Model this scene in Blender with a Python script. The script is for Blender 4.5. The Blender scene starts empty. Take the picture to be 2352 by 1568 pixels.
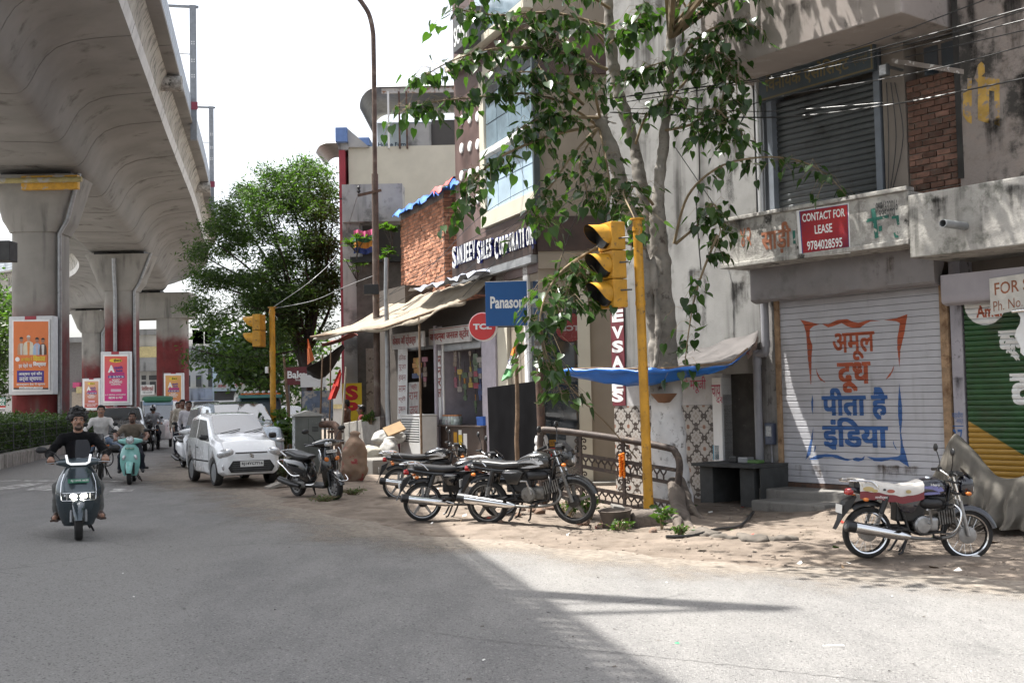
import bpy,bmesh,math,random
import numpy as np
from mathutils import Vector as V,Matrix,Euler
from math import sin,cos,pi,radians as R,sqrt,atan2
random.seed(7);np.random.seed(7)
S=bpy.context.scene;COL=S.collection
FPX,CX,CY,HCAM=2640.0,1176.0,784.0,1.49
PIT,ROL=math.atan(131/2640),R(1.2)
_F=V((0,cos(PIT),sin(PIT)));_R0=V((1,0,0));_U0=V((0,-sin(PIT),cos(PIT)))
_R=_R0*cos(ROL)-_U0*sin(ROL);_U=_R0*sin(ROL)+_U0*cos(ROL)
cam=bpy.data.cameras.new('camera');camo=bpy.data.objects.new('camera',cam);COL.objects.link(camo)
cam.sensor_width=36;cam.lens=36*FPX/2352;cam.clip_end=3000;cam.clip_start=.1
m3=Matrix((_R,_U,-_F)).transposed()
camo.matrix_world=Matrix.Translation((0,0,HCAM))@m3 .to_4x4()
S.camera=camo
SUN=V((-.353,.118,.928)).normalized()
wd=bpy.data.worlds.new('World');S.world=wd;wd.use_nodes=True
nt=wd.node_tree;bg=nt.nodes['Background']
sky=nt.nodes.new('ShaderNodeTexSky');sky.sky_type='NISHITA';sky.sun_disc=False
sky.sun_elevation=math.asin(SUN.z);sky.sun_rotation=atan2(SUN.x,SUN.y)
sky.air_density=1.0;sky.dust_density=4.0;sky.ozone_density=1.0
hs=nt.nodes.new('ShaderNodeHueSaturation');hs.inputs['Saturation'].default_value=.34;hs.inputs['Value'].default_value=1.5
nt.links.new(sky.outputs[0],hs.inputs['Color']);nt.links.new(hs.outputs[0],bg.inputs[0])
bg.inputs[1].default_value=.10
sl=bpy.data.lights.new('sun','SUN');sl.energy=4.6;sl.angle=R(.53);sl.color=(1,.965,.905)
so=bpy.data.objects.new('sun',sl);COL.objects.link(so)
so.rotation_euler=SUN.to_track_quat('Z','Y').to_euler()
S.view_settings.view_transform='Standard';S.view_settings.look='None'
S.view_settings.exposure=1.35;S.view_settings.gamma=1;S.view_settings.use_curve_mapping=False
S.cycles.use_denoising=True;S.cycles.max_bounces=6;S.cycles.diffuse_bounces=3;S.cycles.glossy_bounces=3
S.cycles.transparent_max_bounces=8;S.cycles.transmission_bounces=4;S.cycles.caustics_reflective=False;S.cycles.caustics_refractive=False
S.cycles.use_adaptive_sampling=True;S.cycles.adaptive_threshold=.015
def ray(px,py):
 return(_F*FPX+_R*(px-CX)-_U*(py-CY))
def pt(px,py,d):
 r=ray(px,py);t=d/r.y
 return V((r.x*t,d,HCAM+r.z*t))
def gz(x,y):
 x=min(max(x,-26),12);y=min(max(y,-20),160)
 return-(.03*x+.012*y)
def gp(px,py,dz=0):
 r=ray(px,py);t=10/r.y
 for i in range(60):
  p=r*t;g=gz(p.x,p.y)+dz
  t2=(g-HCAM)/r.z
  t=t+.7*(t2-t)
 p=r*t
 return V((p.x,p.y,gz(p.x,p.y)+dz))
def gxy(x,y,dz=0):return V((x,y,gz(x,y)+dz))
def proj(p):
 q=V(p)-V((0,0,HCAM));z=q.dot(_F)
 return CX+FPX*q.dot(_R)/z,CY-FPX*q.dot(_U)/z
class Wall:
 """vertical plane: X along the wall (to the right as seen from the street), Y into the wall, Z up"""
 def __init__(s,ox,oy,ang):
  a=R(ang);s.u=V((sin(a),-cos(a),0));s.O=V((ox,oy,0));s.y=V((0,0,1)).cross(s.u)
  s.M=Matrix((s.u,s.y,V((0,0,1)))).transposed().to_4x4();s.M.translation=s.O
 def px(s,px,py,out=0):
  r=ray(px,py);o=s.O-s.y*out
  t=(o-V((0,0,HCAM))).dot(s.y)/r.dot(s.y);p=V((0,0,HCAM))+r*t
  return(p-s.O).dot(s.u),p.z
 def w(s,a,z,out=0):return s.O+s.u*a-s.y*out+V((0,0,z))
def tag(o,label=None,cat=None,group=None,kind=None):
 if label:o['label']=label
 if cat:o['category']=cat
 if group:o['group']=group
 if kind:o['kind']=kind
 return o
def empty(name,label=None,cat=None,M=None,group=None,kind=None,parent=None):
 o=bpy.data.objects.new(name,None);COL.objects.link(o);o.empty_display_size=.1
 if M is not None:o.matrix_world=M if isinstance(M,Matrix)else Matrix.Translation(M)
 if parent:o.parent=parent
 return tag(o,label,cat,group,kind)
def link(name,me,parent=None,M=None):
 o=bpy.data.objects.new(name,me);COL.objects.link(o)
 if parent:o.parent=parent
 if M is not None:o.matrix_basis=M
 return o
def dup(root,M,label=None,group=None):
 def cp(o,par):
  c=o.copy();COL.objects.link(c)
  if par:c.parent=par
  for ch in o.children:cp(ch,c)
  return c
 c=cp(root,None);c.matrix_world=M
 if label:c['label']=label
 if group:c['group']=group
 return c
def TR(x=0,y=0,z=0,rx=0,ry=0,rz=0,s=1):
 return Matrix.Translation((x,y,z))@Euler((rx,ry,rz)).to_matrix().to_4x4()@Matrix.Scale(s,4)
def XZ(u,z,y=0):return Matrix(((1,0,0,u),(0,0,-1,y),(0,1,0,z),(0,0,0,1)))
class MB:
 def __init__(s):s.v=[];s.f=[];s.m=[];s.M=None;s.mi=0
 def add(s,vs,fs,mi=None):
  b=len(s.v)
  if s.M is not None:vs=[s.M@V(p)for p in vs]
  s.v+=[tuple(p)for p in vs];s.f+=[tuple(b+i for i in f)for f in fs];s.m+=[s.mi if mi is None else mi]*len(fs)
  return s
 def box(s,x0,x1,y0,y1,z0,z1,mi=None):
  return s.add([(x0,y0,z0),(x1,y0,z0),(x1,y1,z0),(x0,y1,z0),(x0,y0,z1),(x1,y0,z1),(x1,y1,z1),(x0,y1,z1)],[(0,3,2,1),(4,5,6,7),(0,1,5,4),(1,2,6,5),(2,3,7,6),(3,0,4,7)],mi)
 def hexa(s,p,mi=None):
  return s.add(p,[(0,3,2,1),(4,5,6,7),(0,1,5,4),(1,2,6,5),(2,3,7,6),(3,0,4,7)],mi)
 def poly(s,pts,mi=None):return s.add(pts,[tuple(range(len(pts)))],mi)
 def loft(s,rings,cap=True,closed=True,mi=None,wrap=False):
  n=len(rings[0]);vs=[p for r in rings for p in r];fs=[]
  m=len(rings)
  for i in range(m if wrap else m-1):
   for j in range(n if closed else n-1):
    a,b=i*n+j,i*n+(j+1)%n;c,d=((i+1)%m)*n+(j+1)%n,((i+1)%m)*n+j
    fs.append((a,b,c,d))
  if cap and not wrap:fs.append(tuple(range(n-1,-1,-1)));fs.append(tuple((m-1)*n+j for j in range(n)))
  return s.add(vs,fs,mi)
 def tube(s,pts,r,n=8,cap=True,mi=None,wrap=False):
  pts=[V(p)for p in pts];k=len(pts);rs=r if isinstance(r,(list,tuple))else[r]*k
  rings=[];up=None
  for i,p in enumerate(pts):
   a=pts[i-1]if(i>0 or wrap)else p;b=pts[(i+1)%k]if(i<k-1 or wrap)else p
   t=(b-a).normalized()
   if up is None:
    up=t.orthogonal().normalized()
   up=(up-t*up.dot(t));up=up.normalized()if up.length>1e-6 else t.orthogonal().normalized()
   q=t.cross(up)
   rings.append([p+(up*cos(2*pi*j/n)+q*sin(2*pi*j/n))*rs[i]for j in range(n)])
  return s.loft(rings,cap,True,mi,wrap)
 def cyl(s,a,b,r,r2=None,n=12,mi=None):return s.tube([a,b],[r,r if r2 is None else r2],n,True,mi)
 def lathe(s,prof,M=None,n=20,mi=None,cap=False):
  """profile (r, h) about Z"""
  rings=[[(r*cos(2*pi*j/n),r*sin(2*pi*j/n),h)for j in range(n)]for r,h in prof]
  if M is not None:rings=[[M@V(p)for p in r]for r in rings]
  return s.loft(rings,cap,True,mi)
 def torus(s,M,Rr,r,n=24,k=8,mi=None,sy=1.0):
  rings=[]
  for i in range(n):
   a=2*pi*i/n
   rings.append([M@V(((Rr+r*cos(2*pi*j/k))*cos(a),(Rr+r*cos(2*pi*j/k))*sin(a),r*sy*sin(2*pi*j/k)))for j in range(k)])
  return s.loft(rings,False,True,mi,True)
 def prism(s,out,M,h,mi=None):
  """2D outline extruded 0..h along local Z of M"""
  return s.loft([[M@V((x,y,0))for x,y in out],[M@V((x,y,h))for x,y in out]],True,True,mi)
 def ell(s,c,r,n=12,k=8,mi=None,Mr=None):
  c=V(c);rings=[]
  for i in range(1,k):
   a=pi*i/k;rings.append([V((r[0]*sin(a)*cos(2*pi*j/n),r[1]*sin(a)*sin(2*pi*j/n),r[2]*cos(a)))for j in range(n)])
  if Mr is not None:rings=[[Mr@p for p in q]for q in rings]
  return s.loft([[c+p for p in q]for q in rings],True,True,mi)
 def mesh(s,name,mats,smooth=None,bevel=0,seg=2,recalc=True,sub=0):
  me=bpy.data.meshes.new(name);me.from_pydata(s.v,[],s.f)
  for m in(mats if isinstance(mats,(list,tuple))else[mats]):me.materials.append(m)
  me.polygons.foreach_set('material_index',s.m)
  if recalc or bevel or sub:
   bm=bmesh.new();bm.from_mesh(me)
   if recalc:bmesh.ops.recalc_face_normals(bm,faces=bm.faces)
   if bevel:bmesh.ops.bevel(bm,geom=[e for e in bm.edges if e.is_manifold and e.calc_face_angle(0)>.5],offset=bevel,segments=seg,affect='EDGES',profile=.6,clamp_overlap=True)
   bm.to_mesh(me);bm.free()
  if smooth is not None:
   me.polygons.foreach_set('use_smooth',[True]*len(me.polygons));me.set_sharp_from_angle(angle=R(smooth))
  me.update();return me
 def build(s,name,mats,parent=None,smooth=None,bevel=0,label=None,kind=None,seg=2,recalc=True,M=None):
  o=link(name,s.mesh(name,mats,smooth,bevel,seg,recalc),parent,M)
  return tag(o,label,None,None,kind)
def ring(cx,cy,cz,w,h,n=16,p=2.5,ax='x',top=None,bot=None):
 """superellipse ring across axis ax"""
 o=[]
 for j in range(n):
  a=2*pi*j/n;c,s_=cos(a),sin(a)
  u=abs(c)**(2/p)*(1 if c>=0 else-1)*w/2;v=abs(s_)**(2/p)*(1 if s_>=0 else-1)*h/2
  o.append((cx,cy+u,cz+v)if ax=='x' else((cx+u,cy,cz+v)if ax=='y' else(cx+u,cy+v,cz)))
 return o
def spline(pts,n=8):
 P=[V(p)for p in pts];out=[]
 for i in range(len(P)-1):
  a,b,c,d=P[max(i-1,0)],P[i],P[i+1],P[min(i+2,len(P)-1)]
  for k in range(n):
   t=k/n;out.append(.5*((2*b)+(c-a)*t+(2*a-5*b+4*c-d)*t*t+(3*b-a-3*c+d)*t**3))
 out.append(P[-1]);return out
def bx(name,mats,parent,x0,x1,y0,y1,z0,z1,bevel=0,**k):
 return MB().box(x0,x1,y0,y1,z0,z1).build(name,mats,parent,bevel=bevel,**k)
_TC={}
def text_mesh(body,size=1,off=0.0,ext=0.0,kern=None,space=1.0):
 key=(body,off,ext,space)
 if key not in _TC:
  c=bpy.data.curves.new('t','FONT');c.body=body.replace('^','');c.size=1;c.offset=off;c.extrude=ext;c.resolution_u=3
  c.space_character=space
  if '^' in body:
   k=0
   for i,ch in enumerate(body):
    if ch=='^':c.body_format[k-1].kerning=-22
    else:k+=1
  o=bpy.data.objects.new('t',c);COL.objects.link(o);dg=bpy.context.evaluated_depsgraph_get()
  me=bpy.data.meshes.new_from_object(o.evaluated_get(dg));bpy.data.objects.remove(o);bpy.data.curves.remove(c)
  n=len(me.vertices);co=np.empty(n*3,'f');me.vertices.foreach_get('co',co);co=co.reshape(-1,3)
  par=list(range(n))
  def fd(a):
   while par[a]!=a:par[a]=par[par[a]];a=par[a]
   return a
  for e in me.edges:
   a,b=fd(e.vertices[0]),fd(e.vertices[1])
   if a!=b:par[a]=b
  ids={}
  isl=np.array([ids.setdefault(fd(i),len(ids))for i in range(n)])if n else np.zeros(0,int)
  _TC[key]=(co,[tuple(p.vertices)for p in me.polygons],isl);bpy.data.meshes.remove(me)
 return _TC[key]
def text(body,M,w,h,mat,parent,off=.02,ext=0.0,name='lettering',fn=None,dz=.0006,space=1.0,label=None):
 """text fitted to a w x h box whose lower left corner is the origin of M (XY plane, facing +Z)"""
 fat=off if(any(ord(ch)>2000 for ch in body)and off>.012)else 0
 co,fs,isl=text_mesh(body,1,0 if fat else off,ext/max(h,1e-6)if ext else 0,None,space)
 if fat and len(co):
  n0=len(co);sh=[(-1,-.7),(1,-.7),(-1,.7),(1,.7),(0,0)];k=fat*1.15;co=np.concatenate([co+np.array([dx*k,dy*k,0])for dx,dy in sh]);isl=np.concatenate([isl%3+3*i for i in range(5)]);fs=[tuple(v+n0*i for v in f)for i in range(5)for f in fs]
 if not len(co):return None
 mn,mx=co.min(0),co.max(0);c=co.copy()
 c[:,0]=(co[:,0]-mn[0])/(mx[0]-mn[0])*w;c[:,1]=(co[:,1]-mn[1])/(mx[1]-mn[1])*h
 c[:,2]=isl*dz*.5 if fat else(co[:,2]*(ext/max(abs(mx[2]),1e-9))if ext else 0)+(isl%3)*dz
 vs=[V(p)for p in c]
 if fn:vs=[V(fn(p))for p in vs]
 me=bpy.data.meshes.new(name);me.from_pydata([tuple(M@p)for p in vs],[],fs);me.materials.append(mat);me.update()
 o=link(name,me,parent);
 if label:o['label']=label
 return o
class SDF:
 def __init__(s):s.p=[]
 def cap(s,a,b,ra,rb=None,mi=0,k=.03):s.p.append(('c',V(a),V(b),ra,ra if rb is None else rb,mi,k));return s
 def ell(s,c,r,mi=0,k=.03,rot=None):s.p.append(('e',V(c),V(r),rot,None,mi,k));return s
 def box(s,c,r,rd,mi=0,k=.03,rot=None):s.p.append(('b',V(c),V(r),rot,rd,mi,k));return s
 @staticmethod
 def dist(q,P):
  if q[0]=='c':
   a,b=np.array(q[1]),np.array(q[2]);ba=b-a;t=np.clip(((P-a)@ba)/max(ba@ba,1e-9),0,1)
   return np.linalg.norm(P-a-t[:,None]*ba,axis=1)-(q[3]+(q[4]-q[3])*t)
  L=P-np.array(q[1])
  if q[3]is not None:L=L@np.array(q[3])
  r=np.array(q[2])
  if q[0]=='e':
   k0=np.linalg.norm(L/r,axis=1);k1=np.linalg.norm(L/(r*r),axis=1)
   return k0*(k0-1)/np.maximum(k1,1e-9)
  d=np.abs(L)-(r-q[4])
  return np.linalg.norm(np.maximum(d,0),axis=1)+np.minimum(d.max(1),0)-q[4]
 def bb(s,q):
  if q[0]=='c':
   a,b=np.array(q[1]),np.array(q[2]);r=max(q[3],q[4]);return np.minimum(a,b)-r,np.maximum(a,b)+r
  r=np.array(q[2]);r=np.full(3,np.linalg.norm(r))if q[3]is not None else r
  return np.array(q[1])-r,np.array(q[1])+r
 def build(s,name,mats,h,parent=None,noise=None,smooth_it=1,pri=None):
  bbs=[s.bb(q)for q in s.p];lo=np.min([b[0]for b in bbs],0)-3*h;hi=np.max([b[1]for b in bbs],0)+3*h
  n=np.ceil((hi-lo)/h).astype(int)+1
  F=np.full(n,1e3,'f');ax=[lo[i]+h*np.arange(n[i])for i in range(3)]
  for q,(b0,b1)in zip(s.p,bbs):
   pad=q[6]+3*h
   i0=np.maximum(np.floor((b0-pad-lo)/h).astype(int),0);i1=np.minimum(np.ceil((b1+pad-lo)/h).astype(int)+1,n)
   g=np.stack(np.meshgrid(*[ax[i][i0[i]:i1[i]]for i in range(3)],indexing='ij'),-1);sh=g.shape[:3]
   d=s.dist(q,g.reshape(-1,3)).reshape(sh).astype('f')
   sl_=tuple(slice(i0[i],i1[i])for i in range(3));A=F[sl_];k=q[6]
   if k>0:
    e=np.maximum(k-np.abs(A-d),0)/k;F[sl_]=np.minimum(A,d)-e*e*k*.25
   else:F[sl_]=np.minimum(A,d)
  if noise:
   for am,fr,*zl in noise:
    ph=np.random.rand(9)*6.28
    X,Y,Z=np.meshgrid(*ax,indexing='ij',sparse=True)
    F+=(am*(np.sin(fr*X+ph[0]+1.7*np.sin(fr*.7*Y+ph[1]))*np.sin(fr*Y+ph[2]+1.3*np.sin(fr*.8*Z+ph[3]))+.6*np.sin(fr*1.3*Z+ph[4]+np.sin(fr*X+ph[5])))*(np.clip((zl[0]-Z)/.05,0,1)if zl else 1)).astype('f')
  s_=F<0;c=s_[:-1,:-1,:-1];al=c.copy();an=c.copy();corners=[]
  for dx in(0,1):
   for dy in(0,1):
    for dz in(0,1):
     q=s_[dx:n[0]-1+dx,dy:n[1]-1+dy,dz:n[2]-1+dz];al=al&q;an=an|q
  act=an&~al;idx=np.argwhere(act);vid=np.full(act.shape,-1,'i');vid[act]=np.arange(len(idx))
  cn=[(dx,dy,dz)for dx in(0,1)for dy in(0,1)for dz in(0,1)]
  val=np.stack([F[idx[:,0]+a,idx[:,1]+b,idx[:,2]+c_]for a,b,c_ in cn],1)
  acc=np.zeros((len(idx),3));cnt=np.zeros(len(idx))
  for i in range(8):
   for j in range(i+1,8):
    if sum(abs(cn[i][t]-cn[j][t])for t in range(3))!=1:continue
    a,b=val[:,i],val[:,j];mk=(a<0)!=(b<0);t=np.where(mk,a/np.where(a-b==0,1,a-b),0)
    acc+=mk[:,None]*(np.array(cn[i])+t[:,None]*(np.array(cn[j])-np.array(cn[i])));cnt+=mk
  P=lo+h*(idx+acc/np.maximum(cnt,1)[:,None]);faces=[]
  for a in range(3):
   b,c_=(a+1)%3,(a+2)%3
   sh=[slice(None)]*3;s2=[slice(None)]*3;sh[a]=slice(0,-1);s2[a]=slice(1,None)
   ch=s_[tuple(sh)]!=s_[tuple(s2)];e=np.argwhere(ch);e=e[(e[:,b]>0)&(e[:,c_]>0)&(e[:,b]<n[b]-1)&(e[:,c_]<n[c_]-1)]
   ins=s_[e[:,0],e[:,1],e[:,2]]
   def vi(db,dc):
    k=e.copy();k[:,b]+=db;k[:,c_]+=dc;return vid[k[:,0],k[:,1],k[:,2]]
   q=np.stack([vi(-1,-1),vi(0,-1),vi(0,0),vi(-1,0)],1);q[~ins]=q[~ins][:,::-1];faces.append(q)
  fc=np.concatenate(faces);D=np.stack([s.dist(q,P)for q in s.p],1);mi=np.array([q[5]for q in s.p])[D.argmin(1)]
  me=bpy.data.meshes.new(name);me.vertices.add(len(P));me.vertices.foreach_set('co',P.astype('f').ravel())
  me.loops.add(len(fc)*4);me.polygons.add(len(fc));me.loops.foreach_set('vertex_index',fc.ravel().astype('i'))
  me.polygons.foreach_set('loop_start',np.arange(0,len(fc)*4,4,dtype='i'))
  for m in mats:me.materials.append(m)
  me.polygons.foreach_set('material_index',np.median(mi[fc],1).astype('i'));me.polygons.foreach_set('use_smooth',[True]*len(fc))
  me.update(calc_edges=True);me.validate()
  return link(name,me,parent)
def flatten(e):
 p=e.parent
 for ch in list(e.children):
  ch.matrix_basis=e.matrix_basis@ch.matrix_basis;ch.parent=p
 bpy.data.objects.remove(e)
_MC={}
def NN(nt,t,**k):
 n=nt.nodes.new(t)
 for a,b in k.items():setattr(n,a,b)
 return n
def mixc(nt,fac,a,b,bt='MIX'):
 n=NN(nt,'ShaderNodeMix',data_type='RGBA',blend_type=bt)
 for i,s in((0,fac),(6,a),(7,b)):
  if isinstance(s,bpy.types.NodeSocket):nt.links.new(s,n.inputs[i])
  else:n.inputs[i].default_value=s if i==0 else(*s,1)[:4]
 return n.outputs[2]
def ramp(nt,f,lo,hi):
 n=NN(nt,'ShaderNodeMapRange');nt.links.new(f,n.inputs[0]);n.inputs[1].default_value=lo;n.inputs[2].default_value=hi
 n.interpolation_type='SMOOTHSTEP';return n.outputs[0]
def mth(nt,op,a,b=None):
 n=NN(nt,'ShaderNodeMath',operation=op)
 for i,s in enumerate((a,b)):
  if s is None:continue
  if isinstance(s,bpy.types.NodeSocket):nt.links.new(s,n.inputs[i])
  else:n.inputs[i].default_value=s
 return n.outputs[0]
def noise(nt,vec,sc,det=4,rough=.6,scale=None):
 if scale:
  mp=NN(nt,'ShaderNodeMapping');mp.inputs['Scale'].default_value=scale;nt.links.new(vec,mp.inputs[0]);vec=mp.outputs[0]
 n=NN(nt,'ShaderNodeTexNoise');n.inputs['Scale'].default_value=sc;n.inputs['Detail'].default_value=det;n.inputs['Roughness'].default_value=rough
 nt.links.new(vec,n.inputs['Vector']);return n.outputs[0]
def mat(name,col,rough=.6,metal=0,var=.12,sc=6,bump=0,bsc=None,dirt=None,streak=None,coat=0,emis=None,rnd=0,spec=.5,fade=None,trans=0,alpha=None,sheen=0,peel=None,obj=False):
 """weathered paint/plaster/metal: var = tone variation, dirt = (colour, lo, hi, scale), streak = the same in vertical runs, fade = (colour, z0, z1)"""
 if name in _MC:return _MC[name]
 m=bpy.data.materials.new(name);m.use_nodes=True;nt=m.node_tree;b=nt.nodes['Principled BSDF']
 g=NN(nt,'ShaderNodeNewGeometry');pos=g.outputs['Position']
 if obj:pos=NN(nt,'ShaderNodeTexCoord').outputs['Object']
 c=(*col,1)
 lo=tuple(x*(1-var)for x in col);hi=tuple(min(1,x*(1+var))for x in col)
 out=mixc(nt,ramp(nt,noise(nt,pos,sc,5),.3,.7),lo,hi)
 if rnd:
  oi=NN(nt,'ShaderNodeObjectInfo');v=NN(nt,'ShaderNodeMapRange');nt.links.new(oi.outputs['Random'],v.inputs[0]);v.inputs[3].default_value=1-rnd;v.inputs[4].default_value=1+rnd
  h=NN(nt,'ShaderNodeHueSaturation');nt.links.new(v.outputs[0],h.inputs['Value']);nt.links.new(out,h.inputs['Color']);out=h.outputs[0]
 if fade:
  sx=NN(nt,'ShaderNodeSeparateXYZ');nt.links.new(g.outputs['Position'],sx.inputs[0])
  z=mth(nt,'ADD',sx.outputs[2],mth(nt,'MULTIPLY',noise(nt,pos,.9,3),1.6))
  out=mixc(nt,ramp(nt,z,fade[1],fade[2]),mixc(nt,ramp(nt,noise(nt,pos,2,5),.35,.7),fade[0],tuple(x*.75 for x in fade[0])),out)
 if peel:out=mixc(nt,ramp(nt,noise(nt,pos,peel[3],8,.68),peel[1],peel[2]),out,peel[0])
 if dirt:out=mixc(nt,ramp(nt,noise(nt,pos,dirt[3],7,.65),dirt[1],dirt[2]),out,dirt[0])
 if streak:out=mixc(nt,mth(nt,'MULTIPLY',ramp(nt,noise(nt,pos,streak[3],5,.6,(1,1,.06)),streak[1],streak[2]),ramp(nt,noise(nt,pos,streak[3]*.35,3),.35,.65)),out,streak[0])
 nt.links.new(out,b.inputs['Base Color'])
 rr=mth(nt,'ADD',mth(nt,'MULTIPLY',noise(nt,pos,sc*2,4),.25),rough-.125);nt.links.new(rr,b.inputs['Roughness'])
 b.inputs['Metallic'].default_value=metal;b.inputs['Coat Weight'].default_value=coat;b.inputs['Coat Roughness'].default_value=.06
 b.inputs['Specular IOR Level'].default_value=spec
 if bump:
  bp=NN(nt,'ShaderNodeBump');bp.inputs['Strength'].default_value=1;bp.inputs['Distance'].default_value=bump
  nt.links.new(noise(nt,pos,bsc or sc*4,6,.65),bp.inputs['Height']);nt.links.new(bp.outputs[0],b.inputs['Normal'])
 if emis:b.inputs['Emission Color'].default_value=(*emis[0],1);b.inputs['Emission Strength'].default_value=emis[1]
 if trans:b.inputs['Transmission Weight'].default_value=trans;b.inputs['IOR'].default_value=1.45
 if alpha is not None:b.inputs['Alpha'].default_value=alpha
 if sheen:b.inputs['Sheen Weight'].default_value=sheen
 _MC[name]=m;return m
def leafmat(name,col,tl=.35,rough=.45,rnd=.3):
 if name in _MC:return _MC[name]
 m=bpy.data.materials.new(name);m.use_nodes=True;nt=m.node_tree;b=nt.nodes['Principled BSDF'];o=nt.nodes['Material Output']
 g=NN(nt,'ShaderNodeNewGeometry');oi=NN(nt,'ShaderNodeObjectInfo')
 r=mth(nt,'FRACT',mth(nt,'ADD',g.outputs['Random Per Island'],oi.outputs['Random']))
 c=mixc(nt,r,tuple(x*(1-rnd)for x in col),(col[0]*(1+rnd)*1.15,col[1]*(1+rnd),col[2]*(1+rnd)*.8))
 nt.links.new(c,b.inputs['Base Color']);b.inputs['Roughness'].default_value=rough
 t=NN(nt,'ShaderNodeBsdfTranslucent');c2=mixc(nt,1.0,c,(1.6,2.1,.5),'MULTIPLY');nt.links.new(c2,t.inputs[0])
 mx=NN(nt,'ShaderNodeMixShader');mx.inputs[0].default_value=tl
 nt.links.new(b.outputs[0],mx.inputs[1]);nt.links.new(t.outputs[0],mx.inputs[2]);nt.links.new(mx.outputs[0],o.inputs[0])
 _MC[name]=m;return m
def glass(name,col=(.03,.04,.05),rough=.04,alpha=1):
 return mat(name,col,rough,0,.2,1.5,spec=.9,alpha=alpha,coat=.6)
def asphalt():
 m=bpy.data.materials.new('asphalt');m.use_nodes=True;nt=m.node_tree;b=nt.nodes['Principled BSDF']
 pos=NN(nt,'ShaderNodeNewGeometry').outputs['Position']
 agg=noise(nt,pos,70,3,.7);mid=noise(nt,pos,2.2,6,.65,(1,.35,1));big=noise(nt,pos,.22,4,.55,(1,.3,1))
 v1=NN(nt,'ShaderNodeTexVoronoi');v1 .inputs['Scale'].default_value=105;nt.links.new(pos,v1 .inputs['Vector'])
 v2=NN(nt,'ShaderNodeTexVoronoi');v2 .inputs['Scale'].default_value=48;nt.links.new(pos,v2 .inputs['Vector'])
 sp1=NN(nt,'ShaderNodeSeparateColor');nt.links.new(v1 .outputs['Color'],sp1 .inputs[0]);sp2=NN(nt,'ShaderNodeSeparateColor');nt.links.new(v2 .outputs['Color'],sp2 .inputs[0])
 c=mixc(nt,ramp(nt,mid,.3,.7),(.175,.171,.167),(.235,.229,.221))
 c=mixc(nt,mth(nt,'MULTIPLY',ramp(nt,big,.45,.60),.7),c,(.27,.26,.245))
 c=mixc(nt,mth(nt,'MULTIPLY',ramp(nt,sp1 .outputs[0],.6,.95),.45),c,(.32,.31,.295))
 c=mixc(nt,mth(nt,'MULTIPLY',ramp(nt,sp1 .outputs[1],.66,.92),.5),c,(.10,.098,.096))
 c=mixc(nt,mth(nt,'MULTIPLY',mth(nt,'MULTIPLY',ramp(nt,sp2 .outputs[0],.88,.93),ramp(nt,v2 .outputs['Distance'],.45,.3)),.55),c,(.40,.385,.36))
 c=mixc(nt,mth(nt,'MULTIPLY',mth(nt,'MULTIPLY',ramp(nt,sp2 .outputs[1],.86,.92),ramp(nt,v2 .outputs['Distance'],.45,.3)),.8),c,(.05,.048,.047))
 vc=NN(nt,'ShaderNodeTexVoronoi',feature='DISTANCE_TO_EDGE');vc.inputs['Scale'].default_value=.35
 wv=NN(nt,'ShaderNodeVectorMath',operation='ADD');nz=NN(nt,'ShaderNodeTexNoise');nz.inputs['Scale'].default_value=1.3;nz.inputs['Detail'].default_value=5;nt.links.new(pos,nz.inputs['Vector'])
 nt.links.new(pos,wv.inputs[0]);nt.links.new(nz.outputs['Color'],wv.inputs[1]);nt.links.new(wv.outputs[0],vc.inputs['Vector'])
 cr=mth(nt,'MULTIPLY',ramp(nt,vc.outputs[0],.012,.003),ramp(nt,noise(nt,pos,.3,2),.5,.62))
 c=mixc(nt,mth(nt,'MULTIPLY',cr,.35),c,(.06,.06,.06))
 nt.links.new(c,b.inputs['Base Color']);b.inputs['Roughness'].default_value=.82;b.inputs['Specular IOR Level'].default_value=.3
 bp=NN(nt,'ShaderNodeBump');bp.inputs['Distance'].default_value=.010;nt.links.new(v1 .outputs['Distance'],bp.inputs['Height'])
 b2=NN(nt,'ShaderNodeBump');b2 .inputs['Distance'].default_value=.03;nt.links.new(mid,b2 .inputs['Height']);nt.links.new(bp.outputs[0],b2 .inputs['Normal']);nt.links.new(b2 .outputs[0],b.inputs['Normal'])
 return m
BLK=(.012,.012,.013)
m_asph=asphalt()
m_dirt=mat('dirt',(.20,.165,.135),.95,var=.22,sc=3,bump=.02,bsc=40,dirt=((.125,.10,.08),.5,.68,3.5),spec=.15)
m_conc=mat('concrete',(.19,.18,.165),.85,var=.12,sc=.7,bump=.004,bsc=30,dirt=((.13,.122,.112),.56,.74,1.4),streak=((.10,.095,.09),.56,.72,2.2),spec=.3)
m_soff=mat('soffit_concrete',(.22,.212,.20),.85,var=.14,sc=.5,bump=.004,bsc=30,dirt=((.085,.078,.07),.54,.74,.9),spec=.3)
m_edge=mat('lit_edge_concrete',(.5,.49,.47),.85,var=.1,sc=1.5,streak=((.17,.16,.15),.55,.75,3),spec=.3)  # deck edge coloured paler than the soffit, skylight on it painted in
m_pier=mat('pier_concrete',(.26,.246,.222),.85,var=.12,sc=.8,streak=((.10,.095,.088),.5,.7,1.8),fade=((.13,.022,.022),2.6,4.0),bump=.003,spec=.3)
m_plaster=mat('grey_plaster',(.27,.268,.26),.9,var=.14,sc=1.2,dirt=((.13,.125,.115),.54,.72,1.6),streak=((.06,.058,.055),.44,.60,2.2),bump=.004,bsc=40,spec=.2)
m_mould=mat('mouldy_plaster',(.43,.415,.385),.9,var=.2,sc=2.2,peel=((.30,.285,.265),.46,.56,7),dirt=((.06,.058,.053),.57,.66,3.2),streak=((.085,.08,.075),.5,.68,5),bump=.01,bsc=24,spec=.2)
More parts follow.
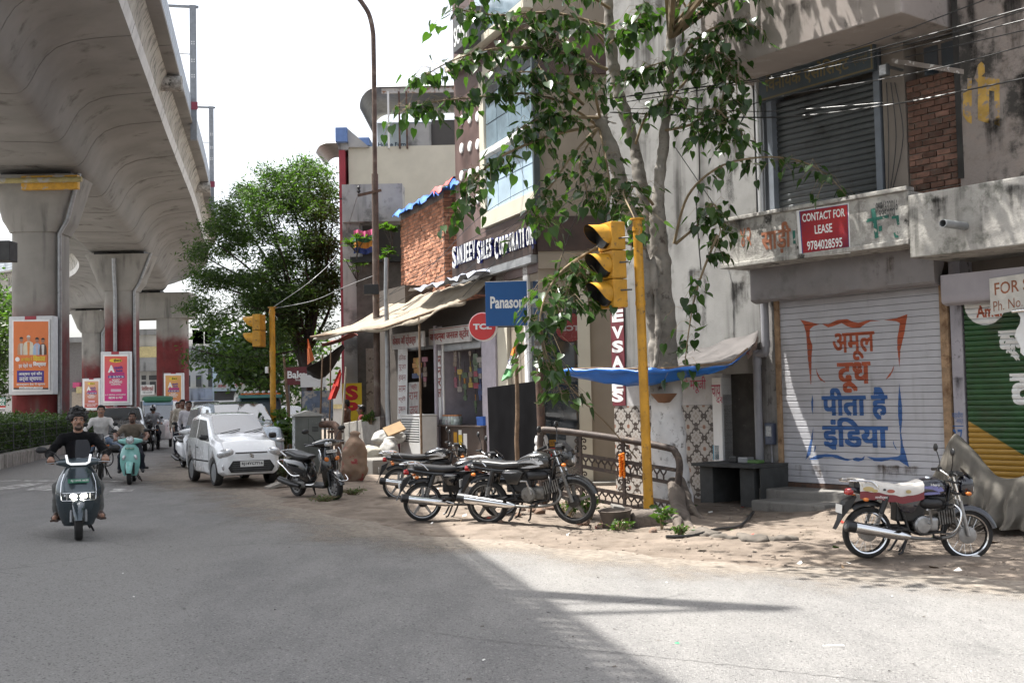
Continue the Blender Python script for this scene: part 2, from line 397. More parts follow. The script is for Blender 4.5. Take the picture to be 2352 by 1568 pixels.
m_beige=mat('beige_render',(.22,.19,.165),.9,var=.1,sc=1.5,dirt=((.16,.14,.12),.6,.75,1.3),streak=((.14,.12,.105),.58,.75,2.4),bump=.003,spec=.2)
m_cream=mat('cream_render',(.56,.53,.44),.85,var=.05,sc=2,streak=((.36,.34,.29),.6,.8,2),spec=.2)
m_tan=mat('tan_render',(.29,.25,.20),.85,var=.06,sc=2,dirt=((.3,.26,.2),.6,.8,2),spec=.25)
m_brownlam=mat('brown_laminate',(.10,.062,.055),.5,var=.35,sc=1.2,streak=((.17,.12,.11),.5,.7,1.2),spec=.4)
m_darklam=mat('dark_laminate',(.05,.03,.024),.55,var=.3,sc=3)
m_galv=mat('galvanised',(.30,.31,.32),.5,.55,var=.15,sc=5,dirt=((.16,.15,.14),.56,.75,4))
m_steel=mat('painted_steel',(.10,.105,.105),.5,.3,var=.15,sc=5)
m_chrome=mat('chrome',(.72,.72,.72),.14,1,var=.04,sc=10)
m_alu=mat('cast_alloy',(.34,.34,.34),.42,.8,var=.12,sc=20)
m_blk=mat('black_plastic',BLK,.42,var=.3,sc=12)
m_blkgloss=mat('black_gloss',(.006,.006,.007),.18,var=.2,sc=4,coat=1)
m_rub=mat('rubber',(.017,.0165,.016),.8,var=.3,sc=14,dirt=((.09,.075,.058),.55,.8,9))
m_seat=mat('seat_vinyl',(.018,.018,.019),.42,var=.2,sc=10,dirt=((.06,.056,.05),.6,.85,6))
m_red=mat('lamp_red',(.32,.012,.012),.2,coat=.6)
m_org=mat('lamp_orange',(.62,.17,.02),.2,coat=.6)
m_lens=mat('lamp_clear',(.55,.56,.57),.1,.35,coat=.8,var=.25,sc=25)
m_white=mat('white_paint',(.72,.72,.71),.6,var=.06,sc=3,dirt=((.45,.42,.38),.6,.8,3))
m_pinkw=mat('pinkish_white_paint',(.34,.32,.345),.7,var=.08,sc=3,dirt=((.3,.27,.26),.6,.78,4),streak=((.25,.23,.22),.62,.8,5))
m_yel=mat('yellow_paint',(.50,.25,.018),.55,var=.18,sc=4,dirt=((.13,.08,.035),.56,.70,11),streak=((.30,.17,.04),.55,.7,9))
m_wood=mat('weathered_wood',(.17,.115,.075),.9,var=.3,sc=9,bump=.004)
m_rust=mat('rusty_steel',(.12,.07,.05),.7,.3,var=.3,sc=8,dirt=((.06,.05,.045),.45,.7,6))
m_glass=glass('dark_glass');m_glassb=glass('blue_glass',(.20,.27,.32),.12)
m_skin=mat('skin',(.30,.16,.105),.5,var=.08,sc=20);m_skin2=mat('dark_skin',(.17,.085,.055),.5,var=.08,sc=20)
m_hair=mat('hair',(.008,.007,.007),.5,var=.3,sc=60,bump=.004,bsc=90)
def flat(name,col,rough=.6,**k):return mat(name,col,rough,var=k.pop('var',.06),sc=k.pop('sc',6),**k)
# ================================================================ ground
EDGE=[(-30,125),(-24,100),(-17.5,72),(-12.6,50),(-9.8,38),(-8.3,31)]+[tuple(gp(*p)[:2])for p in[(428,1095),(470,1112),(560,1122),(640,1140),(700,1168),(850,1196),(960,1227),(1150,1243),(1330,1256),(1500,1270),(1800,1300),(2100,1314),(2352,1330),(2700,1350)]]
EA=np.array(EDGE)
WR=Wall(4.2,18.0,38)
def edge_dist(P):
 best=np.full(len(P),1e9);sg=np.ones(len(P))
 for a,b in zip(EA[:-1],EA[1:]):
  ba=b-a;t=np.clip(((P-a)@ba)/(ba@ba),0,1);q=P-a-t[:,None]*ba;d=np.hypot(q[:,0],q[:,1])
  cr=ba[0]*(P[:,1]-a[1])-ba[1]*(P[:,0]-a[0]);m=d<best-1e-9
  best=np.where(m,d,best);sg=np.where(m,np.where(cr>0,1,-1),sg)
 return best*sg
def wob(x,y):return(np.sin(2.1*x+1.3*np.sin(1.7*y))*np.cos(1.9*y+.6*np.sin(2.6*x))+.5*np.sin(5.3*x+2*np.sin(3.1*y))*np.sin(4.7*y+1)+.25*np.sin(11*x+3*np.sin(6*y))*np.sin(10*y))
def dirt_h(P):
 x,y=P[:,0],P[:,1];d=edge_dist(P)+.16*wob(x,y)
 sm=np.clip(d/1.3,-.6,1);h=.006+.075*sm+.022*np.clip(d,0,1)*wob(1.5*x,1.5*y)
 O,u,n=np.array(WR.O[:2]),np.array(WR.u[:2]),-np.array(WR.y[:2])
 s_,o=(P-O)@u,(P-O)@n
 ramp_=np.clip((s_-.75)/.9,0,1)*np.clip((1.75-o)/1.5,0,1);ramp_=ramp_*ramp_*(3-2*ramp_)
 h=h+.24*ramp_*(d>0)
 h+=.07*np.exp(-((x-.9)**2/1.6+(y-16.1)**2/.5))*(d>0)
 return np.where(d>-.25,h,-.09)
def gz2(x,y):return gz(x,y)+max(0,float(dirt_h(np.array([[x,y]]))[0]))
def gd(px,py):
 """point of the verge (or road) seen at a pixel"""
 p=gp(px,py)
 for i in range(6):p=gp(px,py,gz2(p.x,p.y)-gz(p.x,p.y))
 return p
def sheet(name,X,Y,zf,mats,keep=None,**k):
 gx,gy=np.meshgrid(X,Y,indexing='ij');P=np.stack([gx.ravel(),gy.ravel()],1);z=zf(P);ny=len(Y)
 mb=MB();mb.v=[(a,b,c)for(a,b),c in zip(P.tolist(),z.tolist())]
 kp=keep(P)if keep else np.ones(len(P),bool)
 for i in range(len(X)-1):
  for j in range(ny-1):
   q=(i*ny+j,(i+1)*ny+j,(i+1)*ny+j+1,i*ny+j+1)
   if kp[q[0]]or kp[q[1]]or kp[q[2]]or kp[q[3]]:mb.f.append(q);mb.m.append(0)
 return mb.build(name,mats,recalc=False,**k)
gzv=np.vectorize(gz)
far=[-900,-300,-120,-60]
rd=sheet('road',np.array(far+list(np.arange(-30,13,2.))+[20,60,300,900]),np.array([-60,-20]+list(np.arange(-16,161,4.))+[300,900]),lambda P:gzv(P[:,0],P[:,1]),m_asph,smooth=60)
tag(rd,'grey dusty asphalt road crossing the whole street','road',kind='structure')
dz_=sheet('dirt_verge',np.arange(-9.5,11.6,.105),np.arange(9,33.1,.105),lambda P:gzv(P[:,0],P[:,1])+dirt_h(P),m_dirt,lambda P:dirt_h(P)>-.06,smooth=60)
tag(dz_,'dusty brown earth verge between the asphalt and the shopfronts','verge',kind='structure')
dz2=sheet('dirt_verge',np.arange(-34,12.1,.9),np.arange(32.6,130,.9),lambda P:gzv(P[:,0],P[:,1])+np.minimum(dirt_h(P),.06)-.012,m_dirt,lambda P:dirt_h(P)>-.06,smooth=60)
tag(dz2,'far stretch of dusty verge behind the parked white hatchback','verge',kind='structure')
m_mark=mat('worn_road_paint',(.5,.49,.47),.8,var=.15,sc=4,dirt=((.17,.16,.15),.38,.6,5),spec=.2)
def mark(name,pts,lab):
 ps=[gp(*p,.005)for p in pts];o=MB().poly(ps).build(name,m_mark,recalc=False,kind='structure');tag(o,lab,'road marking','faded white markings on the road')
mark('stop_line',[(-40,1104),(-40,1101),(205,1103.5),(205,1106)],'thin worn white stop line behind the dark scooter')
mark('stop_line',[(236,1105.5),(236,1103),(290,1104),(290,1106.5)],'short piece of worn stop line left of the teal scooter')
mark('crossing_bar',[(-30,1124),(60,1108),(112,1108),(20,1124)],'leftmost faded white crossing bar on the asphalt')
mark('crossing_bar',[(55,1125),(128,1109),(200,1110),(128,1126)],'faded white crossing bar beside the dark scooter')
mark('crossing_bar',[(250,1129),(262,1122),(310,1122),(300,1129)],'small worn crossing bar under the teal scooter')
rs_=MB();P_=[gp(x,y,.0045)for x,y in((940,1442),(1100,1466),(1345,1490),(1558,1512),(1833,1543),(2100,1572))];P_=spline(P_,14)
rs_.loft([[p+V((.02*sin(i*1.7),.02*sin(i*2.9)-w_,0))for w_ in(-.003-.004*abs(sin(i*.9)),.002+.004*abs(sin(i*1.3)))]for i,p in enumerate(P_)],False,False);tag(rs_.build('road_seam',mat('tar_seam',(.13,.127,.122),.9),None,recalc=False),'ragged dark seam crossing the sunlit asphalt in front','road seam',kind='structure')
def leafcloud(name,P,size,mats,parent=None,asp=.5,droop=.3,mi=None,**k):
 """many small folded leaves (two triangles pairs each) at points P"""
 P=np.asarray(P,float);n=len(P);sz=size*(.6+.8*np.random.rand(n))[:,None]
 d=np.random.randn(n,3);d[:,2]=d[:,2]*.5-droop;d/=np.linalg.norm(d,axis=1)[:,None]
 u=np.cross(d,np.random.randn(n,3));u/=np.linalg.norm(u,axis=1)[:,None];w=np.cross(u,d)
 a=P;b=P+d*sz*.5+u*sz*asp*.5+w*sz*.08;c=P+d*sz;e=P+d*sz*.5-u*sz*asp*.5+w*sz*.08
 co=np.stack([a,b,c,e],1).reshape(-1,3)
 me=bpy.data.meshes.new(name);me.vertices.add(n*4);me.vertices.foreach_set('co',co.astype('f').ravel())
 me.loops.add(n*6);me.polygons.add(n*2);q=np.arange(n)[:,None]*4
 me.loops.foreach_set('vertex_index',(q+np.array([0,1,2,0,2,3])).astype('i').ravel());me.polygons.foreach_set('loop_start',np.arange(0,n*6,3,dtype='i'))
 for m in(mats if isinstance(mats,list)else[mats]):me.materials.append(m)
 if mi is not None:me.polygons.foreach_set('material_index',np.repeat(np.asarray(mi,'i'),2))
 me.update(calc_edges=True);o=link(name,me,parent);return tag(o,**k)
# ================================================================ median with kerb and hedge
MED=lambda d:-12.6-.235*(d-28)
mk1=mat('kerb_concrete',(.27,.25,.225),.9,var=.2,sc=5,dirt=((.14,.125,.11),.5,.7,6),streak=((.5,.48,.44),.55,.62,4),rnd=.22)
kr=empty('median_kerb','row of worn kerb stones below the hedge of the median','kerb',Matrix.Identity(4),kind='structure')
ks=MB().box(-.47,.47,-.15,.15,-.1,.34).mesh('kerb_stone',mk1,bevel=.035)
dd=19.0
while dd<75:
 x=MED(dd);M=Matrix.Translation((x,dd,gz(x,dd)))@Matrix.Rotation(pi/2+.235,4,'Z')@Matrix.Rotation(random.uniform(-.02,.02),4,'X')
 link('kerb_stone',ks,kr,M);dd+=.985
md=MB();q=[(MED(d)-.1,d)for d in range(18,78,3)]
md.loft([[(x,d,gz(x,d)+.3),(x-3.9,d,gz(x,d)+.34)]for x,d in q],False,False);tag(md.build('median_soil',m_dirt,recalc=False),'earth strip of the median under the hedge','ground',kind='structure')
lf_hedge=leafmat('hedge_leaf',(.04,.075,.022),.25,.55,.4)
hg=empty('hedge','long clipped green hedge behind wire mesh on the road median','hedge',V((0,0,0)))
def hedge_pts(n):
 d=18+56*np.random.rand(n)**1.6;f=np.random.rand(n);wv=.06*np.sin(3*d)+.05*np.sin(7.3*d)
 side=np.random.rand(n)<.5
 ox=np.where(side,-.12+.10*np.random.randn(n)*.6,-.1-1.6*np.random.rand(n));hz=np.where(side,.32+.95*np.random.rand(n),1.16+.1*np.random.randn(n)*.7)+wv*(hz_k:=1)
 x=MED(d)-.12+ox;return np.stack([x,d,gzv(x,d)+hz],1)
leafcloud('foliage',hedge_pts(26000),.085,[lf_hedge],hg,.55,.1,kind='stuff')
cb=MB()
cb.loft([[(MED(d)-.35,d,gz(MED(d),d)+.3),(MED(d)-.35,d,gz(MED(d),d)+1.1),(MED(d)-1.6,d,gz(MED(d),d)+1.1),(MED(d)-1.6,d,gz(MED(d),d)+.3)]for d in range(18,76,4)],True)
cb.build('shade_core',flat('hedge_shade',(.012,.016,.008),.95),hg)  # solid dark core paints the deep shade inside the hedge
wm=MB()
for d in np.arange(19,62,2.4):wm.cyl((MED(d)-.16,d,gz(MED(d),d)+.3),(MED(d)-.16,d,gz(MED(d),d)+1.12),.016,n=5)
for hz in(.4,.62,.85,1.08):wm.tube([(MED(d)-.155,d,gz(MED(d),d)+hz)for d in range(19,62,4)],.005,4)
wm.build('wire_mesh',m_steel,hg)
# ================================================================ flyover
FP=spline([(-4,-20,0),(-8.5,0,0),(-13.05,21,0),(-18.05,44,0),(-23,67,0),(-29,90,0),(-38.5,105,0),(-55,117,0),(-80,125,0),(-110,130,0)],24)
_L=[0]
for a,b in zip(FP[:-1],FP[1:]):_L.append(_L[-1]+(b-a).length)
def fly(l):
 i=max(0,min(len(FP)-2,int(np.searchsorted(_L,l))-1));t=(l-_L[i])/(_L[i+1]-_L[i]);p=FP[i].lerp(FP[i+1],t);d=(FP[i+1]-FP[i]).normalized()
 return p,V((d.y,-d.x,0))
def l_at(y):return min(range(len(FP)),key=lambda i:abs(FP[i].y-y))and _L[min(range(len(FP)),key=lambda i:abs(FP[i].y-y))]
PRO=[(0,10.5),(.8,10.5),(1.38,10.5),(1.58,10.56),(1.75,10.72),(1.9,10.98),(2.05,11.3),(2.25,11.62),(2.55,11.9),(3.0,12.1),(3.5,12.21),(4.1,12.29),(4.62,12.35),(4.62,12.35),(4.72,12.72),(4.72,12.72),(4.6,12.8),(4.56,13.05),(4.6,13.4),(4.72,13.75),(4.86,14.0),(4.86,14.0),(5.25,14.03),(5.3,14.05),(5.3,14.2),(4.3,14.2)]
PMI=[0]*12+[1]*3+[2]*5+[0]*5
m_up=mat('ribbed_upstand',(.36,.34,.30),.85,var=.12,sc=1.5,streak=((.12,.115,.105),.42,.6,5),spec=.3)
fo=empty('flyover','elevated concrete metro viaduct curving away over the road','viaduct',V((0,0,0)))
l=1.0;k=0
while l<l_at(129)-2.2:
 mb=MB();sta=[l+.014+i*(2.1-.028)/2 for i in range(3)];off=.010*((k*7)%5-2)/2
 for sgn in(1,-1):
  n=len(PRO);vs=[]
  for q in sta:
   p,nr=fly(q);vs+=[p+nr*(o*sgn)+V((0,0,z+off))for o,z in PRO]
  fs=[];mi=[]
  for i in range(2):
   for j in range(n-1):
    a=i*n+j;f=(a,a+1,a+n+1,a+n);fs.append(f if sgn>0 else f[::-1]);mi.append(PMI[j])
  for i in(0,2):fs.append(tuple(range(i*n,i*n+n))+(()if True else()));mi.append(0)
  b=len(mb.v);mb.v+=[tuple(v)for v in vs];mb.f+=[tuple(b+x for x in f)for f in fs];mb.m+=mi
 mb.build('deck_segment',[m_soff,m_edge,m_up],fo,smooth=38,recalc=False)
 l+=2.1;k+=1
mb=MB();ll=np.arange(1,l_at(129),4)
mb.loft([[fly(q)[0]+fly(q)[1]*o+V((0,0,12.9))for o in(-4.5,4.5)]for q in ll],False,False);mb.build('track_slab',m_conc,fo,recalc=False)
m_rail=mat('railing_grey',(.33,.36,.40),.5,.3,var=.15,sc=3)
pm=MB();pw,ph=1.98,1.0
for i in range(9):
 pm.box(i*pw/8-.045,i*pw/8+.045,-.015,.015,0,ph)
for z in(0,.22,.48,.74,.96):pm.box(0,pw,-.012,.012,z,z+.11)
pm=pm.mesh('railing_panel',m_rail)
for q in np.arange(1,l_at(124),2.0):
 p,nr=fly(q);t=V((-nr.y,nr.x,0))
 for sg in(1,-1):
  if sg<0 and p.y<70:continue
  M=Matrix((t,-nr,V((0,0,1)))).transposed().to_4x4();M.translation=p+nr*5.24*sg+V((0,0,14.16));link('railing_panel',pm,fo,M)
sp=MB()
for d in(20.5,42,63.5):
 p,nr=fly(l_at(d));t=V((-nr.y,nr.x,0));sp.cyl(p+nr*4.6+V((0,0,13.72)),p+nr*5.4+V((0,0,13.70)),.3,n=16)
sp.build('drain_barrel',m_mould,fo,smooth=40,kind='stuff')
def fadem(z0,z1):return mat('pier_concrete_%d'%int(z0*10),(.245,.232,.21),.85,var=.12,sc=.8,streak=((.10,.095,.088),.48,.68,1.6),fade=((.135,.024,.024),z0,z1),bump=.003,spec=.3)
def pier(x,y,w,ztop,zcap,m,lab,topw=1.65,cap=True):
 g=gz(x,y);e=empty('pier',lab,'pier',V((x,y,0)),'concrete piers under the viaduct')
 mb=MB();n=24
 mb.loft([ring(0,0,z,w*.97*f,w*f,n,5,'z')for z,f in((g-.3,1.0),(zcap*.5,1),(zcap*.5+.0,1),(zcap,1))],True)
 mb.build('column',m,e,smooth=50)
 if cap:
  mb=MB();H=ztop-.22-zcap
  mb.loft([ring(0,0,zcap+H*t,2*(w*.515+(topw-w*.5)*a),w*1.05+.5*a,n,7,'z')for t,a in((.0,0),(.03,.02),(.12,.16),(.2,.30),(.27,.36),(.3,.37),(.94,.93),(1,1))],True);mb.build('pier_cap',m,e,smooth=35)
  mb=MB()
  for sx in(-1,1):mb.box(sx*topw*.62-.3,sx*topw*.62+.3,-.5,.5,ztop-.22,ztop-.0)
  mb.build('bearing',flat('bearing_shade',(.05,.05,.05)),e)
 pl=MB();pl.tube([(w*.5+.06,-w*.35,g),(w*.5+.06,-w*.35,zcap-.05),(w*.5+.4,-w*.4,zcap+.45),(topw+.1,-w*.45,ztop-.15)]if cap else[(w*.5+.06,-w*.35,g),(w*.5+.06,-w*.35,ztop)],.085,10)
 pl.build('drain_pipe',m_galv,e,smooth=40)
 return e
P1=pier(-18.05,44,1.80,10.5,8.15,fadem(4.7,6.6),'nearest red-footed concrete pier with the big orange poster',1.68)
P2=pier(-22.75,67,1.72,10.5,8.2,fadem(6.6,8.4),'second concrete pier carrying the pink carnival poster',1.85)
mb=MB();mb.tube([(-.0,-1.42,10.0),(-.04,-1.22,9.0),(-.06,-1.0,8.1),(-.08,-1.0,0)],.11,10);mb.build('drain_pipe',m_galv,P2,smooth=40)
P4=pier(-38.4,105.4,1.85,10.5,8.3,fadem(5.6,7.2),'far pier standing left behind the second pier',1.9)
m3_=fadem(7.0,8.2)
P3=empty('pier','portal pier with a crossbeam and two columns','pier',V((-26.6,90,0)),'concrete piers under the viaduct')
for dx in(0,-3.9):
 MB().loft([ring(dx,0,z,2.15,2.1,24,6,'z')for z in(gz(-26.6,90)-.3,8.27)]).build('column',m3_,P3,smooth=50)
bx('crossbeam',m3_,P3,-5.0,1.62,-1.15,1.15,8.27,10.28,.06)
mb=MB()
for x in(-3.0,-1.2):mb.box(x-.4,x+.4,-.5,.5,10.28,10.5)
mb.build('bearing',_MC['bearing_shade'],P3)
m_mast=mat('mast_grey',(.20,.215,.235),.5,.3)
def mast(l_,h,lab):
 p,nr=fly(l_);t=V((-nr.y,nr.x,0));M=Matrix((nr,t,V((0,0,1)))).transposed().to_4x4();M.translation=p+nr*5.35+V((0,0,13.3))
 e=empty('overhead_line_mast',lab,'mast',M,'overhead line masts along the viaduct')
 bx('mast_post',m_mast,e,-.14,.14,-.13,.13,0,h);b=MB()
 for z in(h-1.7,h-1.8,h-2.5,h-2.6,h-3.2,h-3.3):
  for x in(-.05,.05):b.box(x-.025,x+.025,-.134,-.1305,z,z+.05)
 b.build('bolt_holes',flat('pale_holes',(.6,.62,.63)),e)
 bx('top_arm',m_mast,e,-1.55,.25,-.06,.06,h-.1,h)
 for zz in(h-2.2,h-3.9):
  b=MB();b.cyl((-.15,0,zz-.2 if zz<h-3 else zz),(-.75,0,zz+.12 if zz<h-3 else zz),.03,n=6);b.cyl((-.75,0,zz+.12 if zz<h-3 else zz),(-1.5,0,zz+.3 if zz<h-3 else zz),.055,n=8);b.build('insulator_arm',m_mast,e)
 b=MB();b.cyl((-1.5,0,h-.05),(-1.5,0,h-.55),.025,n=6);b.lathe([(.02,-.55),(.17,-.62),(.02,-.7)],TR(-1.5,0,h));b.build('hanging_insulator',m_mast,e)
 bx('warning_plate',flat('warning_red',(.22,.035,.06)),e,-.19,.19,-.16,-.145,1.35,1.7)
 return e
m_film=bpy.data.materials.new('dust_film');m_film.use_nodes=True;nt=m_film.node_tree;b=nt.nodes['Principled BSDF'];b.inputs['Roughness'].default_value=.95;b.inputs['Specular IOR Level'].default_value=.1
pos=NN(nt,'ShaderNodeNewGeometry').outputs['Position'];at=NN(nt,'ShaderNodeAttribute',attribute_name='dust');nt.links.new(mixc(nt,ramp(nt,noise(nt,pos,14,6),.35,.65),(.20,.17,.14),(.30,.265,.225)),b.inputs['Base Color'])
f=mth(nt,'ADD',at.outputs['Fac'],mth(nt,'MULTIPLY',mth(nt,'SUBTRACT',noise(nt,pos,1.6,7,.7,(1,.6,1)),.5),1.1));nt.links.new(mth(nt,'MULTIPLY',ramp(nt,f,.25,1.0),mth(nt,'ADD',.55,mth(nt,'MULTIPLY',noise(nt,pos,60,3,.7),.6))),b.inputs['Alpha'])
E2=spline([(x,y,0)for x,y in EDGE[4:]],10);rows=[];dv=[]
for i,q in enumerate(E2):
 a,c=E2[max(i-1,0)],E2[min(i+1,len(E2)-1)];t=(c-a).normalized();nn=V((t.y,-t.x,0))
 for o,d in((-.5,1.2),(-.1,1.1),(.3,.9),(.7,.72),(1.2,.5),(1.8,.28),(2.6,0)):rows.append(q+nn*o);dv.append(d)
mb=MB();k=7
mb.loft([[(q.x,q.y,gz(q.x,q.y)+.003)for q in rows[i*k:(i+1)*k]]for i in range(len(E2))],False,False);o=mb.build('dust_film',m_film,None,recalc=False);tag(o,'thin film of blown dust on the asphalt along the verge','dust',kind='stuff');at_=o.data.attributes.new('dust','FLOAT','POINT');at_.data.foreach_set('value',dv)
# ================================================================ shuttered shop on the right (frame WR)
def wrect(W,x0,y0,x1,y1,out=0):
 a,z1=W.px(x0,y0,out);b,z0=W.px(x1,y1,out);return a,b,z0,z1
def wb(W,par,name,mats,x0,y0,x1,y1,o0,o1,bevel=0,**k):
 a,b,z0,z1=wrect(W,x0,y0,x1,y1,o1);return bx(name,mats,par,a,b,-o1,-o0,z0,z1,bevel,**k)
def wpoly(W,par,name,mt,pts,out,**k):
 return MB().poly([(W.px(x,y,out)[0],-out,W.px(x,y,out)[1])for x,y in pts]).build(name,mt,par,recalc=False,**k)
def wtext(W,par,body,x0,y0,x1,y1,out,mt,off=.02,**k):
 a,b,z0,z1=wrect(W,x0,y0,x1,y1,out);return text(body,XZ(a,z0,-out),b-a,z1-z0,mt,par,off,**k)
def drape(o,zs,prof,lift=.0016):
 """lay flat paint onto a corrugated sheet: cut at the ridges, then follow their profile"""
 bm=bmesh.new();bm.from_mesh(o.data);zlo=min(v.co.z for v in bm.verts);zhi=max(v.co.z for v in bm.verts)
 for z in zs:
  if zlo+1e-4<z<zhi-1e-4:bmesh.ops.bisect_plane(bm,geom=bm.verts[:]+bm.edges[:]+bm.faces[:],plane_co=(0,0,z),plane_no=(0,0,1),dist=1e-5)
 y0=max(v.co.y for v in bm.verts)
 for v in bm.verts:v.co.y=prof(v.co.z)-lift-min(.0045,y0-v.co.y)
 bm.to_mesh(o.data);bm.free();o.data.update()
def shutter(par,name,s0,s1,z0,z1,pitch,shape,mt,y=0.0):
 """rolling shutter: every slat an object; shape = [(fraction of pitch, depth)]"""
 sh=MB().box(s0,s1,y+.03,y+.05,z0,z1).build(name,m_steel,par);n=int((z1-z0)/pitch);pitch=(z1-z0)/n
 mb=MB();mb.loft([[(x,y-d,f*pitch)for f,d in shape]for x in(s0,s1)],False,False);me=mb.mesh('slat',mt,recalc=False)
 for i in range(n):link('slat',me,sh,Matrix.Translation((0,0,z0+i*pitch)))
 zs=[z0+(i+f)*pitch for i in range(n)for f,d in shape];fs,ds=[f for f,d in shape],[d for f,d in shape]
 return sh,zs,lambda z:y-float(np.interp(((z-z0)/pitch)%1,fs,ds))
RB=empty('corner_shop_building','grey two storey building with the white rolling shutter and balcony slab','building',WR.M)
s0,s1,zb,zt=wrect(WR,1787,690,2181,1126)
sw=WR.px(1752,900)[0];sE=s1+3.4;zf0=WR.px(1660,618,.9)[1];zf1=WR.px(1660,512,.9)[1]
wall_top=13.0
MB().box(sw,sE,.3,5.0,-.6,wall_top).build('back_wall',m_beige,RB)
bx('jamb_pillar',mat('stained_white_pillar',(.26,.25,.24),.9,var=.2,sc=4,dirt=((.09,.085,.08),.5,.64,5),streak=((.1,.09,.085),.5,.7,6),bump=.006),RB,sw,s0-.055,-.01,.3,zb-.3,zf0,.008)
sA,sB=WR.px(2186,900)[0],WR.px(2217,900)[0]
bx('jamb_pillar',mat('pinkish_pillar',(.33,.315,.345),.85,var=.12,sc=3,dirt=((.12,.11,.11),.56,.7,6),streak=((.2,.19,.18),.6,.75,5)),RB,sA+.03,sB,-.02,.3,zb-.4,zf0,.008)
for a,b in((s0-.053,s0+.035),(s1-.02,s1+.1)):bx('shutter_guide',mat('raw_timber',(.30,.20,.12),.85,var=.3,sc=7,dirt=((.13,.07,.035),.5,.7,6)),RB,a,b,-.05,.06,zb-.05,zt+.05,.006)
m_slat=mat('white_shutter_paint',(.47,.47,.50),.5,var=.06,sc=2.5,dirt=((.36,.355,.365),.6,.78,2.4),streak=((.30,.295,.30),.54,.74,3.5),metal=.05)
fine=[(0,-.012),(.035,-.004),(.07,.008)]+[(.07+.86*(i+.5*j)/5,.010-.0045*j)for i in range(5)for j in(0,1)]+[(.95,.008),(1,-.012)]
SH1,zs1,pf1=shutter(RB,'rolling_shutter',s0+.03,s1-.015,zb,zt+.06,.095,fine,m_slat,-.005)
bx('threshold',m_rust,RB,s0-.02,s1+.05,-.03,.2,zb-.07,zb-.004)
z5=lambda x,y:((3080+x/2.24)/1.7415,(1200+y/2.24)/1.7415)
m_pr=mat('faded_red_sign_paint',(.36,.082,.035),.6,var=.14,sc=6,dirt=((.42,.30,.28),.60,.72,17));m_pb=mat('blue_sign_paint',(.035,.105,.29),.6,var=.14,sc=6,dirt=((.22,.27,.38),.62,.74,17))
FL=[(m_pr,[(268,175),(440,217),(385,235),(355,260),(352,330),(378,410),(370,500),(367,755),(362,755),(335,500),(322,300),(300,220)]),(m_pr,[(460,212),(520,215),(600,178),(690,170),(740,195),(790,203),(880,178),(990,187),(900,190),(850,215),(800,250),(740,250),(690,235),(640,205),(580,228),(520,245)]),(m_pr,[(1015,178),(1120,165),(1230,125),(1200,300),(1165,450),(1158,605),(1150,540),(1138,430),(1138,340),(1155,250),(1160,205),(1130,190)]),(m_pr,[(408,600),(420,640),(445,690),(497,740),(450,720),(418,670)]),(m_pr,[(1108,580),(1105,620),(1075,680),(1030,715),(1060,670),(1090,630)]),(m_pb,[(378,845),(385,900),(382,1030),(370,980),(367,910)]),(m_pb,[(1155,740),(1170,860),(1182,960),(1182,1080),(1172,1180),(1190,1300),(1215,1380),(1245,1493),(1195,1465),(1150,1435),(1080,1425),(1000,1445),(930,1440),(862,1398),(940,1410),(1050,1408),(1140,1400),(1165,1385),(1168,1280),(1158,1150),(1145,1030),(1145,930)]),(m_pb,[(387,1130),(380,1250),(360,1380),(315,1430),(340,1330),(365,1240)]),(m_pb,[(410,1290),(408,1330),(390,1368),(397,1320)]),(m_pb,[(340,1428),(420,1385),(500,1377),(600,1385),(680,1420),(730,1428),(690,1440),(620,1425),(560,1405),(480,1405),(420,1425)]),(m_pb,[(733,1420),(770,1408),(820,1415),(850,1392),(835,1430),(790,1445),(750,1437)]),(m_pb,[(1103,1250),(1110,1290),(1140,1348),(1115,1320),(1100,1280)])]
for mt,pl in FL:drape(wpoly(WR,SH1,'painted_flourish',mt,[z5(*p)for p in pl],.02),zs1,pf1)
for body,mt,a,b,of in(('अमूल',m_pr,(555,300),(942,530),.022),('दूध',m_pr,(597,560),(908,825),.03),('पीता है',m_pb,(457,790),(1059,1072),.035),('इंिडया',m_pb,(462,1050),(1063,1355),.035)):
 t=wtext(WR,SH1,body,*z5(*a),*z5(*b),.02,mt,of);drape(t,zs1,pf1)
def housing(nm,x0,y0,x1,y1,out,mt,dent,lip=0):
 a,b,zl,zh=wrect(WR,x0,y0,x1,y1,out);mb=MB();nx,rows=40,[]
 pr=[(0.0,zh+.02),(out,zh+.02),(out,zl+.03),(out-.02,zl),(out-.12,zl-.03+lip)];pr2=[]
 for(o,z),(o2,z2)in zip(pr[:-1],pr[1:]):pr2+=[(o+(o2-o)*t/4,z+(z2-z)*t/4)for t in range(4)]
 pr2 .append(pr[-1])
 for i in range(nx+1):
  s_=a+(b-a)*i/nx;d=dent*(sin(3.1*s_)*sin(5.2*s_+1)+.6*sin(9*s_))
  rows.append([(s_,-o+d*(1 if 0<j<len(pr2)-1 else 0)*(.5+.5*sin(j*.9+s_*2)),z+d*.5*(j>8))for j,(o,z)in enumerate(pr2)])
 mb.loft(rows,True,False);return mb.build(nm,mt,RB,smooth=40)
housing('shutter_housing',1722,602,2146,650,.42,mat('grey_sheet_metal',(.21,.195,.195),.6,.15,var=.12,sc=2,dirt=((.13,.12,.115),.5,.75,2.5)),.022)
housing('shutter_housing',2160,636,2600,660,.34,m_pinkw,.003,.0)
m_fas=m_mould
a0,b0=WR.px(1658,560,.9)[0],WR.px(2090,520,.9)[0]
bx('balcony_slab',m_fas,RB,a0,b0-.006,-.9,.3,zf0,zf1,.012);bx('balcony_lip',m_fas,RB,a0-.02,b0-.01,-.945,-.75,zf1+.0,zf1+.06,.012)
bx('balcony_lip',m_fas,RB,a0-.02,b0-.01,-.93,-.902,zf0,zf0+.07,.01)
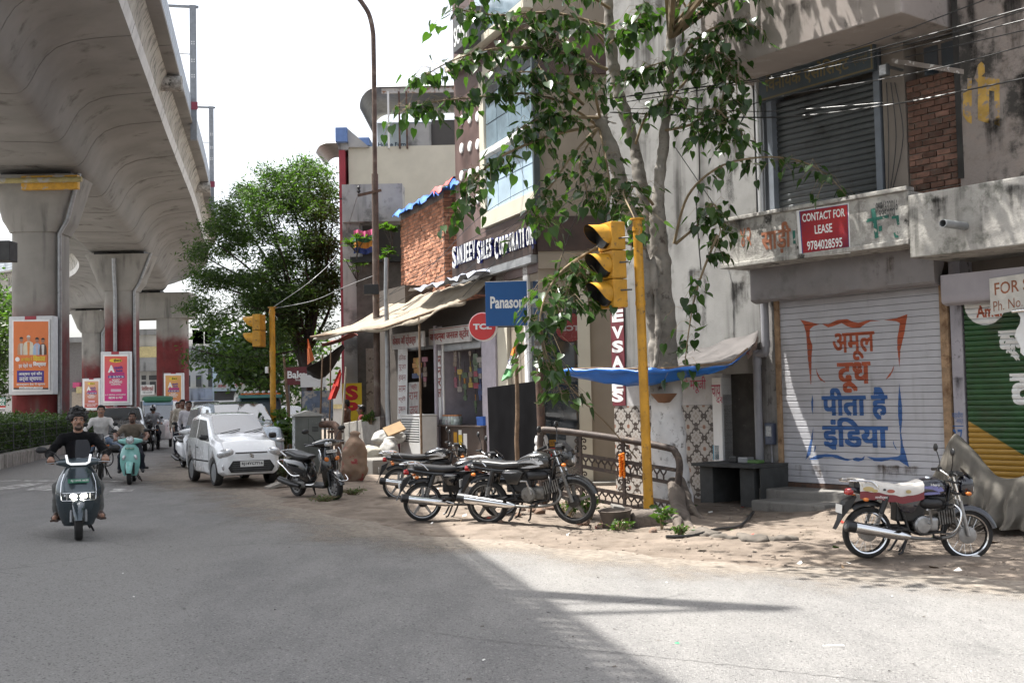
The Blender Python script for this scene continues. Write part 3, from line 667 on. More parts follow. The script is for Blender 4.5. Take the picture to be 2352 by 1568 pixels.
zg0,zg1=WR.px(2097,592,.93)[1],WR.px(2097,447,.93)[1]
bx('balcony_slab',mat('weathered_white_slab',(.37,.355,.33),.9,var=.15,sc=2,dirt=((.14,.14,.12),.52,.70,2.6),streak=((.09,.09,.08),.46,.66,5),bump=.008,bsc=25),RB,b0+.004,sE,-.93,.3,zg0,zg1,.015)
ov0=WR.px(1612,150,1.15)[0];ov1=WR.px(2070,26,1.15)[0];ozb=6.44
bx('roof_overhang',mat('stained_beige_overhang',(.31,.27,.25),.9,var=.1,sc=1.2,dirt=((.05,.045,.042),.57,.68,1.7),streak=((.42,.375,.355),.55,.7,2.4),bump=.004),RB,ov0,ov1,-1.15,.32,ozb,ozb+3.5,.02)
us0,us1,uzb,uzt=wrect(WR,1772,178,2018,470)
coarse=[(0,-.012),(.06,.004),(.3,.012),(.55,.016),(.8,.012),(.94,.004),(1,-.012)]
shutter(RB,'rolling_shutter',us0,us1,zf1+.02,ozb-.35,.088,coarse,mat('grey_shutter_paint',(.085,.092,.095),.5,.3,var=.12,sc=2,dirt=((.055,.055,.055),.5,.7,3)),.1)
bx('upper_jamb',mat('blue_grey_jamb',(.17,.19,.22),.7,var=.1),RB,us1,us1+.1,-.03,.3,zf1,ozb);bx('upper_jamb',_MC['blue_grey_jamb'],RB,us0-.1,us0,-.03,.3,zf1,ozb)
a,b=WR.px(2032,300)[0],WR.px(2083,300)[0];bx('pilaster',m_beige,RB,a,b,-.02,.3,zf1,ozb-.01)
a,b=WR.px(1727,300)[0],WR.px(1762,300)[0];bx('pilaster',flat('slate_strip',(.10,.11,.125),.8),RB,a-.12,us0-.1,.02,.3,zf1,ozb-.004)
mb=MB();q=WR.px(1752,380)[0];mb.cyl((q,-.06,zf1),(q,-.06,ozb),.055,n=14);mb.build('rain_pipe',mat('silver_pipe',(.42,.42,.42),.4,.6),RB,smooth=40)
m_brick=mat('old_brick',(.15,.083,.062),.9,var=.25,sc=9,rnd=.4,dirt=((.10,.075,.06),.5,.68,8),bump=.006,spec=.2);m_mort=mat('mortar',(.24,.215,.19),.95,var=.2,sc=9)
def bricks(par,x0,x1,z0,z1,y,bw,bh,mt,dep=.1,jit=.006):
 me=MB().box(-bw/2+.006,bw/2-.006,-.012,dep,-bh/2+.007,bh/2-.007).mesh('brick',mt,bevel=.006,seg=1);r=0;z=z0+bh/2
 hf=MB().box(-bw/4+.006,bw/4-.006,-.012,dep,-bh/2+.007,bh/2-.007).mesh('brick',mt,bevel=.006,seg=1)
 while z+bh/2<=z1+.01:
  x=x0
  while x<x1-.02:
   w=bw if not(r%2 and x==x0)and x1-x>bw*.75 else bw/2
   link('brick',me if w==bw else hf,par,Matrix.Translation((x+w/2+random.uniform(-1,1)*jit*.5,y+random.uniform(-1,1)*jit*1.4,z+random.uniform(-1,1)*jit*.4))@Matrix.Rotation(random.uniform(-.025,.025),4,'Y'));x+=w
  z+=bh;r+=1
a,b=WR.px(2083,300)[0],WR.px(2206,300)[0];zt2=WR.px(2150,172)[1]
bi=bx('brick_infill',m_mort,RB,a+.01,b,.02,.3,zf1,zt2);bricks(bi,a+.02,b,zf1+.05,zt2,0,.215,.088,m_brick)
wd0,wd1,wz0,wz1=wrect(WR,2108,128,2192,176)
wf=bx('vent_window',flat('vent_frame',(.16,.13,.11),.8),RB,wd0,wd1,.12,.16,zt2+.02,wz1+.15)
for i in(0,1):bx('pane',m_glass,wf,wd0+.03+i*(wd1-wd0)/2,wd0-.03+(i+1)*(wd1-wd0)/2,.10,.119,zt2+.05,wz1+.11)
m_r2=mat('peeling_brown_wall',(.21,.175,.155),.9,var=.25,sc=1.8,peel=((.24,.205,.185),.42,.5,4),dirt=((.04,.036,.032),.47,.60,1.5),streak=((.25,.22,.2),.55,.7,3.5),bump=.008,bsc=22)
a2=WR.px(2208,300)[0];bx('side_wall',m_r2,RB,a2,sE,-.06,.3,zf1+.0,wall_top)
b2=WR.px(2222,300)[0];bx('stain_drip',mat('black_stain',(.03,.028,.026),.95,var=.3),RB,a2-.03,a2+.05,-.075,-.055,zf1+.2,7.2)
m_yl=mat('peeling_yellow_letters',(.42,.26,.06),.85,var=.25,sc=5,dirt=((.24,.2,.18),.5,.58,8))
for pl in([(2212,215),(2222,210),(2222,180),(2232,180),(2232,285),(2222,280),(2212,265)],[(2238,180),(2246,150),(2254,142),(2262,150),(2262,168),(2254,176),(2296,182),(2296,290),(2284,286),(2284,210),(2272,208),(2272,284),(2246,276),(2246,190)]):
 wpoly(WR,RB,'painted_letter',m_yl,pl,.064)
st=zb-.07;mm=mat('cement_step',(.20,.19,.175),.9,var=.2,sc=3,dirt=((.11,.1,.09),.5,.7,3),bump=.006)
def gW(s_,o):p=WR.w(s_,0,o);return gz(p.x,p.y)
bx('door_step',mm,RB,WR.px(1722,1150,.55)[0],s1+.4,-.55,.25,-.5,st,.03);bx('door_step',mm,RB,WR.px(1735,1190,.95)[0],WR.px(1905,1190,.95)[0],-1.04,-.5,-.6,st-.13,.03)
def board(W,name,lab,cat,x0,y0,x1,y1,out,th,mt,group=None):
 e=empty(name,lab,cat,W.M,group);wb(W,e,'panel',mt,x0,y0,x1,y1,out-th,out,.004);return e
m_redp=mat('red_print',(.52,.035,.035),.6,var=.08,sc=3,dirt=((.42,.03,.03),.5,.7,5));m_wp=flat('white_print',(.75,.75,.74),.6);m_bluel=flat('navy_print',(.04,.05,.2),.6)
def skewboard(W,pts,out):
 q=[(W.px(x,y,out)[0],-out,W.px(x,y,out)[1])for x,y in pts];return[V(p)for p in q]
def sheetsign(W,name,lab,cat,pts,out,mt,rows,th=.006,group=None):
 """thin board given by its 4 corner pixels (tl, tr, br, bl); rows = (text, material, u0, v0, u1, v1, bold)"""
 e=empty(name,lab,cat,W.M,group);tl,tr,br,bl=skewboard(W,pts,out);n=(tr-tl).cross(bl-tl).normalized();n=n if n.y<0 else-n
 MB().hexa([p for p in(bl,br,br-n*th,bl-n*th,tl,tr,tr-n*th,tl-n*th)]).build('panel',mt,e)
 for bd,m_,u0,v0,u1,v1,of in rows:
  def f(u,v,lift):return bl.lerp(br,u).lerp(tl.lerp(tr,u),v)+n*lift
  if bd is None:MB().poly([f(u0,v0,.002),f(u1,v0,.002),f(u1,v1,.002),f(u0,v1,.002)]).build('colour_field',m_,e,recalc=False);continue
  _ft(bd,m_,e,of,f,u0,v0,u1,v1)
 return e
def _ft(bd,m_,e,of,f,u0,v0,u1,v1):
 return text(bd,Matrix.Identity(4),1,1,m_,e,of,fn=lambda p:f(u0+(u1-u0)*p[0],v0+(v1-v0)*p[1],.004+p[2]),dz=.0005)
sheetsign(WR,'lease_poster','red CONTACT FOR LEASE poster pasted on the balcony slab','poster',[(1829,484),(1949,466),(1953,581),(1837,593)],.906,m_wp,[(None,m_bluel,.055,.04,.985,.975,0),(None,m_redp,.075,.055,.975,.965,0),('CONTACT FOR',m_wp,.11,.74,.93,.91,.02),('LEASE',m_wp,.34,.46,.68,.64,.02),('9784028595',m_wp,.17,.14,.86,.33,.02)])
ps=empty('painted_shop_sign','old hand painted Hindi shop sign flaking off the balcony slab','painted sign',WR.M)
m_pbr=mat('brown_sign_paint',(.30,.115,.06),.8,var=.2,dirt=((.42,.39,.35),.6,.66,9));m_pgr=mat('green_sign_paint',(.02,.12,.09),.8,var=.2,dirt=((.42,.39,.35),.56,.62,11))
wtext(WR,ps,'साड़ी',1748,518,1818,578,.952-.05+.003,m_pbr,.03)
wtext(WR,ps,'४२',1700,525,1726,565,.905,m_pbr,.01);wtext(WR,ps,'9001632016',2012,466,2062,482,.905,flat('pencil',(.06,.06,.06)),0)
wtext(WR,ps,'995070',2018,483,2056,496,.905,_MC['pencil'],0)
for pl in([(1990,503),(2042,493),(2042,500),(1990,511)],[(2000,480),(2010,478),(2018,545),(2010,548)],[(2048,497),(2064,494),(2066,516),(2061,517),(2058,502),(2048,503)],[(2018,520),(2026,518),(2026,530),(2018,532)],[(2052,535),(2062,532),(2064,546),(2055,546)],[(1820,530),(1826,529),(1828,560),(1822,560)]):wpoly(WR,ps,'paint_remnant',m_pgr,pl,.905)
us=sheetsign(WR,'upper_shop_sign','dark tilted Hindi shop sign with yellow border under the overhang','shop sign',[(1742,168),(2006,98),(2008,160),(1745,236)],.28,mat('dark_blue_board',(.045,.06,.07),.6),[(None,mat('dull_yellow',(.17,.13,.06),.7),.01,.04,.99,.1,0),(None,_MC['dull_yellow'],.01,.9,.99,.96,0),(None,_MC['dull_yellow'],.975,.1,.988,.9,0),('िवनायक एसोिसएट',_MC['dull_yellow'],.06,.18,.80,.85,.02),('प्रोपर्टी',_MC['dull_yellow'],.83,.3,.95,.7,0)],.07)
sheetsign(WR,'sale_board','hand lettered white FOR SALE board above the green shutter','sign',[(2272,640),(2420,618),(2420,696),(2276,724)],.37,mat('cream_board',(.60,.585,.54),.7),[('FOR SALE',m_pbr,.08,.52,.97,.86,.01),('Ph. No. 94140',m_pbr,.05,.08,.97,.36,-.003)],.01)
e=empty('spout_pipe','short grey drain spout sticking out of the balcony slab','pipe',WR.M);q=WR.px(2218,520,.93);mb=MB();mb.lathe([(.0,.01),(.052,.01),(.052,.52),(.045,.52),(.045,.05),(0,.05)],Matrix.Translation((q[0],-.93,q[1]))@Euler((pi/2,-.45,0)).to_matrix().to_4x4(),18);mb.build('pipe',m_galv,e,smooth=40)
e=empty('floodlight','small square floodlight on the bracket beside the upper sign','lamp',WR.M);a,b,z0_,z1_=wrect(WR,2017,150,2037,172,.5)
bx('housing',m_steel,e,a,b,-.5,-.42,z0_,z1_,.01);bx('lens',m_lens,e,a+.015,b-.015,-.506,-.5,z0_+.015,z1_-.015);bx('bracket',m_steel,e,(a+b)/2-.02,(a+b)/2+.02,-.43,.29,z1_-.03,z1_+.0)
e=empty('wall_bracket','rusty steel angle spanning the bricked window','bracket',WR.M);A,B=WR.px(2048,140,.32),WR.px(2216,166,.1)
mb=MB();mb.hexa([(A[0],-.32,A[1]-.03),(B[0],-.05,B[1]-.03),(B[0],.0,B[1]-.03),(A[0],-.25,A[1]-.03),(A[0],-.32,A[1]+.04),(B[0],-.05,B[1]+.04),(B[0],.0,B[1]+.04),(A[0],-.25,A[1]+.04)]);mb.build('angle_iron',mat('peeling_rust',(.2,.17,.15),.8,dirt=((.55,.53,.5),.55,.6,14)),e)
gs0,gs1=WR.px(2222,900)[0],sE-.1;gzt=WR.px(2260,690,.0)[1];gzb=WR.px(2300,1090)[1]-.6
def paint_split():
 m=mat('green_yellow_shutter',(.016,.065,.018),.45,var=.2,sc=4,dirt=((.03,.05,.02),.5,.7,3));nt=m.node_tree;b=nt.nodes['Principled BSDF'];old=b.inputs['Base Color'].links[0].from_socket
 g=NN(nt,'ShaderNodeNewGeometry');d=NN(nt,'ShaderNodeVectorMath',operation='DOT_PRODUCT');d.inputs[1].default_value=WR.u;nt.links.new(g.outputs['Position'],d.inputs[0])
 sx=NN(nt,'ShaderNodeSeparateXYZ');nt.links.new(g.outputs['Position'],sx.inputs[0]);o=WR.O.dot(WR.u)
 p0,p1=WR.px(2225,966),WR.px(2352,1045);k=(p1[1]-p0[1])/(p1[0]-p0[0])
 t=mth(nt,'SUBTRACT',mth(nt,'MULTIPLY',mth(nt,'SUBTRACT',d.outputs['Value'],o+p0[0]),k),mth(nt,'SUBTRACT',sx.outputs[2],p0[1]))
 nt.links.new(mixc(nt,ramp(nt,t,-.01,.01),old,(.34,.19,.025)),b.inputs['Base Color']);return m
SH2,zs2,pf2=shutter(RB,'rolling_shutter',gs0,gs1,gzb,gzt+.05,.072,coarse,paint_split(),.0)
o=MB();c=WR.px(2262,705,.02);rr=.30;o.poly([(c[0]+rr*cos(t),-.02,c[1]+.06+rr*1.0*sin(t))for t in[pi+pi*i/20 for i in range(21)]]);drape(o.build('painted_disc',m_white,SH2,recalc=False),zs2,pf2)
t=wtext(WR,SH2,'Amul',2240,702,2300,726,.03,m_pr,.03);drape(t,zs2,pf2,.0032)
for bd,q in(('क्ष',(2292,760,2362,828)),('ट',(2318,858,2372,930))):drape(wtext(WR,SH2,bd,*q,.02,m_white,.06),zs2,pf2)
e=empty('torn_plastic_sheet','torn white plastic sheet hanging from a rod below the sale board','sheet',WR.M)
a,b,z0_,z1_=wrect(WR,2336,716,2420,806,.45);mb=MB()
mb.loft([[(a+(b-a)*i/8+.03*sin(j*1.3),-.45+.03*sin(i*2+j),z1_-(z1_-z0_)*j/7-(.05*(i%2)if j==7 else 0))for i in range(9)]for j in range(8)],False,False);mb.build('sheet',m_white,e,smooth=60,recalc=False)
mb=MB();mb.cyl((a-.06,-.45,z1_+.01),(b,-.45,z1_+.03),.025);mb.build('rod',m_chrome,e,smooth=40)
e=empty('painted_notice','blue hand painted Hindi notice low on the pinkish pillar','painted sign',WR.M)
wtext(WR,e,'महावीरा',2186,944,2212,962,.024,m_pb,.0);wtext(WR,e,'आर्ट',2196,962,2213,974,.024,m_pb,.0);wtext(WR,e,'37',2187,985,2212,1030,.024,m_pb,.0)
for y in(977,1036):wpoly(WR,e,'rule',m_pb,[(2186,y),(2213,y),(2213,y+2),(2186,y+2)],.024)
# ================================================================ grey wall with tiles behind the tree
GW=empty('grey_side_wall','tall stained grey plaster wall with patterned tiles behind the tree','wall',WR.M)
gA=WR.px(1406,700)[0];zt0=WR.px(1500,931)[1];gB=WR.px(1640,900)[0]
bx('plaster_wall',m_plaster,GW,gA,sw-.012,0,.6,zt0+.5,wall_top);bx('whitewash_band',mat('whitewash',(.46,.455,.46),.9,var=.1,dirt=((.35,.33,.31),.55,.75,3)),GW,gA,gB+.2,-.012,.6,zt0,zt0+.52)
bx('tile_bed',m_mort,GW,gA,gB+.2,.0,.6,-.4,zt0-.002)
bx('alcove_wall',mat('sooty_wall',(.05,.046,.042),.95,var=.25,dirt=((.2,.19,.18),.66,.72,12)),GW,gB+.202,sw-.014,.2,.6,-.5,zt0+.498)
def tilemat():
 m=bpy.data.materials.new('patterned_tile');m.use_nodes=True;nt=m.node_tree;b=nt.nodes['Principled BSDF']
 tc=NN(nt,'ShaderNodeTexCoord');sx=NN(nt,'ShaderNodeSeparateXYZ');nt.links.new(tc.outputs['Object'],sx.inputs[0]);P=.365
 def cs(o,ph=0,k=1):return mth(nt,'COSINE',mth(nt,'MULTIPLY',o,2*pi*k/P))
 cx_,cz_=cs(sx.outputs[0]),cs(sx.outputs[2]);f=mth(nt,'ADD',cx_,cz_)
 w=mth(nt,'ADD',f,mth(nt,'MULTIPLY',mth(nt,'MULTIPLY',cs(sx.outputs[0],0,3),cs(sx.outputs[2],0,3)),.45));a=mth(nt,'ABSOLUTE',w)
 c=mixc(nt,ramp(nt,a,.36,.42),(.045,.032,.026),(.36,.34,.315));c=mixc(nt,mth(nt,'MULTIPLY',ramp(nt,mth(nt,'ABSOLUTE',mth(nt,'SUBTRACT',a,.78)),.07,.04),.8),c,(.12,.09,.08))
 c=mixc(nt,ramp(nt,w,1.72,1.8),c,(.24,.115,.075));c=mixc(nt,ramp(nt,w,-1.72,-1.8),c,(.27,.235,.21))
 nt.links.new(c,b.inputs['Base Color']);b.inputs['Roughness'].default_value=.35;return m
m_tile=tilemat();tm=MB().box(.0015,.3635,-.018,.02,.0015,.3635).mesh('tile',m_tile,bevel=.002,seg=1)
z=zt0-.366
while z>zt0-1.9:
 x=gA
 while x<gB-.36:link('tile',tm,GW,Matrix.Translation((x,0,z)));x+=.365
 z-=.365
tn=MB().box(.0015,.20,-.03,.02,.0015,.3635).mesh('tile',m_tile,bevel=.002,seg=1);z=zt0-.366
while z>zt0-1.9:link('tile',tn,GW,Matrix.Translation((gB-.21,-.01,z)));z-=.365
bx('white_pillar',m_white,GW,gB+.0,gB+.2,-.05,.2,-.4,zt0+.45,.008)
e=empty('painted_notice','pink hand painted Hindi words on the white band beside the trunk','painted sign',WR.M);m_pk=mat('pink_sign_paint',(.42,.03,.10),.7)
wtext(WR,e,'के मेरूजी',1566,866,1622,902,.016,m_pk,.0);wtext(WR,e,'चाय',1634,884,1655,910,.056,m_pk,0);wtext(WR,e,'दर',1645,912,1660,926,.056,m_pk,0)
TB=empty('stone_stall_table','dark stone slab table in the sooty alcove beside the shop','table',WR.M);ms=mat('sooty_stone',(.05,.052,.052),.85,var=.25,dirt=((.04,.04,.04),.5,.7,4))
ta,tz=WR.px(1592,1062,.75);tb_=WR.px(1738,1065,.75)[0];bx('slab',ms,TB,ta,tb_,-.8,.195,tz-.05,tz,.008)
for a in(ta+.05,tb_-.42,tb_-.03):bx('support',ms,TB,a,a+.28 if a<tb_-.1 else a+.03,-.66,.19,-.6,tz-.052,.01)
for i,(a,w,h,mt)in enumerate(((.55,.16,.10,m_blk),(.75,.2,.09,m_galv),(.95,.22,.05,mat('green_packet',(.1,.2,.06),.6)))):
 o=bx(['cooking_pan','steel_tray','snack_packet'][i],mt,None,-w/2,w/2,-.08,.08,0,h,.015);o.matrix_world=WR.M@Matrix.Translation((ta+a,-.35,tz+.001));tag(o,['black cooking pan on the stone table','metal tray on the stone table','green packet on the stone table'][i],['pan','tray','packet'][i])
o=wb(WR,None,'blue_poster',mat('blue_poster_print',(.10,.28,.38),.6),1637,1022,1652,1056,.045,.05);o.matrix_world=WR.M;tag(o,'small torn blue poster low on the narrow tile strip','poster')
PP=empty('drain_pipe','thick grey drain pipe with an elbow beside the white shutter','pipe',WR.M);m_pvc=mat('grey_pvc',(.23,.23,.25),.5,var=.08,dirt=((.2,.19,.18),.62,.8,3))
p1,p2=WR.px(1755,690,.12),WR.px(1757,800,.12);p3,p4=WR.px(1738,815,.12),WR.px(1741,1125,.12)
mb=MB();mb.tube(spline([(p1[0],-.12,zf0),(p1[0],-.12,p2[1]+.06),(p2[0]-.03,-.12,p2[1]-.06),(p3[0]+.02,-.12,p3[1]),(p3[0],-.12,p3[1]-.12),(p3[0],-.12,p4[1]-.1)],8),.065,14);mb.build('pipe',m_pvc,PP,smooth=40)
for z in(p2[1]+.02,p3[1]-.16):mb=MB();mb.cyl(((p1 if z>p3[1]else p3)[0],-.12,z),((p1 if z>p3[1]else p3)[0],-.12,z+.1),.076,n=14);mb.build('coupling',m_pvc,PP,smooth=40)
e=empty('electricity_meter','blue grey electricity meter beside the white shutter','meter',WR.M);a,b,z0_,z1_=wrect(WR,1755,971,1776,1021,.1)
bx('case',mat('meter_case',(.06,.075,.12),.3,coat=.4),e,a,b,-.1,-.01,z0_,z1_,.02);bx('dial',m_lens,e,a+.03,b-.03,-.106,-.1,z0_+.13,z1_-.05)
mb=MB();mb.cyl(((a+b)/2,-.04,z0_),((a+b)/2+.02,-.04,z0_-.75),.016);mb.build('conduit',m_pvc,e)
def filmmat(nm,col,sc):
 m=bpy.data.materials.new(nm);m.use_nodes=True;nt=m.node_tree;b=nt.nodes['Principled BSDF'];b.inputs['Roughness'].default_value=.95;b.inputs['Specular IOR Level'].default_value=.05;b.inputs['Base Color'].default_value=(*col,1)
 pos=NN(nt,'ShaderNodeNewGeometry').outputs['Position'];at=NN(nt,'ShaderNodeAttribute',attribute_name='dust');n1=noise(nt,pos,sc,7,.68,(1,1,.12));n2=noise(nt,pos,sc*1.3,6,.7)
 f=mth(nt,'ADD',at.outputs['Fac'],mth(nt,'ADD',mth(nt,'MULTIPLY',mth(nt,'SUBTRACT',n1,.5),1.9),mth(nt,'MULTIPLY',mth(nt,'SUBTRACT',n2,.5),1.0)));nt.links.new(mth(nt,'MULTIPLY',ramp(nt,f,.42,1.05),.82),b.inputs['Alpha']);return m
m_st,m_gr=filmmat('water_stain',(.022,.021,.02),4.0),filmmat('brown_grime',(.10,.07,.05),5.0)
def stain(par,x0,y0,x1,y1,out,m=None,top=.8,k=.85):
 a,b,z0,z1=wrect(WR,x0,y0,x1,y1,out);n=10;mb=MB();rows=[[(a+(b-a)*i/n,-out,z1+(z0-z1)*j/n)for j in range(n+1)]for i in range(n+1)];mb.loft(rows,False,False);o=mb.build('stain',m or m_st,par,recalc=False)
 at_=o.data.attributes.new('dust','FLOAT','POINT');at_.data.foreach_set('value',[k*(1-abs(2*i/n-1)**2)*(1-(j/n)**1.6)*(top if j else .0)for i in range(n+1)for j in range(n+1)])
for q in((1590,180,1690,520),(1545,60,1600,420),(1640,300,1725,640),(1560,600,1640,860),(1660,640,1742,780),(1480,520,1560,800)):stain(GW,*q,.004,k=1.05)
for q in((2205,-20,2262,260),(2285,-20,2380,170),(2240,270,2330,430),(2320,150,2400,420)):stain(RB,*q,.066,k=1.1)
for q in((1620,60,1780,150),(1900,-40,2070,40),(1760,20,1900,110)):stain(RB,*q,1.153,k=.9)
for q in((1662,500,1740,622),(1740,560,1835,615),(1960,480,2080,600)):stain(RB,*q,.904,k=.8)
for q in((2100,450,2200,600),(2190,430,2300,580),(2290,420,2400,560)):stain(RB,*q,.934,k=.85)
for q in((1780,1060,1960,1122),(1950,1060,2170,1130)):stain(SH1,*q,.016,m_gr,.9,.8)
for q in((1725,612,1900,700),(1900,600,2140,690)):stain(RB,*q,.445,m_gr,.8,.6)
stain(RB,2180,690,2222,800,.026,k=.9);stain(RB,2180,860,2222,950,.026,k=.8)
# ================================================================ showroom (frames WL: street face, WF: face towards the camera)
WL=Wall(.56,23.0,22);WF=Wall(.56,23.0,90)
SB=empty('showroom_building','brown and beige electronics showroom behind the peepal tree','building',V((0,0,0)))
LF=empty('street_face',parent=SB,M=WL.M);FF=empty('front_face',parent=SB,M=WF.M)
for o in(LF,FF):o.matrix_world=(WL if o is LF else WF).M
xL=WL.px(1046,400)[0];xG=WL.px(1143,900)[0];xR=WF.px(1408,400)[0]
zS0,zS1=WL.px(1238,583)[1],WL.px(1238,500)[1]
zT=14.0
bx('upper_wall',m_brownlam,LF,xL,-.01,0,3.0,zS0-.35,zT);bx('upper_wall',m_tan,FF,0,xR+.25,.0,3.0,zS0-.3,zT)
bx('sign_band',m_darklam,LF,xL-.02,.02,-.12,-.002,zS0,zS1);bx('sign_band',m_darklam,FF,-.01,xR+.05,-.09,-.002,zS0+.05,zS1+.02)
bx('beam',m_galv,LF,xL-.02,.0,-.16,.0,zS0-.17,zS0-.01);bx('beam',m_tan,FF,0.0,xR+.05,-.06,0,zS0-.3,zS0+.048)
bx('dark_panel',m_brownlam,FF,-.01,xR+.05,-.07,-.002,WF.px(1320,172)[1],WF.px(1320,75)[1])
gx0,gx1=WL.px(1121,350)[0],WL.px(1236,350)[0];gz0,gz1=WL.px(1180,466)[1],WL.px(1180,128)[1]
wn=bx('window',m_cream,LF,gx0-.28,gx0,-.1,.0,gz0-.3,gz1+.1);bx('sill',m_cream,wn,gx0,gx1+.06,-.14,.0,gz0-.32,gz0);bx('head',m_cream,wn,gx0,gx1+.06,-.1,.0,gz1,gz1+.25);bx('side_post',flat('dark_bluegreen_post',(.04,.055,.06)),wn,gx1,gx1+.07,-.13,0,gz0-.3,gz1)
m_panel=mat('pale_blue_panel',(.40,.52,.62),.2,var=.12,sc=1.5)
rows=[gz0,gz0+.62,gz0+1.24,gz0+1.36,gz0+1.98,gz0+2.6,gz0+3.2,gz1]
for i in range(len(rows)-1):
 if i==2:bx('ledge',m_white,wn,gx0,gx1,-.2,.0,rows[i]-.01,rows[i+1]);continue
 for k in range(4):
  a=gx0+(gx1-gx0)*k/4;bx('pane',m_panel if i<2 else m_glassb if i<5 else m_glass,wn,a+.012,a+(gx1-gx0)/4-.012,-.05,-.01,rows[i]+.012,rows[i+1]-.012)
for r_,y in enumerate((277,341,404,466)):
 for c_,x in enumerate((1061,1080,1098)):
  p=WL.px(x,y-c_*4.5);mb=MB();mb.lathe([(0,.03),(.11,.03),(.125,.015),(.125,0)],Matrix.Translation((p[0],-.001,p[1]))@Matrix.Rotation(pi/2,4,'X'),16);mb.build('round_button',m_white,LF,smooth=40)
u0=WL.px(1095,30)[0];bx('upper_window',m_glassb,LF,u0,-.05,-.06,0,WL.px(1150,62)[1],zT-.5);bx('upper_ledge',m_cream,LF,xL,.03,-.22,0,WL.px(1150,80)[1],WL.px(1150,62)[1]-.01)
zf=-.3
def lc(x0,x1,m,dep=.35,out=.0,zt_=None):a,b=WL.px(x0,850)[0],WL.px(x1,850)[0];bx('column',m,LF,a,b,-out,dep,zf,zt_ or zS0-.17,.005)
lc(1143,1166,m_cream);lc(1205,1216,m_white,.2)
mb=MB();a0_,a1_=WL.px(1166,850)[0],-.02;bx('door_panel',m_tan,LF,a0_,WL.px(1205,850)[0],.08,.2,zf,zS0-.17)
a=WL.px(1216,850)[0];bx('glass_front',m_glass,LF,a,-.02,.06,.1,zf,zS0-.5);bx('transom',m_tan,LF,a,-.02,.05,.3,zS0-.5,zS0-.17)
b0_,b1_=WF.px(1244,850)[0],WF.px(1328,850)[0];bx('glass_front',m_glass,FF,b0_,b1_,.12,.15,zf+.1,WF.px(1280,705)[1]);bx('transom',m_tan,FF,-.01,b1_,.0,.3,WF.px(1280,705)[1],zS0-.3)
bx('column',m_cream,FF,b1_,WF.px(1356,850)[0],-.12,.3,zf,zS0-.3);bx('front_wall',m_tan,FF,WF.px(1356,850)[0],xR+.25,.0,.4,zf,zS0-.302)
bx('floor_slab',m_conc,FF,-.2,xR+.2,-.5,.5,zf-.3,zf+.12);bx('interior_back',flat('dim_interior',(.06,.055,.05)),SB,-.1,2.0,25.9,26.0,-.4,4)
for i,(x,w,h,m)in enumerate(((.1,.35,.5,m_blk),(.5,.4,.7,m_white),(.95,.3,1.3,m_redp))):bx('boxed_appliance',m,FF,x+.05,x+.05+w,.5,.8,zf+.13+(.6 if i<2 else 0),zf+.13+h+(.6 if i<2 else 0))
for i,(x0,y0,x1,y1,m)in enumerate(((1262,995,1277,1035,m_blk),(1262,1010,1277,1024,m_yel),(1300,1000,1325,1060,m_galv),(1262,1028,1277,1052,m_redp))):wb(WF,FF,'door_sticker',m,x0,y0,x1,y1,-.119,-.112+.001*i)
wtext(WF,FF,'DUTY',1264,1013,1276,1021,-.107,m_blk,.02)
flatten(LF);flatten(FF)
lt=empty('shop_name_sign','raised white SANJEEV SALES CORPORATION letters on navy backing','shop sign',WL.M)
m_let=flat('letter_white',(.74,.75,.74),.4);m_navy=flat('letter_navy',(.015,.02,.13),.4)
def word(cap_,rest,x0,x1,yb0,yb1,yt0,yt1):
 """one word: px span x0..x1, baseline and cap line at both ends"""
 W_=WL;o=.17
 a,b=W_.px(x0,(yb0+yt0)/2,o)[0],W_.px(x1,(yb1+yt1)/2,o)[0];z0_,z1_=W_.px(x0,yb0,o)[1],W_.px(x0,yt0,o)[1];w=b-a;n=len(rest);cw=w/(n*.86+1.25)
 x=a
 for i,ch in enumerate(cap_+rest):
  g=cw*1.25 if i==0 else cw*.86;h=(z1_-z0_)if i==0 else(z1_-z0_)*.82;lo=z0_-.06 if i==0 else z0_
  gw=g*.76*(.42 if ch=='I' else 1)
  text(ch,XZ(x,lo,-.19),gw,h,m_let,lt,.015,.006,'letter');text(ch,XZ(x+.02,lo,-.155),gw,h,m_navy,lt,.015,.026,'letter_side');x+=g
word('S','ANJEEV',1041,1095,612,600,562,550);word('S','ALES',1098,1132,600,590,549,541);word('C','ORPORATION',1138,1228,590,570,540,512)
bx('backing_board',m_navy,lt,WL.px(1225,540,.13)[0],-.0,-.135,-.121,zS0+.1,zS1-.02)
e=empty('vertical_banner','maroon vertical banner lettered SANJEEV SALES on the grey wall','banner',WR.M);a,b,z0_,z1_=wrect(WR,1400,640,1437,931,.03);bx('cloth',mat('maroon_cloth',(.13,.018,.028),.7,var=.15),e,a,b,-.03,-.014,z0_,z1_)
zz=z1_-.02;H=(z1_-z0_)/9.2
for i,ch in enumerate('JEEV'+' '+'SALES'):
 if ch!=' ':
  y=(708-2*52,708-52,708,748,0,786,818,852,866,896)[i]if i else 570;yy={0:590,1:630,2:668,3:712,5:783,6:820,7:850,8:868,9:895}[i]
  if i<2:continue
  yy={2:712,3:750,5:783,6:818,7:848,8:872,9:897}[i];hh=26 if i!=7 else 22
  if yy>0:wtext(WR,e,ch,1405,yy,1432,yy+hh,.032,m_wp,.05)
e=empty('sony_sign','dark SONY sign box high on the showroom corner','shop sign',WL.M);a,b,z0_,z1_=wrect(WL,1040,46,1078,92,.5);bx('box',m_steel,e,a,b,-.5,-.0,z0_,z1_,.01);text('SONY',XZ(a+.06,z0_+.12,-.505),b-a-.12,(z1_-z0_)*.55,m_let,e,.02)
m_pan=mat('panasonic_blue',(.008,.085,.27),.4,var=.05,sc=2)
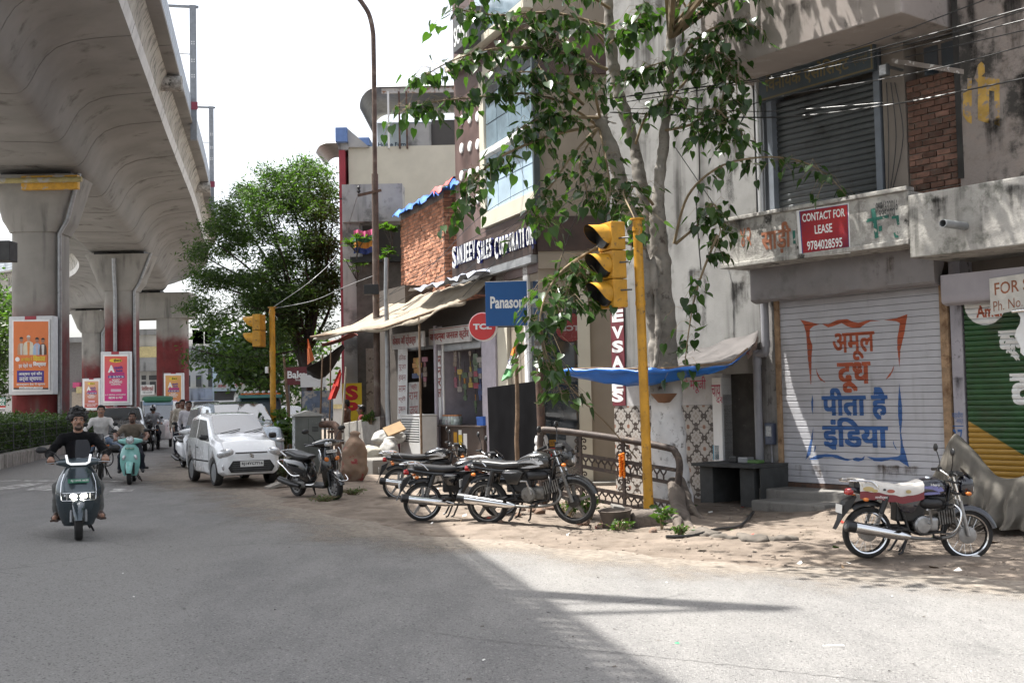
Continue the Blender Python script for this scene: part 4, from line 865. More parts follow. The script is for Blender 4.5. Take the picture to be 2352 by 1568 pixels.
WP=Wall(pt(1170,700,23.6).x,23.6,86)
e=empty('blue_sign_board','projecting blue Panasonic sign board beside the awning','shop sign',WP.M)
a,b,z0_,z1_=wrect(WP,1114,648,1226,746);bx('box',m_pan,e,a,b,0,.14,z0_,z1_,.008);text('Panasonic',XZ(a+.1,WP.px(1126,709)[1],-.003),WP.px(1219,700)[0]-a-.1,WP.px(1126,681)[1]-WP.px(1126,709)[1],m_let,e,.03);bx('rim',m_white,e,a,b,.0,.14,z1_+.001,z1_+.012)
bx('arm',m_steel,e,b-.1,b+.9,.05,.09,z1_-.25,z1_-.2)
WT=Wall(pt(1108,750,24.2).x,24.2,80);e=empty('round_sign','round red TCL sign with white rim beside the blue board','shop sign',WT.M);c=WT.px(1108,750);r_=33/2640*24.2
mb=MB();mb.lathe([(0,0),(r_,0),(r_,.16),(0,.16)],Matrix.Translation((c[0],.17,c[1]))@Matrix.Rotation(pi/2,4,'X'),40);mb.build('rim',m_white,e,smooth=40)
mb=MB();mb.lathe([(0,.0),(r_*.93,.0),(r_*.93,.012),(0,.012)],Matrix.Translation((c[0],.01,c[1]))@Matrix.Rotation(pi/2,4,'X'),40);mb.build('face',mat('tcl_red',(.56,.035,.035),.35,var=.04),e,smooth=40)
text('TCL',XZ(c[0]-.20,c[1]-.06,-.004),.40,.125,m_let,e,.05);mb=MB();mb.cyl((c[0],.1,c[1]),(c[0]+.9,.2,c[1]),.025);mb.build('arm',m_steel,e)
# ================================================================ brick house
WB_=Wall(-1.66,29.0,22);WBf=Wall(-1.66,29.0,90)
BH=empty('brick_house','unplastered red brick house behind the tan awning','building',WB_.M)
bzt=WB_.px(1025,432)[1];bl=WB_.px(921,560)[0];bzb=2.6;bw_=3.0
bx('mortar_core',m_mort,BH,bl,-.03,.001,2.4,-.6,bzt-.02);bricks(BH,bl,0,bzb,bzt-.14,0,.235,.098,mat('new_brick',(.46,.215,.13),.85,var=.2,sc=11,rnd=.38,dirt=((.36,.27,.2),.6,.74,9),bump=.008),.1,.008)
ff=bx('return_wall',m_mort,BH,-.02,.0,.0,.01,-.5,bzt-.05);ff.parent=None;fr=empty('return_face',parent=BH);fr.matrix_world=WBf.M;ff.parent=fr;bricks(fr,-.0,1.6,bzb,bzt-.02,.0,.235,.098,_MC['new_brick'])
bx('return_core',m_mort,fr,.0,1.7,.03,2.0,-.5,bzt-.06)
flatten(fr)
mb=MB();n=34
for col,zz,x0,x1 in(('blue',.0,0,n),('red',.05,22,30)):
 mb=MB();mb.loft([[(bl-.15+(1.9-bl)*i/n,-.28+.14*j+.03*sin(i*1.7+j),bzt+.0+zz+.05*sin(i*.9)+.04*sin(i*2.3+j*1.1)-(.16 if j==0 else .0)+(.03*sin(i*3.1)if j==0 else 0))for j in range(7)]for i in range(x0,x1+1)],False,False)
 o=mb.build('roof_sheet',mat('blue_tarp',(.02,.12,.46),.35,var=.25,sc=5)if col=='blue' else mat('red_tarp',(.5,.06,.05),.4,var=.3),None,smooth=60,recalc=False);o.matrix_world=WB_.M;tag(o,{'blue':'crumpled blue plastic sheet along the top of the brick house','red':'red and white plastic rag on the brick house roof'}[col],'tarp')
p=WL.px(1036,600,.6);e=empty('white_box_sign','narrow white box standing between brick house and name sign','sign',WL.M);wb(WL,e,'box',m_white,1020,580,1041,645,-.6,-.5,.01)
# ================================================================ small shops under the awning
WS=Wall(-.325,25.2,29);SR=empty('general_store','row of two small open shops under the tan awning','shop',WS.M)
sp_=lambda x,y=900,o=0:WS.px(x,y,o)[0]
zh=WS.px(1060,742)[1];g0=-.45
m_lil=mat('lilac_wall',(.42,.39,.44),.8,var=.1,dirt=((.3,.27,.3),.6,.8,3))
bx('shop_pillar',m_lil,SR,sp_(1112),sp_(1144),-.05,2.2,g0,zh,.006)
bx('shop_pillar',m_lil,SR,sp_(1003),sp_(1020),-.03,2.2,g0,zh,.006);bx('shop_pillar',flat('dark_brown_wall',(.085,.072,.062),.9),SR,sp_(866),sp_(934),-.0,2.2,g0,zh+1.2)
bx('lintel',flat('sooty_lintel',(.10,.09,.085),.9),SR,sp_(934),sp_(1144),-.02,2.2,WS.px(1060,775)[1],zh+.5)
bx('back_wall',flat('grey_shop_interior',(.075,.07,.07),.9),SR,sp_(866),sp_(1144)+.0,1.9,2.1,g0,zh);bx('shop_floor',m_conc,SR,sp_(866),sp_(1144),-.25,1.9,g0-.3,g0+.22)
for a,b in((1023,1110),(936,1001)):
 bx('shutter_roll',m_galv,SR,sp_(a),sp_(b),-.05,.2,WS.px((a+b)/2,803)[1],WS.px((a+b)/2,776)[1],.02)
 mb=MB();mb.cyl((sp_(a)+.03,-.06,g0),(sp_(a)+.03,-.06,zh-.4),.03,n=8);mb.build('shutter_rail',m_white,SR)
mb=MB();q=sp_(1018);mb.cyl((q,-.18,g0),(q,-.18,zh),.05,n=12);mb.build('post',m_lil,SR,smooth=40)
m_sgnw=mat('shop_board_white',(.50,.48,.46),.7,var=.1,dirt=((.33,.31,.3),.55,.75,4));m_sgnr=mat('dark_red_paint',(.27,.045,.04),.6)
sheetsign(WS,'store_name_board','white Hindi general store board over the right shop','shop sign',[(985,756),(1080,744),(1080,783),(985,793)],.22,m_sgnw,[('जगदम्^बा जनरल स्^टोर',m_sgnr,.03,.12,.97,.82,.03),(None,m_sgnr,.0,.9,1,.94,0)],.05)
sheetsign(WS,'trader_name_board','smaller hanging white Hindi traders board over the left shop','shop sign',[(898,768),(972,760),(973,795),(900,803)],.5,m_sgnw,[('केशव ऑ ट्रेडर्स',m_sgnr,.04,.12,.78,.86,.03),('दूध दही',flat('grey_ink',(.25,.25,.27)),.82,.5,.97,.85,0)],.05)
sheetsign(WS,'vertical_banner','tall white banner with red Hindi words beside the air cooler','banner',[(914,800),(936,800),(935,960),(913,962)],.1,m_wp,[(t,m_sgnr,.1,.83-.15*i,.85,.92-.15*i,.0)for i,t in enumerate(('तिलक','पूजा','हवन','साम','ग्री','दुकान'))])
sheetsign(WS,'vertical_banner','short white banner reading Jai Shri Ram in Hindi','banner',[(938,878),(962,877),(962,957),(938,960)],.06,m_sgnw,[('श्री',m_sgnr,.3,.78,.8,.96,0),('राम',m_sgnr,.08,.5,.92,.72,0),('जय',m_sgnr,.12,.08,.92,.32,0)])
sheetsign(WS,'vertical_banner','narrow red and white banner on the pillar between the shops','banner',[(1003,805),(1014,804),(1014,962),(1003,964)],.04,m_wp,[(t,m_sgnr,.3,.8-.16*i,.95,.92-.16*i,.02)for i,t in enumerate('म न र ल'.split())])
CT=empty('shop_counter','brown shop counter with jars on top in the right shop','counter',WS.M);ca,cb_,cz0,cz1=wrect(WS,1012,975,1112,1070,.12)
bx('cabinet',mat('brown_counter',(.065,.045,.036),.6),CT,ca,cb_,-.12,.45,g0+.2,cz1-.03,.006);bx('counter_top',mat('counter_top',(.13,.10,.085),.4),CT,ca-.05,cb_+.02,-.2,.5,cz1-.03,cz1,.005)
for i,(x0,x1,y0,y1,m)in enumerate(((1042,1050,992,1024,m_yel),(1053,1062,998,1046,mat('yellow_card',(.62,.44,.03),.6)),(1064,1073,995,1030,m_wp),(1053,1060,987,998,m_wp))):wb(WS,CT,'price_card',m,x0,y0,x1,y1,.121,.124)
jar=empty('glass_jar','clear sweets jar with green lid, leftmost on the counter','jar',WS.M,'sweet jars on the counter')
mj=mat('jar_plastic',(.55,.62,.62),.08,var=.3,sc=14,alpha=.65);ml=[flat('lid_%d'%i,c)for i,c in enumerate(((.45,.2,.08),(.1,.35,.35),(.5,.06,.06)))]
jo=MB();jo.lathe([(0,0),(.07,0),(.078,.02),(.078,.17),(.06,.2),(0,.2)],None,14);jo=jo.mesh('jar',mj,50);ld=MB().lathe([(0,.2),(.062,.2),(.062,.235),(0,.235)],None,14).mesh('lid',ml[0],50);sw_=[MB().lathe([(0,.01),(.068,.01),(.068,.06+.04*i),(0,.07+.04*i)],None,12).mesh('sweets',flat('sweets_%d'%i,c),50)for i,c in enumerate(((.5,.5,.45),(.55,.12,.25),(.35,.1,.08),(.3,.4,.1)))]
bpy.data.objects.remove(jar)
jl=['leftmost sweets jar with pale sweets on the shop counter','second jar from the left with pink sweets on the counter','jar of brown sweets in the middle of the counter','jar of green sweets on the counter','jar of pale sweets just left of the blue crate','small back row jar of pink sweets','back row jar of brown sweets behind the others','back row jar of green sweets behind the others']
for i in range(8):
 x=ca+.12+.16*(i%5)+(.08 if i>4 else 0);y=-.06 if i<5 else .12
 e=empty('sweet_jar',jl[i],'jar',WS.M@Matrix.Translation((x,y,cz1+.002)),'sweet jars on the counter');link('jar',jo,e);l_=link('lid',ld,e);link('sweets',sw_[i%4],e)
e=empty('plastic_crate','small blue plastic crate at the right end of the counter','crate',WS.M@Matrix.Translation((cb_-.17,.0,cz1+.002)));mcr=mat('crate_blue',(.03,.13,.5),.4)
mb=MB();w,d_,h=.15,.12,.2
for a,b,c,dd_ in((-w,w,-d_,-d_+.01),(-w,w,d_-.01,d_),(-w,-w+.01,-d_+.011,d_-.011),(w-.01,w,-d_+.011,d_-.011)):mb.box(a,b,c,dd_,0,h)
mb.box(-w+.01,w-.01,-d_+.01,d_-.01,0,.01);mb.box(-w-.012,w+.012,-d_-.012,-d_-.001,h-.05,h-.02);mb.build('crate',mcr,e)
gcol=[flat('packet_%d'%i,c,.35)for i,c in enumerate(((.36,.16,.02),(.32,.23,.05),(.22,.03,.05),(.03,.05,.13),(.17,.13,.10),(.05,.08,.04),(.23,.21,.19),(.22,.07,.1)))]
hl=[((1043,806,1049,890),4,'silvery strip of sachets hanging in the right shop'),((1052,808,1060,900),6,'pale strip of sachets hanging second from left in the right shop'),((1064,855,1072,920),5,'short green strip of packets low in the right shop'),((1077,806,1084,890),1,'yellow strip of packets hanging in the middle of the right shop'),((1088,812,1098,892),2,'red bunch of wrapped goods hanging by the pillar'),((1098,820,1108,920),3,'blue and pink bunch of goods hanging by the pillar'),((948,822,968,868),0,'orange bag of garlands hanging in the left shop'),((970,820,982,888),4,'brown string of nuts hanging in the left shop'),((957,824,966,862),1,'yellow flower strings hanging in the left shop'),((1089,905,1096,950),5,'green strip hanging low beside the blue crate')]
for(x0,y0,x1,y1),c,lb in hl:
 a,b,z0_,z1_=wrect(WS,x0,y0,x1,y1,-.12 if x0>1000 else .08);yy=.12 if x0>1000 else-.08;e=empty('hanging_goods',lb,'goods',WS.M,'goods hanging in the shop openings');n=max(3,int((z1_-z0_)/.12));mb=MB()
 for i in range(n):
  zc=z1_-(i+.5)*(z1_-z0_)/n;mb.mi=random.choice((0,0,1));w_=(b-a)/2*random.uniform(.75,1.1);t_=random.uniform(-.03,.03);hh_=(z1_-z0_)/n*.47;xc=(a+b)/2+random.uniform(-.012,.012);mb.hexa([(xc-w_,yy+t_-.004,zc-hh_),(xc+w_,yy-t_-.004,zc-hh_),(xc+w_,yy-t_+.004,zc-hh_),(xc-w_,yy+t_+.004,zc-hh_),(xc-w_*.95,yy+t_-.012,zc+hh_),(xc+w_*.95,yy-t_-.012,zc+hh_),(xc+w_,yy-t_+.012,zc+hh_),(xc-w_,yy+t_+.012,zc+hh_)])
 mb.build('packet_string',[gcol[c],gcol[(c+3)%8]],e,smooth=50);mb=MB();mb.cyl(((a+b)/2,yy,z1_),((a+b)/2,yy,z1_+.25),.004,n=4);mb.build('cord',m_blk,e)
mb=MB()
for i in range(30):x=sp_(968)+random.uniform(0,.5);mb.tube([(x,random.uniform(-.1,.2),g0+.25),(x+random.uniform(-.15,.1),random.uniform(.0,.3),g0+1.1+random.random()*.4)],.012,5)
o=mb.build('broom_bundle',mat('broom_straw',(.08,.055,.035),.9),None);o.matrix_world=WS.M;tag(o,'dark bundle of brooms leaning inside the left shop','brooms')
e=empty('air_cooler','white desert air cooler standing in front of the left shop','air cooler',WS.M@Matrix.Translation((0,0,0)));a,b,z0_,z1_=wrect(WS,920,955,966,1050,.75);d1,d0=-.75,-.3;m_cool=mat('cooler_plastic',(.58,.58,.57),.45,var=.05)
zb_=gz2(*WS.w((a+b)/2,0,.5)[:2]);bx('body',m_cool,e,a,b,d1,d0,zb_,z1_,.03,seg=3);zg=zb_+(z1_-zb_)*.5
for sgn in(0,1):
 mb=MB()
 for i in range(9):
  z=zg+.06+i*(z1_-zg-.16)/8.5
  if sgn:mb.box(a+.06,b-.06,d1-.008,d1+.01,z,z+.03)
  else:mb.box(a-.008,a+.01,d1+.06,d0-.06,z,z+.03)
 mb.build('louvre',m_cool,e)
bx('grille_shade',m_blk,e,a+.05,b-.05,d1-.002,d1+.05,zg+.04,z1_-.07);bx('grille_shade',m_blk,e,a-.002,a+.05,d1+.05,d0-.05,zg+.04,z1_-.07);bx('cap',m_cool,e,a-.015,b+.015,d1-.015,d0+.015,z1_+.001,z1_+.04,.015)
top=[(919,687,30.6),(960,678,29.4),(1000,668,28.2),(1050,655,26.9),(1095,643,25.9),(1134,630,25.2)];low=[(722,771,29.6),(804,757,28.4),(880,748,27.6),(940,738,26.8),(1010,707,25.9),(1070,684,25.3)]
T_=spline([pt(*q)for q in top],6);L_=spline([pt(*q)for q in low],6);mb=MB();nr=9
mb.loft([[a.lerp(b,j/nr)+V((0,0,-.10*sin(pi*j/nr)+.035*sin(i*.8+j*.7)*(j>0)+.02*sin(i*2.1+j)))for j in range(nr+1)]+[b+V((-.02,-.03,-.10-.05*sin(i*.7)))]for i,(a,b)in enumerate(zip(T_,L_))],False,False)
aw=mb.build('canvas_awning',mat('tan_canvas',(.27,.225,.165),.85,var=.12,sc=3,dirt=((.16,.13,.1),.5,.7,2.5),sheen=.2),None,smooth=60,recalc=False);tag(aw,'large sagging tan canvas awning over the small shops','awning')
md_=aw.modifiers.new('thickness','SOLIDIFY');md_.thickness=.012
e=empty('awning_poles','thin bamboo poles carrying the front edge of the tan awning','poles',V((0,0,0)));mb=MB();mb.tube([L_[0]+V((-.1,0,-.03)),L_[12]+V((0,0,-.06)),L_[-1]+V((0,0,-.05))],.03,6);mb.build('front_pole',m_wood,e)
for i in(20,):
 q=L_[i];mb=MB();mb.cyl((q.x,q.y,gz2(q.x,q.y)),q,.028,n=7);mb.build('pole',m_wood,e)
mb=MB();q=[pt(x,y,d)for x,y,d in((990,664,28.2),(1040,656,27),(1090,640,25.9),(1132,628,25.1))];Q=spline(q,6);mb.loft([[p+V((-.0-.18*j,-.1*j,.10-.05*j+.06*sin(i*1.3+j*2)+.03*sin(i*3)))for j in range(4)]for i,p in enumerate(Q)],False,False)
o=mb.build('plastic_sheet',mat('greyblue_plastic',(.30,.33,.40),.3,var=.2),None,smooth=60,recalc=False);tag(o,'crumpled grey plastic sheet along the upper edge of the awning','tarp')
mb=MB();tl,tr=pt(1119,890,23.6),pt(1237,874,21.3);mb.loft([[tl.lerp(tr,i/24)+V((.02*sin(i*.6+j*.4)*(.3+j/8),-.03*sin(i*.55+.3*sin(i*2.1)),-j*.27))for j in range(9)]for i in range(25)],False,False)
o=mb.build('black_sheet',mat('black_cloth',(.006,.006,.007),.95,var=.25,sc=3,spec=.05),None,smooth=60,recalc=False);tag(o,'black sheet hung as a screen in front of the showroom','sheet');
def post(nm,lab,cat,x,ytop,d,r,m,lean=0,par=None):
 t=pt(x,ytop,d);b_=V((t.x+lean,d,gz2(t.x+lean,d)-.05));e=empty(nm,lab,cat,b_);mb=MB();n=6
 mb.tube([(b_.lerp(t,i/n)-b_)+V((.012*sin(i*2.3),0,0))for i in range(n+1)],[r*(1-.25*i/n)for i in range(n+1)],9);mb.build('pole',m,e,smooth=50);return e
post('flag_pole','brown wooden flag pole in front of the black sheet','pole',1187,775,21.0,.045,m_wood,-.05)
fl=empty('national_flag','small drooping saffron white green flag on the wooden pole','flag',pt(1187,785,20.93))
def strip(pts0,pts1,m,nm):
 o=pt(1187,785,20.93);A=[pt(*q,20.9)-o for q in pts0];B=[pt(*q,20.86)-o for q in pts1];mb=MB();mb.loft([[a.lerp(b,t/4)+V((0,.04*sin(t*1.6+i),0))for t in range(5)]for i,(a,b)in enumerate(zip(A,B))],False,False);return mb.build(nm,m,fl,smooth=60,recalc=False)
strip([(1185,782),(1177,800),(1172,815)],[(1186,786),(1184,803),(1184,818)],flat('saffron',(.55,.17,.02)),'saffron_band');strip([(1172,815),(1168,830),(1163,845)],[(1184,818),(1183,832),(1183,848)],m_wp,'white_band');strip([(1163,845),(1156,860),(1152,873)],[(1183,848),(1176,866),(1153,875)],flat('flag_green',(.12,.33,.14)),'green_band')
mb=MB();q=pt(1174,832,20.84)-pt(1187,785,20.93);mb.torus(Matrix.Translation(q)@Matrix.Rotation(pi/2,4,'X'),.055,.006,20,5)
for i in range(12):mb.cyl(q,q+V((.055*cos(i*pi/6),0,.055*sin(i*pi/6))),.003,n=4)
mb.build('wheel_emblem',m_bluel,fl)
e=post('wrapped_post','dark post wrapped with rags at the left end of the railing','post',1239,830,17.4,.075,m_rust)
for z,m in((.55,mat('orange_rag',(.40,.12,.05),.8)),(.9,m_white),(1.02,m_white),(.3,m_wood)):
 mb=MB();mb.lathe([(.08,z-.06),(.105,z-.02),(.10,z+.04),(.08,z+.09)],TR(0,0,0,.1),12);mb.build('rag',m,e,smooth=60)
# ================================================================ iron railing
RW=Wall(.42,17.2,62);RL=empty('iron_railing','dusty ornamental iron railing between the parked bikes and the trunk','railing',RW.M);m_iron=mat('dusty_iron',(.06,.046,.04),.65,.3,var=.25,sc=9,dirt=((.2,.15,.11),.52,.72,7))
tp=[(1243,1062),(1241,1020),(1244,994),(1262,987),(1400,1004),(1530,1027),(1552,1040),(1561,1068),(1556,1120),(1546,1208)];mb=MB();mb.tube(spline([(WRx[0],0,WRx[1])for WRx in[RW.px(*q)for q in tp]],5),.05,12);mb.build('top_tube',m_iron,RL,smooth=50)
bars=[((1238,1029),(1552,1079)),((1238,1052),(1551,1110)),((1238,1099),(1547,1155)),((1238,1122),(1544,1183))];BL=[]
for a,b in bars:
 A,B=RW.px(*a),RW.px(*b);BL.append((A,B));mb=MB();mb.hexa([(A[0],-.015,A[1]-.026),(B[0],-.015,B[1]-.026),(B[0],.015,B[1]-.026),(A[0],.015,A[1]-.026),(A[0],-.015,A[1]+.026),(B[0],-.015,B[1]+.026),(B[0],.015,B[1]+.026),(A[0],.015,A[1]+.026)]);mb.build('rail_bar',m_iron,RL)
def zl(i,s_):A,B=BL[i];return A[1]+(B[1]-A[1])*(s_-A[0])/(B[0]-A[0])
for i in(0,2):
 s_=BL[0][0][0]+.06;k=0
 while s_<BL[0][1][0]-.1:
  z1,z0=zl(i,s_)-.02,zl(i+1,s_)+.02;mb=MB();h=z1-z0
  mb.tube([(s_-.045,0,z1),(s_-.03,0,z1-.3*h),(s_,0,z0+.45*h),(s_,0,z0)],.013,5);mb.tube([(s_+.045,0,z1),(s_+.03,0,z1-.3*h),(s_,0,z0+.45*h)],.013,5);mb.build('fork_bar',m_iron,RL);s_+=.1;k+=1
for x in(1334,1432):
 s_=RW.px(x,1050)[0];zt_=RW.px(x,1000+(x-1334)*.16)[1];mb=MB();mb.box(s_-.02,s_+.02,-.02,.02,zl(3,s_)-.35,zt_);mb.build('upright',m_iron,RL);mb=MB()
 for zc in(zl(0,s_)+.1,zl(0,s_)+.2,(zl(1,s_)+zl(2,s_))/2+.03,(zl(1,s_)+zl(2,s_))/2-.07):
  for sg in(-1,1):mb.tube([(s_+sg*(.06-.045*cos(t*.55)*(1-t/14)),0,zc+.045*sin(t*.55)*(1-t/14))for t in range(13)],.011,5)
 mb.build('scroll',m_iron,RL)
bx('foot',m_iron,RL,BL[0][0][0],BL[0][0][0]+.04,-.02,.02,zl(3,BL[0][0][0])-.3,zl(0,BL[0][0][0])+.2)
ga=RW.px(1428,1066,.06);GA=empty('marigold_garland','orange marigold garland hanging on the iron railing','garland',RW.M@Matrix.Translation((ga[0],-.06,ga[1])));mf=mat('marigold',(.72,.19,.008),.8,var=.25,sc=40,bump=.004,bsc=120);fm=MB();fm.ell((0,0,0),(.021,.021,.017),9,6);fm=fm.mesh('flower',mf,180)
for i in range(34):a=i*2.1;z=.15-.0098*i;r=.028+.006*random.random();link('flower',fm,GA,Matrix.Translation((r*cos(a),r*sin(a),z))@Euler((random.random()*3,random.random()*3,0)).to_matrix().to_4x4())
# ================================================================ traffic signals
def signal(base,top_z,r,lab,head_px,d,face,n=3,out=.0):
 e=empty('traffic_signal',lab,'traffic signal',base);h=top_z-base.z;mb=MB();mb.lathe([(r*1.1,-.1),(r*1.1,.0),(r,.5),(r*.97,h),(0,h)],None,16);mb.build('pole',m_yel,e,smooth=40)
 mb=MB()
 for z in(h*.3,h*.5,h*.72,h-.12):mb.lathe([(r*1.02,z-.03),(r*1.09,z-.03),(r*1.09,z+.03),(r*1.02,z+.03)],None,16)
 mb.lathe([(0,h+.001),(r*1.5,h+.001),(r*1.5,h+.02),(0,h+.02)],None,16);mb.build('clamp',m_yel,e,smooth=40)
 x0,y0,x1,y1=head_px;c=pt((x0+x1)/2,(y0+y1)/2,d);H=(y1-y0)/FPX*d;hd=empty('signal_head',parent=e);hd.matrix_world=Matrix.Translation(c)@Matrix.Rotation(face,4,'Z');u=H/n;w=u*.92
 for i in range(n):bx('signal_box',m_yel,hd,-w/2,w/2,-.05,.17,-H/2+i*u+.004,-H/2+(i+1)*u-.004,.02)
 for i in range(n):
  z=-H/2+(i+.5)*u;mb=MB();R_=u*.41;mb.lathe([(R_,0),(R_*1.02,.04),(R_,.05),(0,.05)],TR(0,-.05,z,pi/2),24);mb.build('lens',m_blk,hd,smooth=40)
  for nm,rr_,m_ in(('visor',1.03,m_yel),('visor_lining',.985,m_blk)):
   rings=[]
   for k in range(19):
    a=-R(40)+R(260)*k/18;L=.29*u/.4*(.10+.90*sin(max(0,min(pi,(a+R(40))/R(260)*pi)))**.7);rings.append([(R_*rr_*cos(a),-.05,z+R_*rr_*sin(a)),(R_*(rr_-.02)*cos(a),-.05-L,z+R_*(rr_-.02)*sin(a)-.03*L)])
   mb=MB();mb.loft(rings,False,False);mb.build(nm,m_,hd,smooth=60,recalc=False)
 mb=MB()
 for z in(-H*.3,H*.02,H*.3):mb.cyl((w/2-.02,.06,z),(w/2+.17,.12,z-.01),.012,n=6)
 mb.build('bracket',m_steel,hd);return e
b=gd(1491,1190);b.z-=.02;TS=signal(b,pt(1464,505,b.y).z,.064,'nearer yellow traffic signal in front of the peepal trunk',(1377,509,1436,708),b.y-.05,R(-63))
TS.matrix_world=TS.matrix_world@Matrix.Rotation(R(-.8),4,'Y')
mb=MB();rk=[]
sd_=SDF();sd_.box(gd(1488,1205)+V((0,0,.02)),(.22,.2,.16),.06,0,0);o=sd_.build('pole_footing',[mat('lump_concrete',(.12,.10,.085),.95,var=.3,sc=8,bump=.01)],.035,None,[(.012,9)]);tag(o,'rough concrete footing under the near yellow pole','footing')
b2=V(((625-CX)/FPX*30.3,30.3,0));b2 .z=gz2(b2 .x,b2 .y);TS2=signal(b2,pt(623,707,30.3).z,.078,'farther yellow traffic signal behind the white hatchback',(572,722,608,797),30.2,R(-100),2)
bx('camera_body',m_white,TS2,-.18,-.1,-.12,.0,pt(0,870,30.3).z-b2 .z,pt(0,855,30.3).z-b2 .z,.01)
# ================================================================ street lamp
LP=pt(868,1000,29.0);LP.z=gz2(LP.x,LP.y)-.05;e=empty('street_lamp','tall rusty street lamp post with curved top between shops and tree','street lamp',LP);m_post=mat('rusty_post',(.12,.085,.07),.75,.2,var=.3,sc=3,dirt=((.22,.19,.16),.55,.7,3))
q=[pt(x,y,29.0)-LP for x,y in((867,940),(864,700),(862,500))];mb=MB();mb.tube([V((0,0,0))]+q+[pt(861,400,29)-LP],.085,12);mb.build('lower_shaft',m_post,e,smooth=50)
mb=MB();mb.tube(spline([pt(x,y,29.0)-LP for x,y in((861,400),(860,250),(858,110),(856,70),(848,35),(835,12),(818,-8),(780,-30))],5),.06,12);mb.build('upper_shaft',m_post,e,smooth=50)
A,B=pt(822,449,28.9)-LP,pt(876,437,28.9)-LP;mb=MB();mb.tube([A,B],.045,4);mb.build('cross_arm',m_rust,e);mb=MB();mb.lathe([(.02,0),(.05,.05),(.03,.1),(.05,.15),(.02,.2)],Matrix.Translation(pt(824,444,28.9)-LP));mb.build('insulator',m_blk,e)
bx('junction_box',m_blk,e,-.28,.1,-.16,-.06,pt(0,695,29).z-LP.z,pt(0,672,29).z-LP.z,.01)
hd=pt(770,-36,29)-LP;bx('lamp_head',m_steel,e,hd.x-.5,hd.x+.1,-.12,.12,hd.z-.06,hd.z+.06,.03)
post('utility_pole','grey pipe pole just right of the rusty lamp post','pole',886,592,28.2,.07,m_galv,.0)
e=empty('round_sign','dim second round red sign at the dark glass front, lettering reversed','shop sign',WF.M);c=WF.px(1309,752,.03);r_=33/2640*23  # disc stands in for the TCL sign mirrored in the glass front
mb=MB();mb.lathe([(0,.0),(r_,.0),(r_,.05),(0,.05)],Matrix.Translation((c[0],-.01,c[1]))@Matrix.Rotation(pi/2,4,'X'),36);mb.build('face',mat('reflection_red',(.16,.02,.02),.25),e,smooth=40)
text('TCL',XZ(c[0]+.19,c[1]-.07,-.064)@Matrix.Scale(-1,4,(1,0,0)),.36,.11,flat('reflection_white',(.3,.26,.26)),e,.04)
# ================================================================ peepal tree
m_bark=mat('peepal_bark',(.25,.23,.205),.85,var=.2,sc=4,dirt=((.085,.07,.06),.54,.70,6),fade=((.76,.75,.74),2.0,2.7),bump=.008,bsc=18,spec=.25)
m_root=mat('root_bark',(.11,.09,.075),.9,var=.25,sc=5,bump=.008)
PB=gd(1545,1165)
PT=empty('peepal_tree','large peepal tree with whitewashed trunk and heart shaped leaves','tree',PB)
def tp_(px,py,d):return pt(px,py,d)-PB
tk=SDF();B_=[((1545,1170),.32),((1540,1090),.28),((1534,1000),.255),((1530,900),.235),((1524,800),.21),((1520,700),.18),((1518,600),.155)]
B_=[(tp_(*a,17.4),r)for a,r in B_]
for(a,ra),(b,rb)in zip(B_[:-1],B_[1:]):tk.cap(a,b,ra,rb,0,.06)
for x,y in((1590,1212),(1625,1195),(1560,1215)):
 q=gd(x,y)-PB;q.z-=.06;tk.cap(V((q.x*.25,q.y*.25,.42)),q*.5+V((0,0,.12)),.085,.065,1,.08);tk.cap(q*.5+V((0,0,.12)),q,.065,.04,1,.06)
limbs=[[(1524,800,17.4,.15),(1492,690,17.35,.15),(1468,570,17.3,.14),(1434,455,17.3,.125),(1402,335,17.25,.115),(1374,272,17.2,.10)],[(1496,600,17.5,.13),(1480,480,17.6,.12),(1456,330,17.7,.105),(1424,220,17.7,.095),(1404,120,17.7,.09),(1394,-30,17.7,.085)],[(1518,600,17.4,.165),(1510,480,17.3,.13),(1522,350,17.25,.095),(1532,230,17.2,.085),(1541,100,17.2,.078),(1550,-60,17.2,.07)],[(1502,860,17.1,.05),(1512,760,17.15,.06),(1500,600,17.2,.05),(1512,560,17.1,.04)]]
for lm in limbs:
 P=spline([tp_(*q[:3])for q in lm],3);rr=.86*np.interp(np.linspace(0,1,len(P)),np.linspace(0,1,len(lm)),[q[3]for q in lm])
 for i in range(len(P)-1):tk.cap(P[i],P[i+1],rr[i],rr[i+1],0,.035)
for i in range(14):a=V((random.uniform(-1,1),random.uniform(-.6,.6),random.uniform(-.3,1))).normalized();tk.cap(tp_(1372,275,17.2),tp_(1372,275,17.2)+a*random.uniform(.14,.3),.04,.014,0,.03)
tk.build('trunk',[m_bark,m_root],.030,PT,[(.012,5.5),(.007,14),(.004,31)])
m_twig=mat('twig_bark',(.20,.15,.09),.8,var=.2)
lp=leafmat('peepal_leaf',(.036,.078,.028),.32,.25,.4)
hl_=[(0,0),(.20,.07),(.345,.0),(.39,-.18),(.34,-.42),(.21,-.63),(.07,-.80),(0,-1.12)]
def leaf_geo():
 vs=[(0,0,0)];fs=[];mid=[(0,-.02,-.25),(0,-.02,-.6),(0,.02,-1.12)]
 L=[(x,.09*abs(x)*2,z)for x,z in hl_[1:-1]];Rr=[(-x,.09*abs(x)*2,z)for x,z in hl_[1:-1]]
 vs=[(0,0,0)]+mid+L+Rr;nl=len(L)
 for b in(4,4+nl):
  f=[(0,b,b+1,b+2,1),(1,b+2,b+3,b+4,2),(2,b+4,b+5,3)]
  fs+=[x if b==4 else x[::-1]for x in f]
 return vs,fs
lv,lfs=leaf_geo();LV=np.array(lv)
lmes=[]
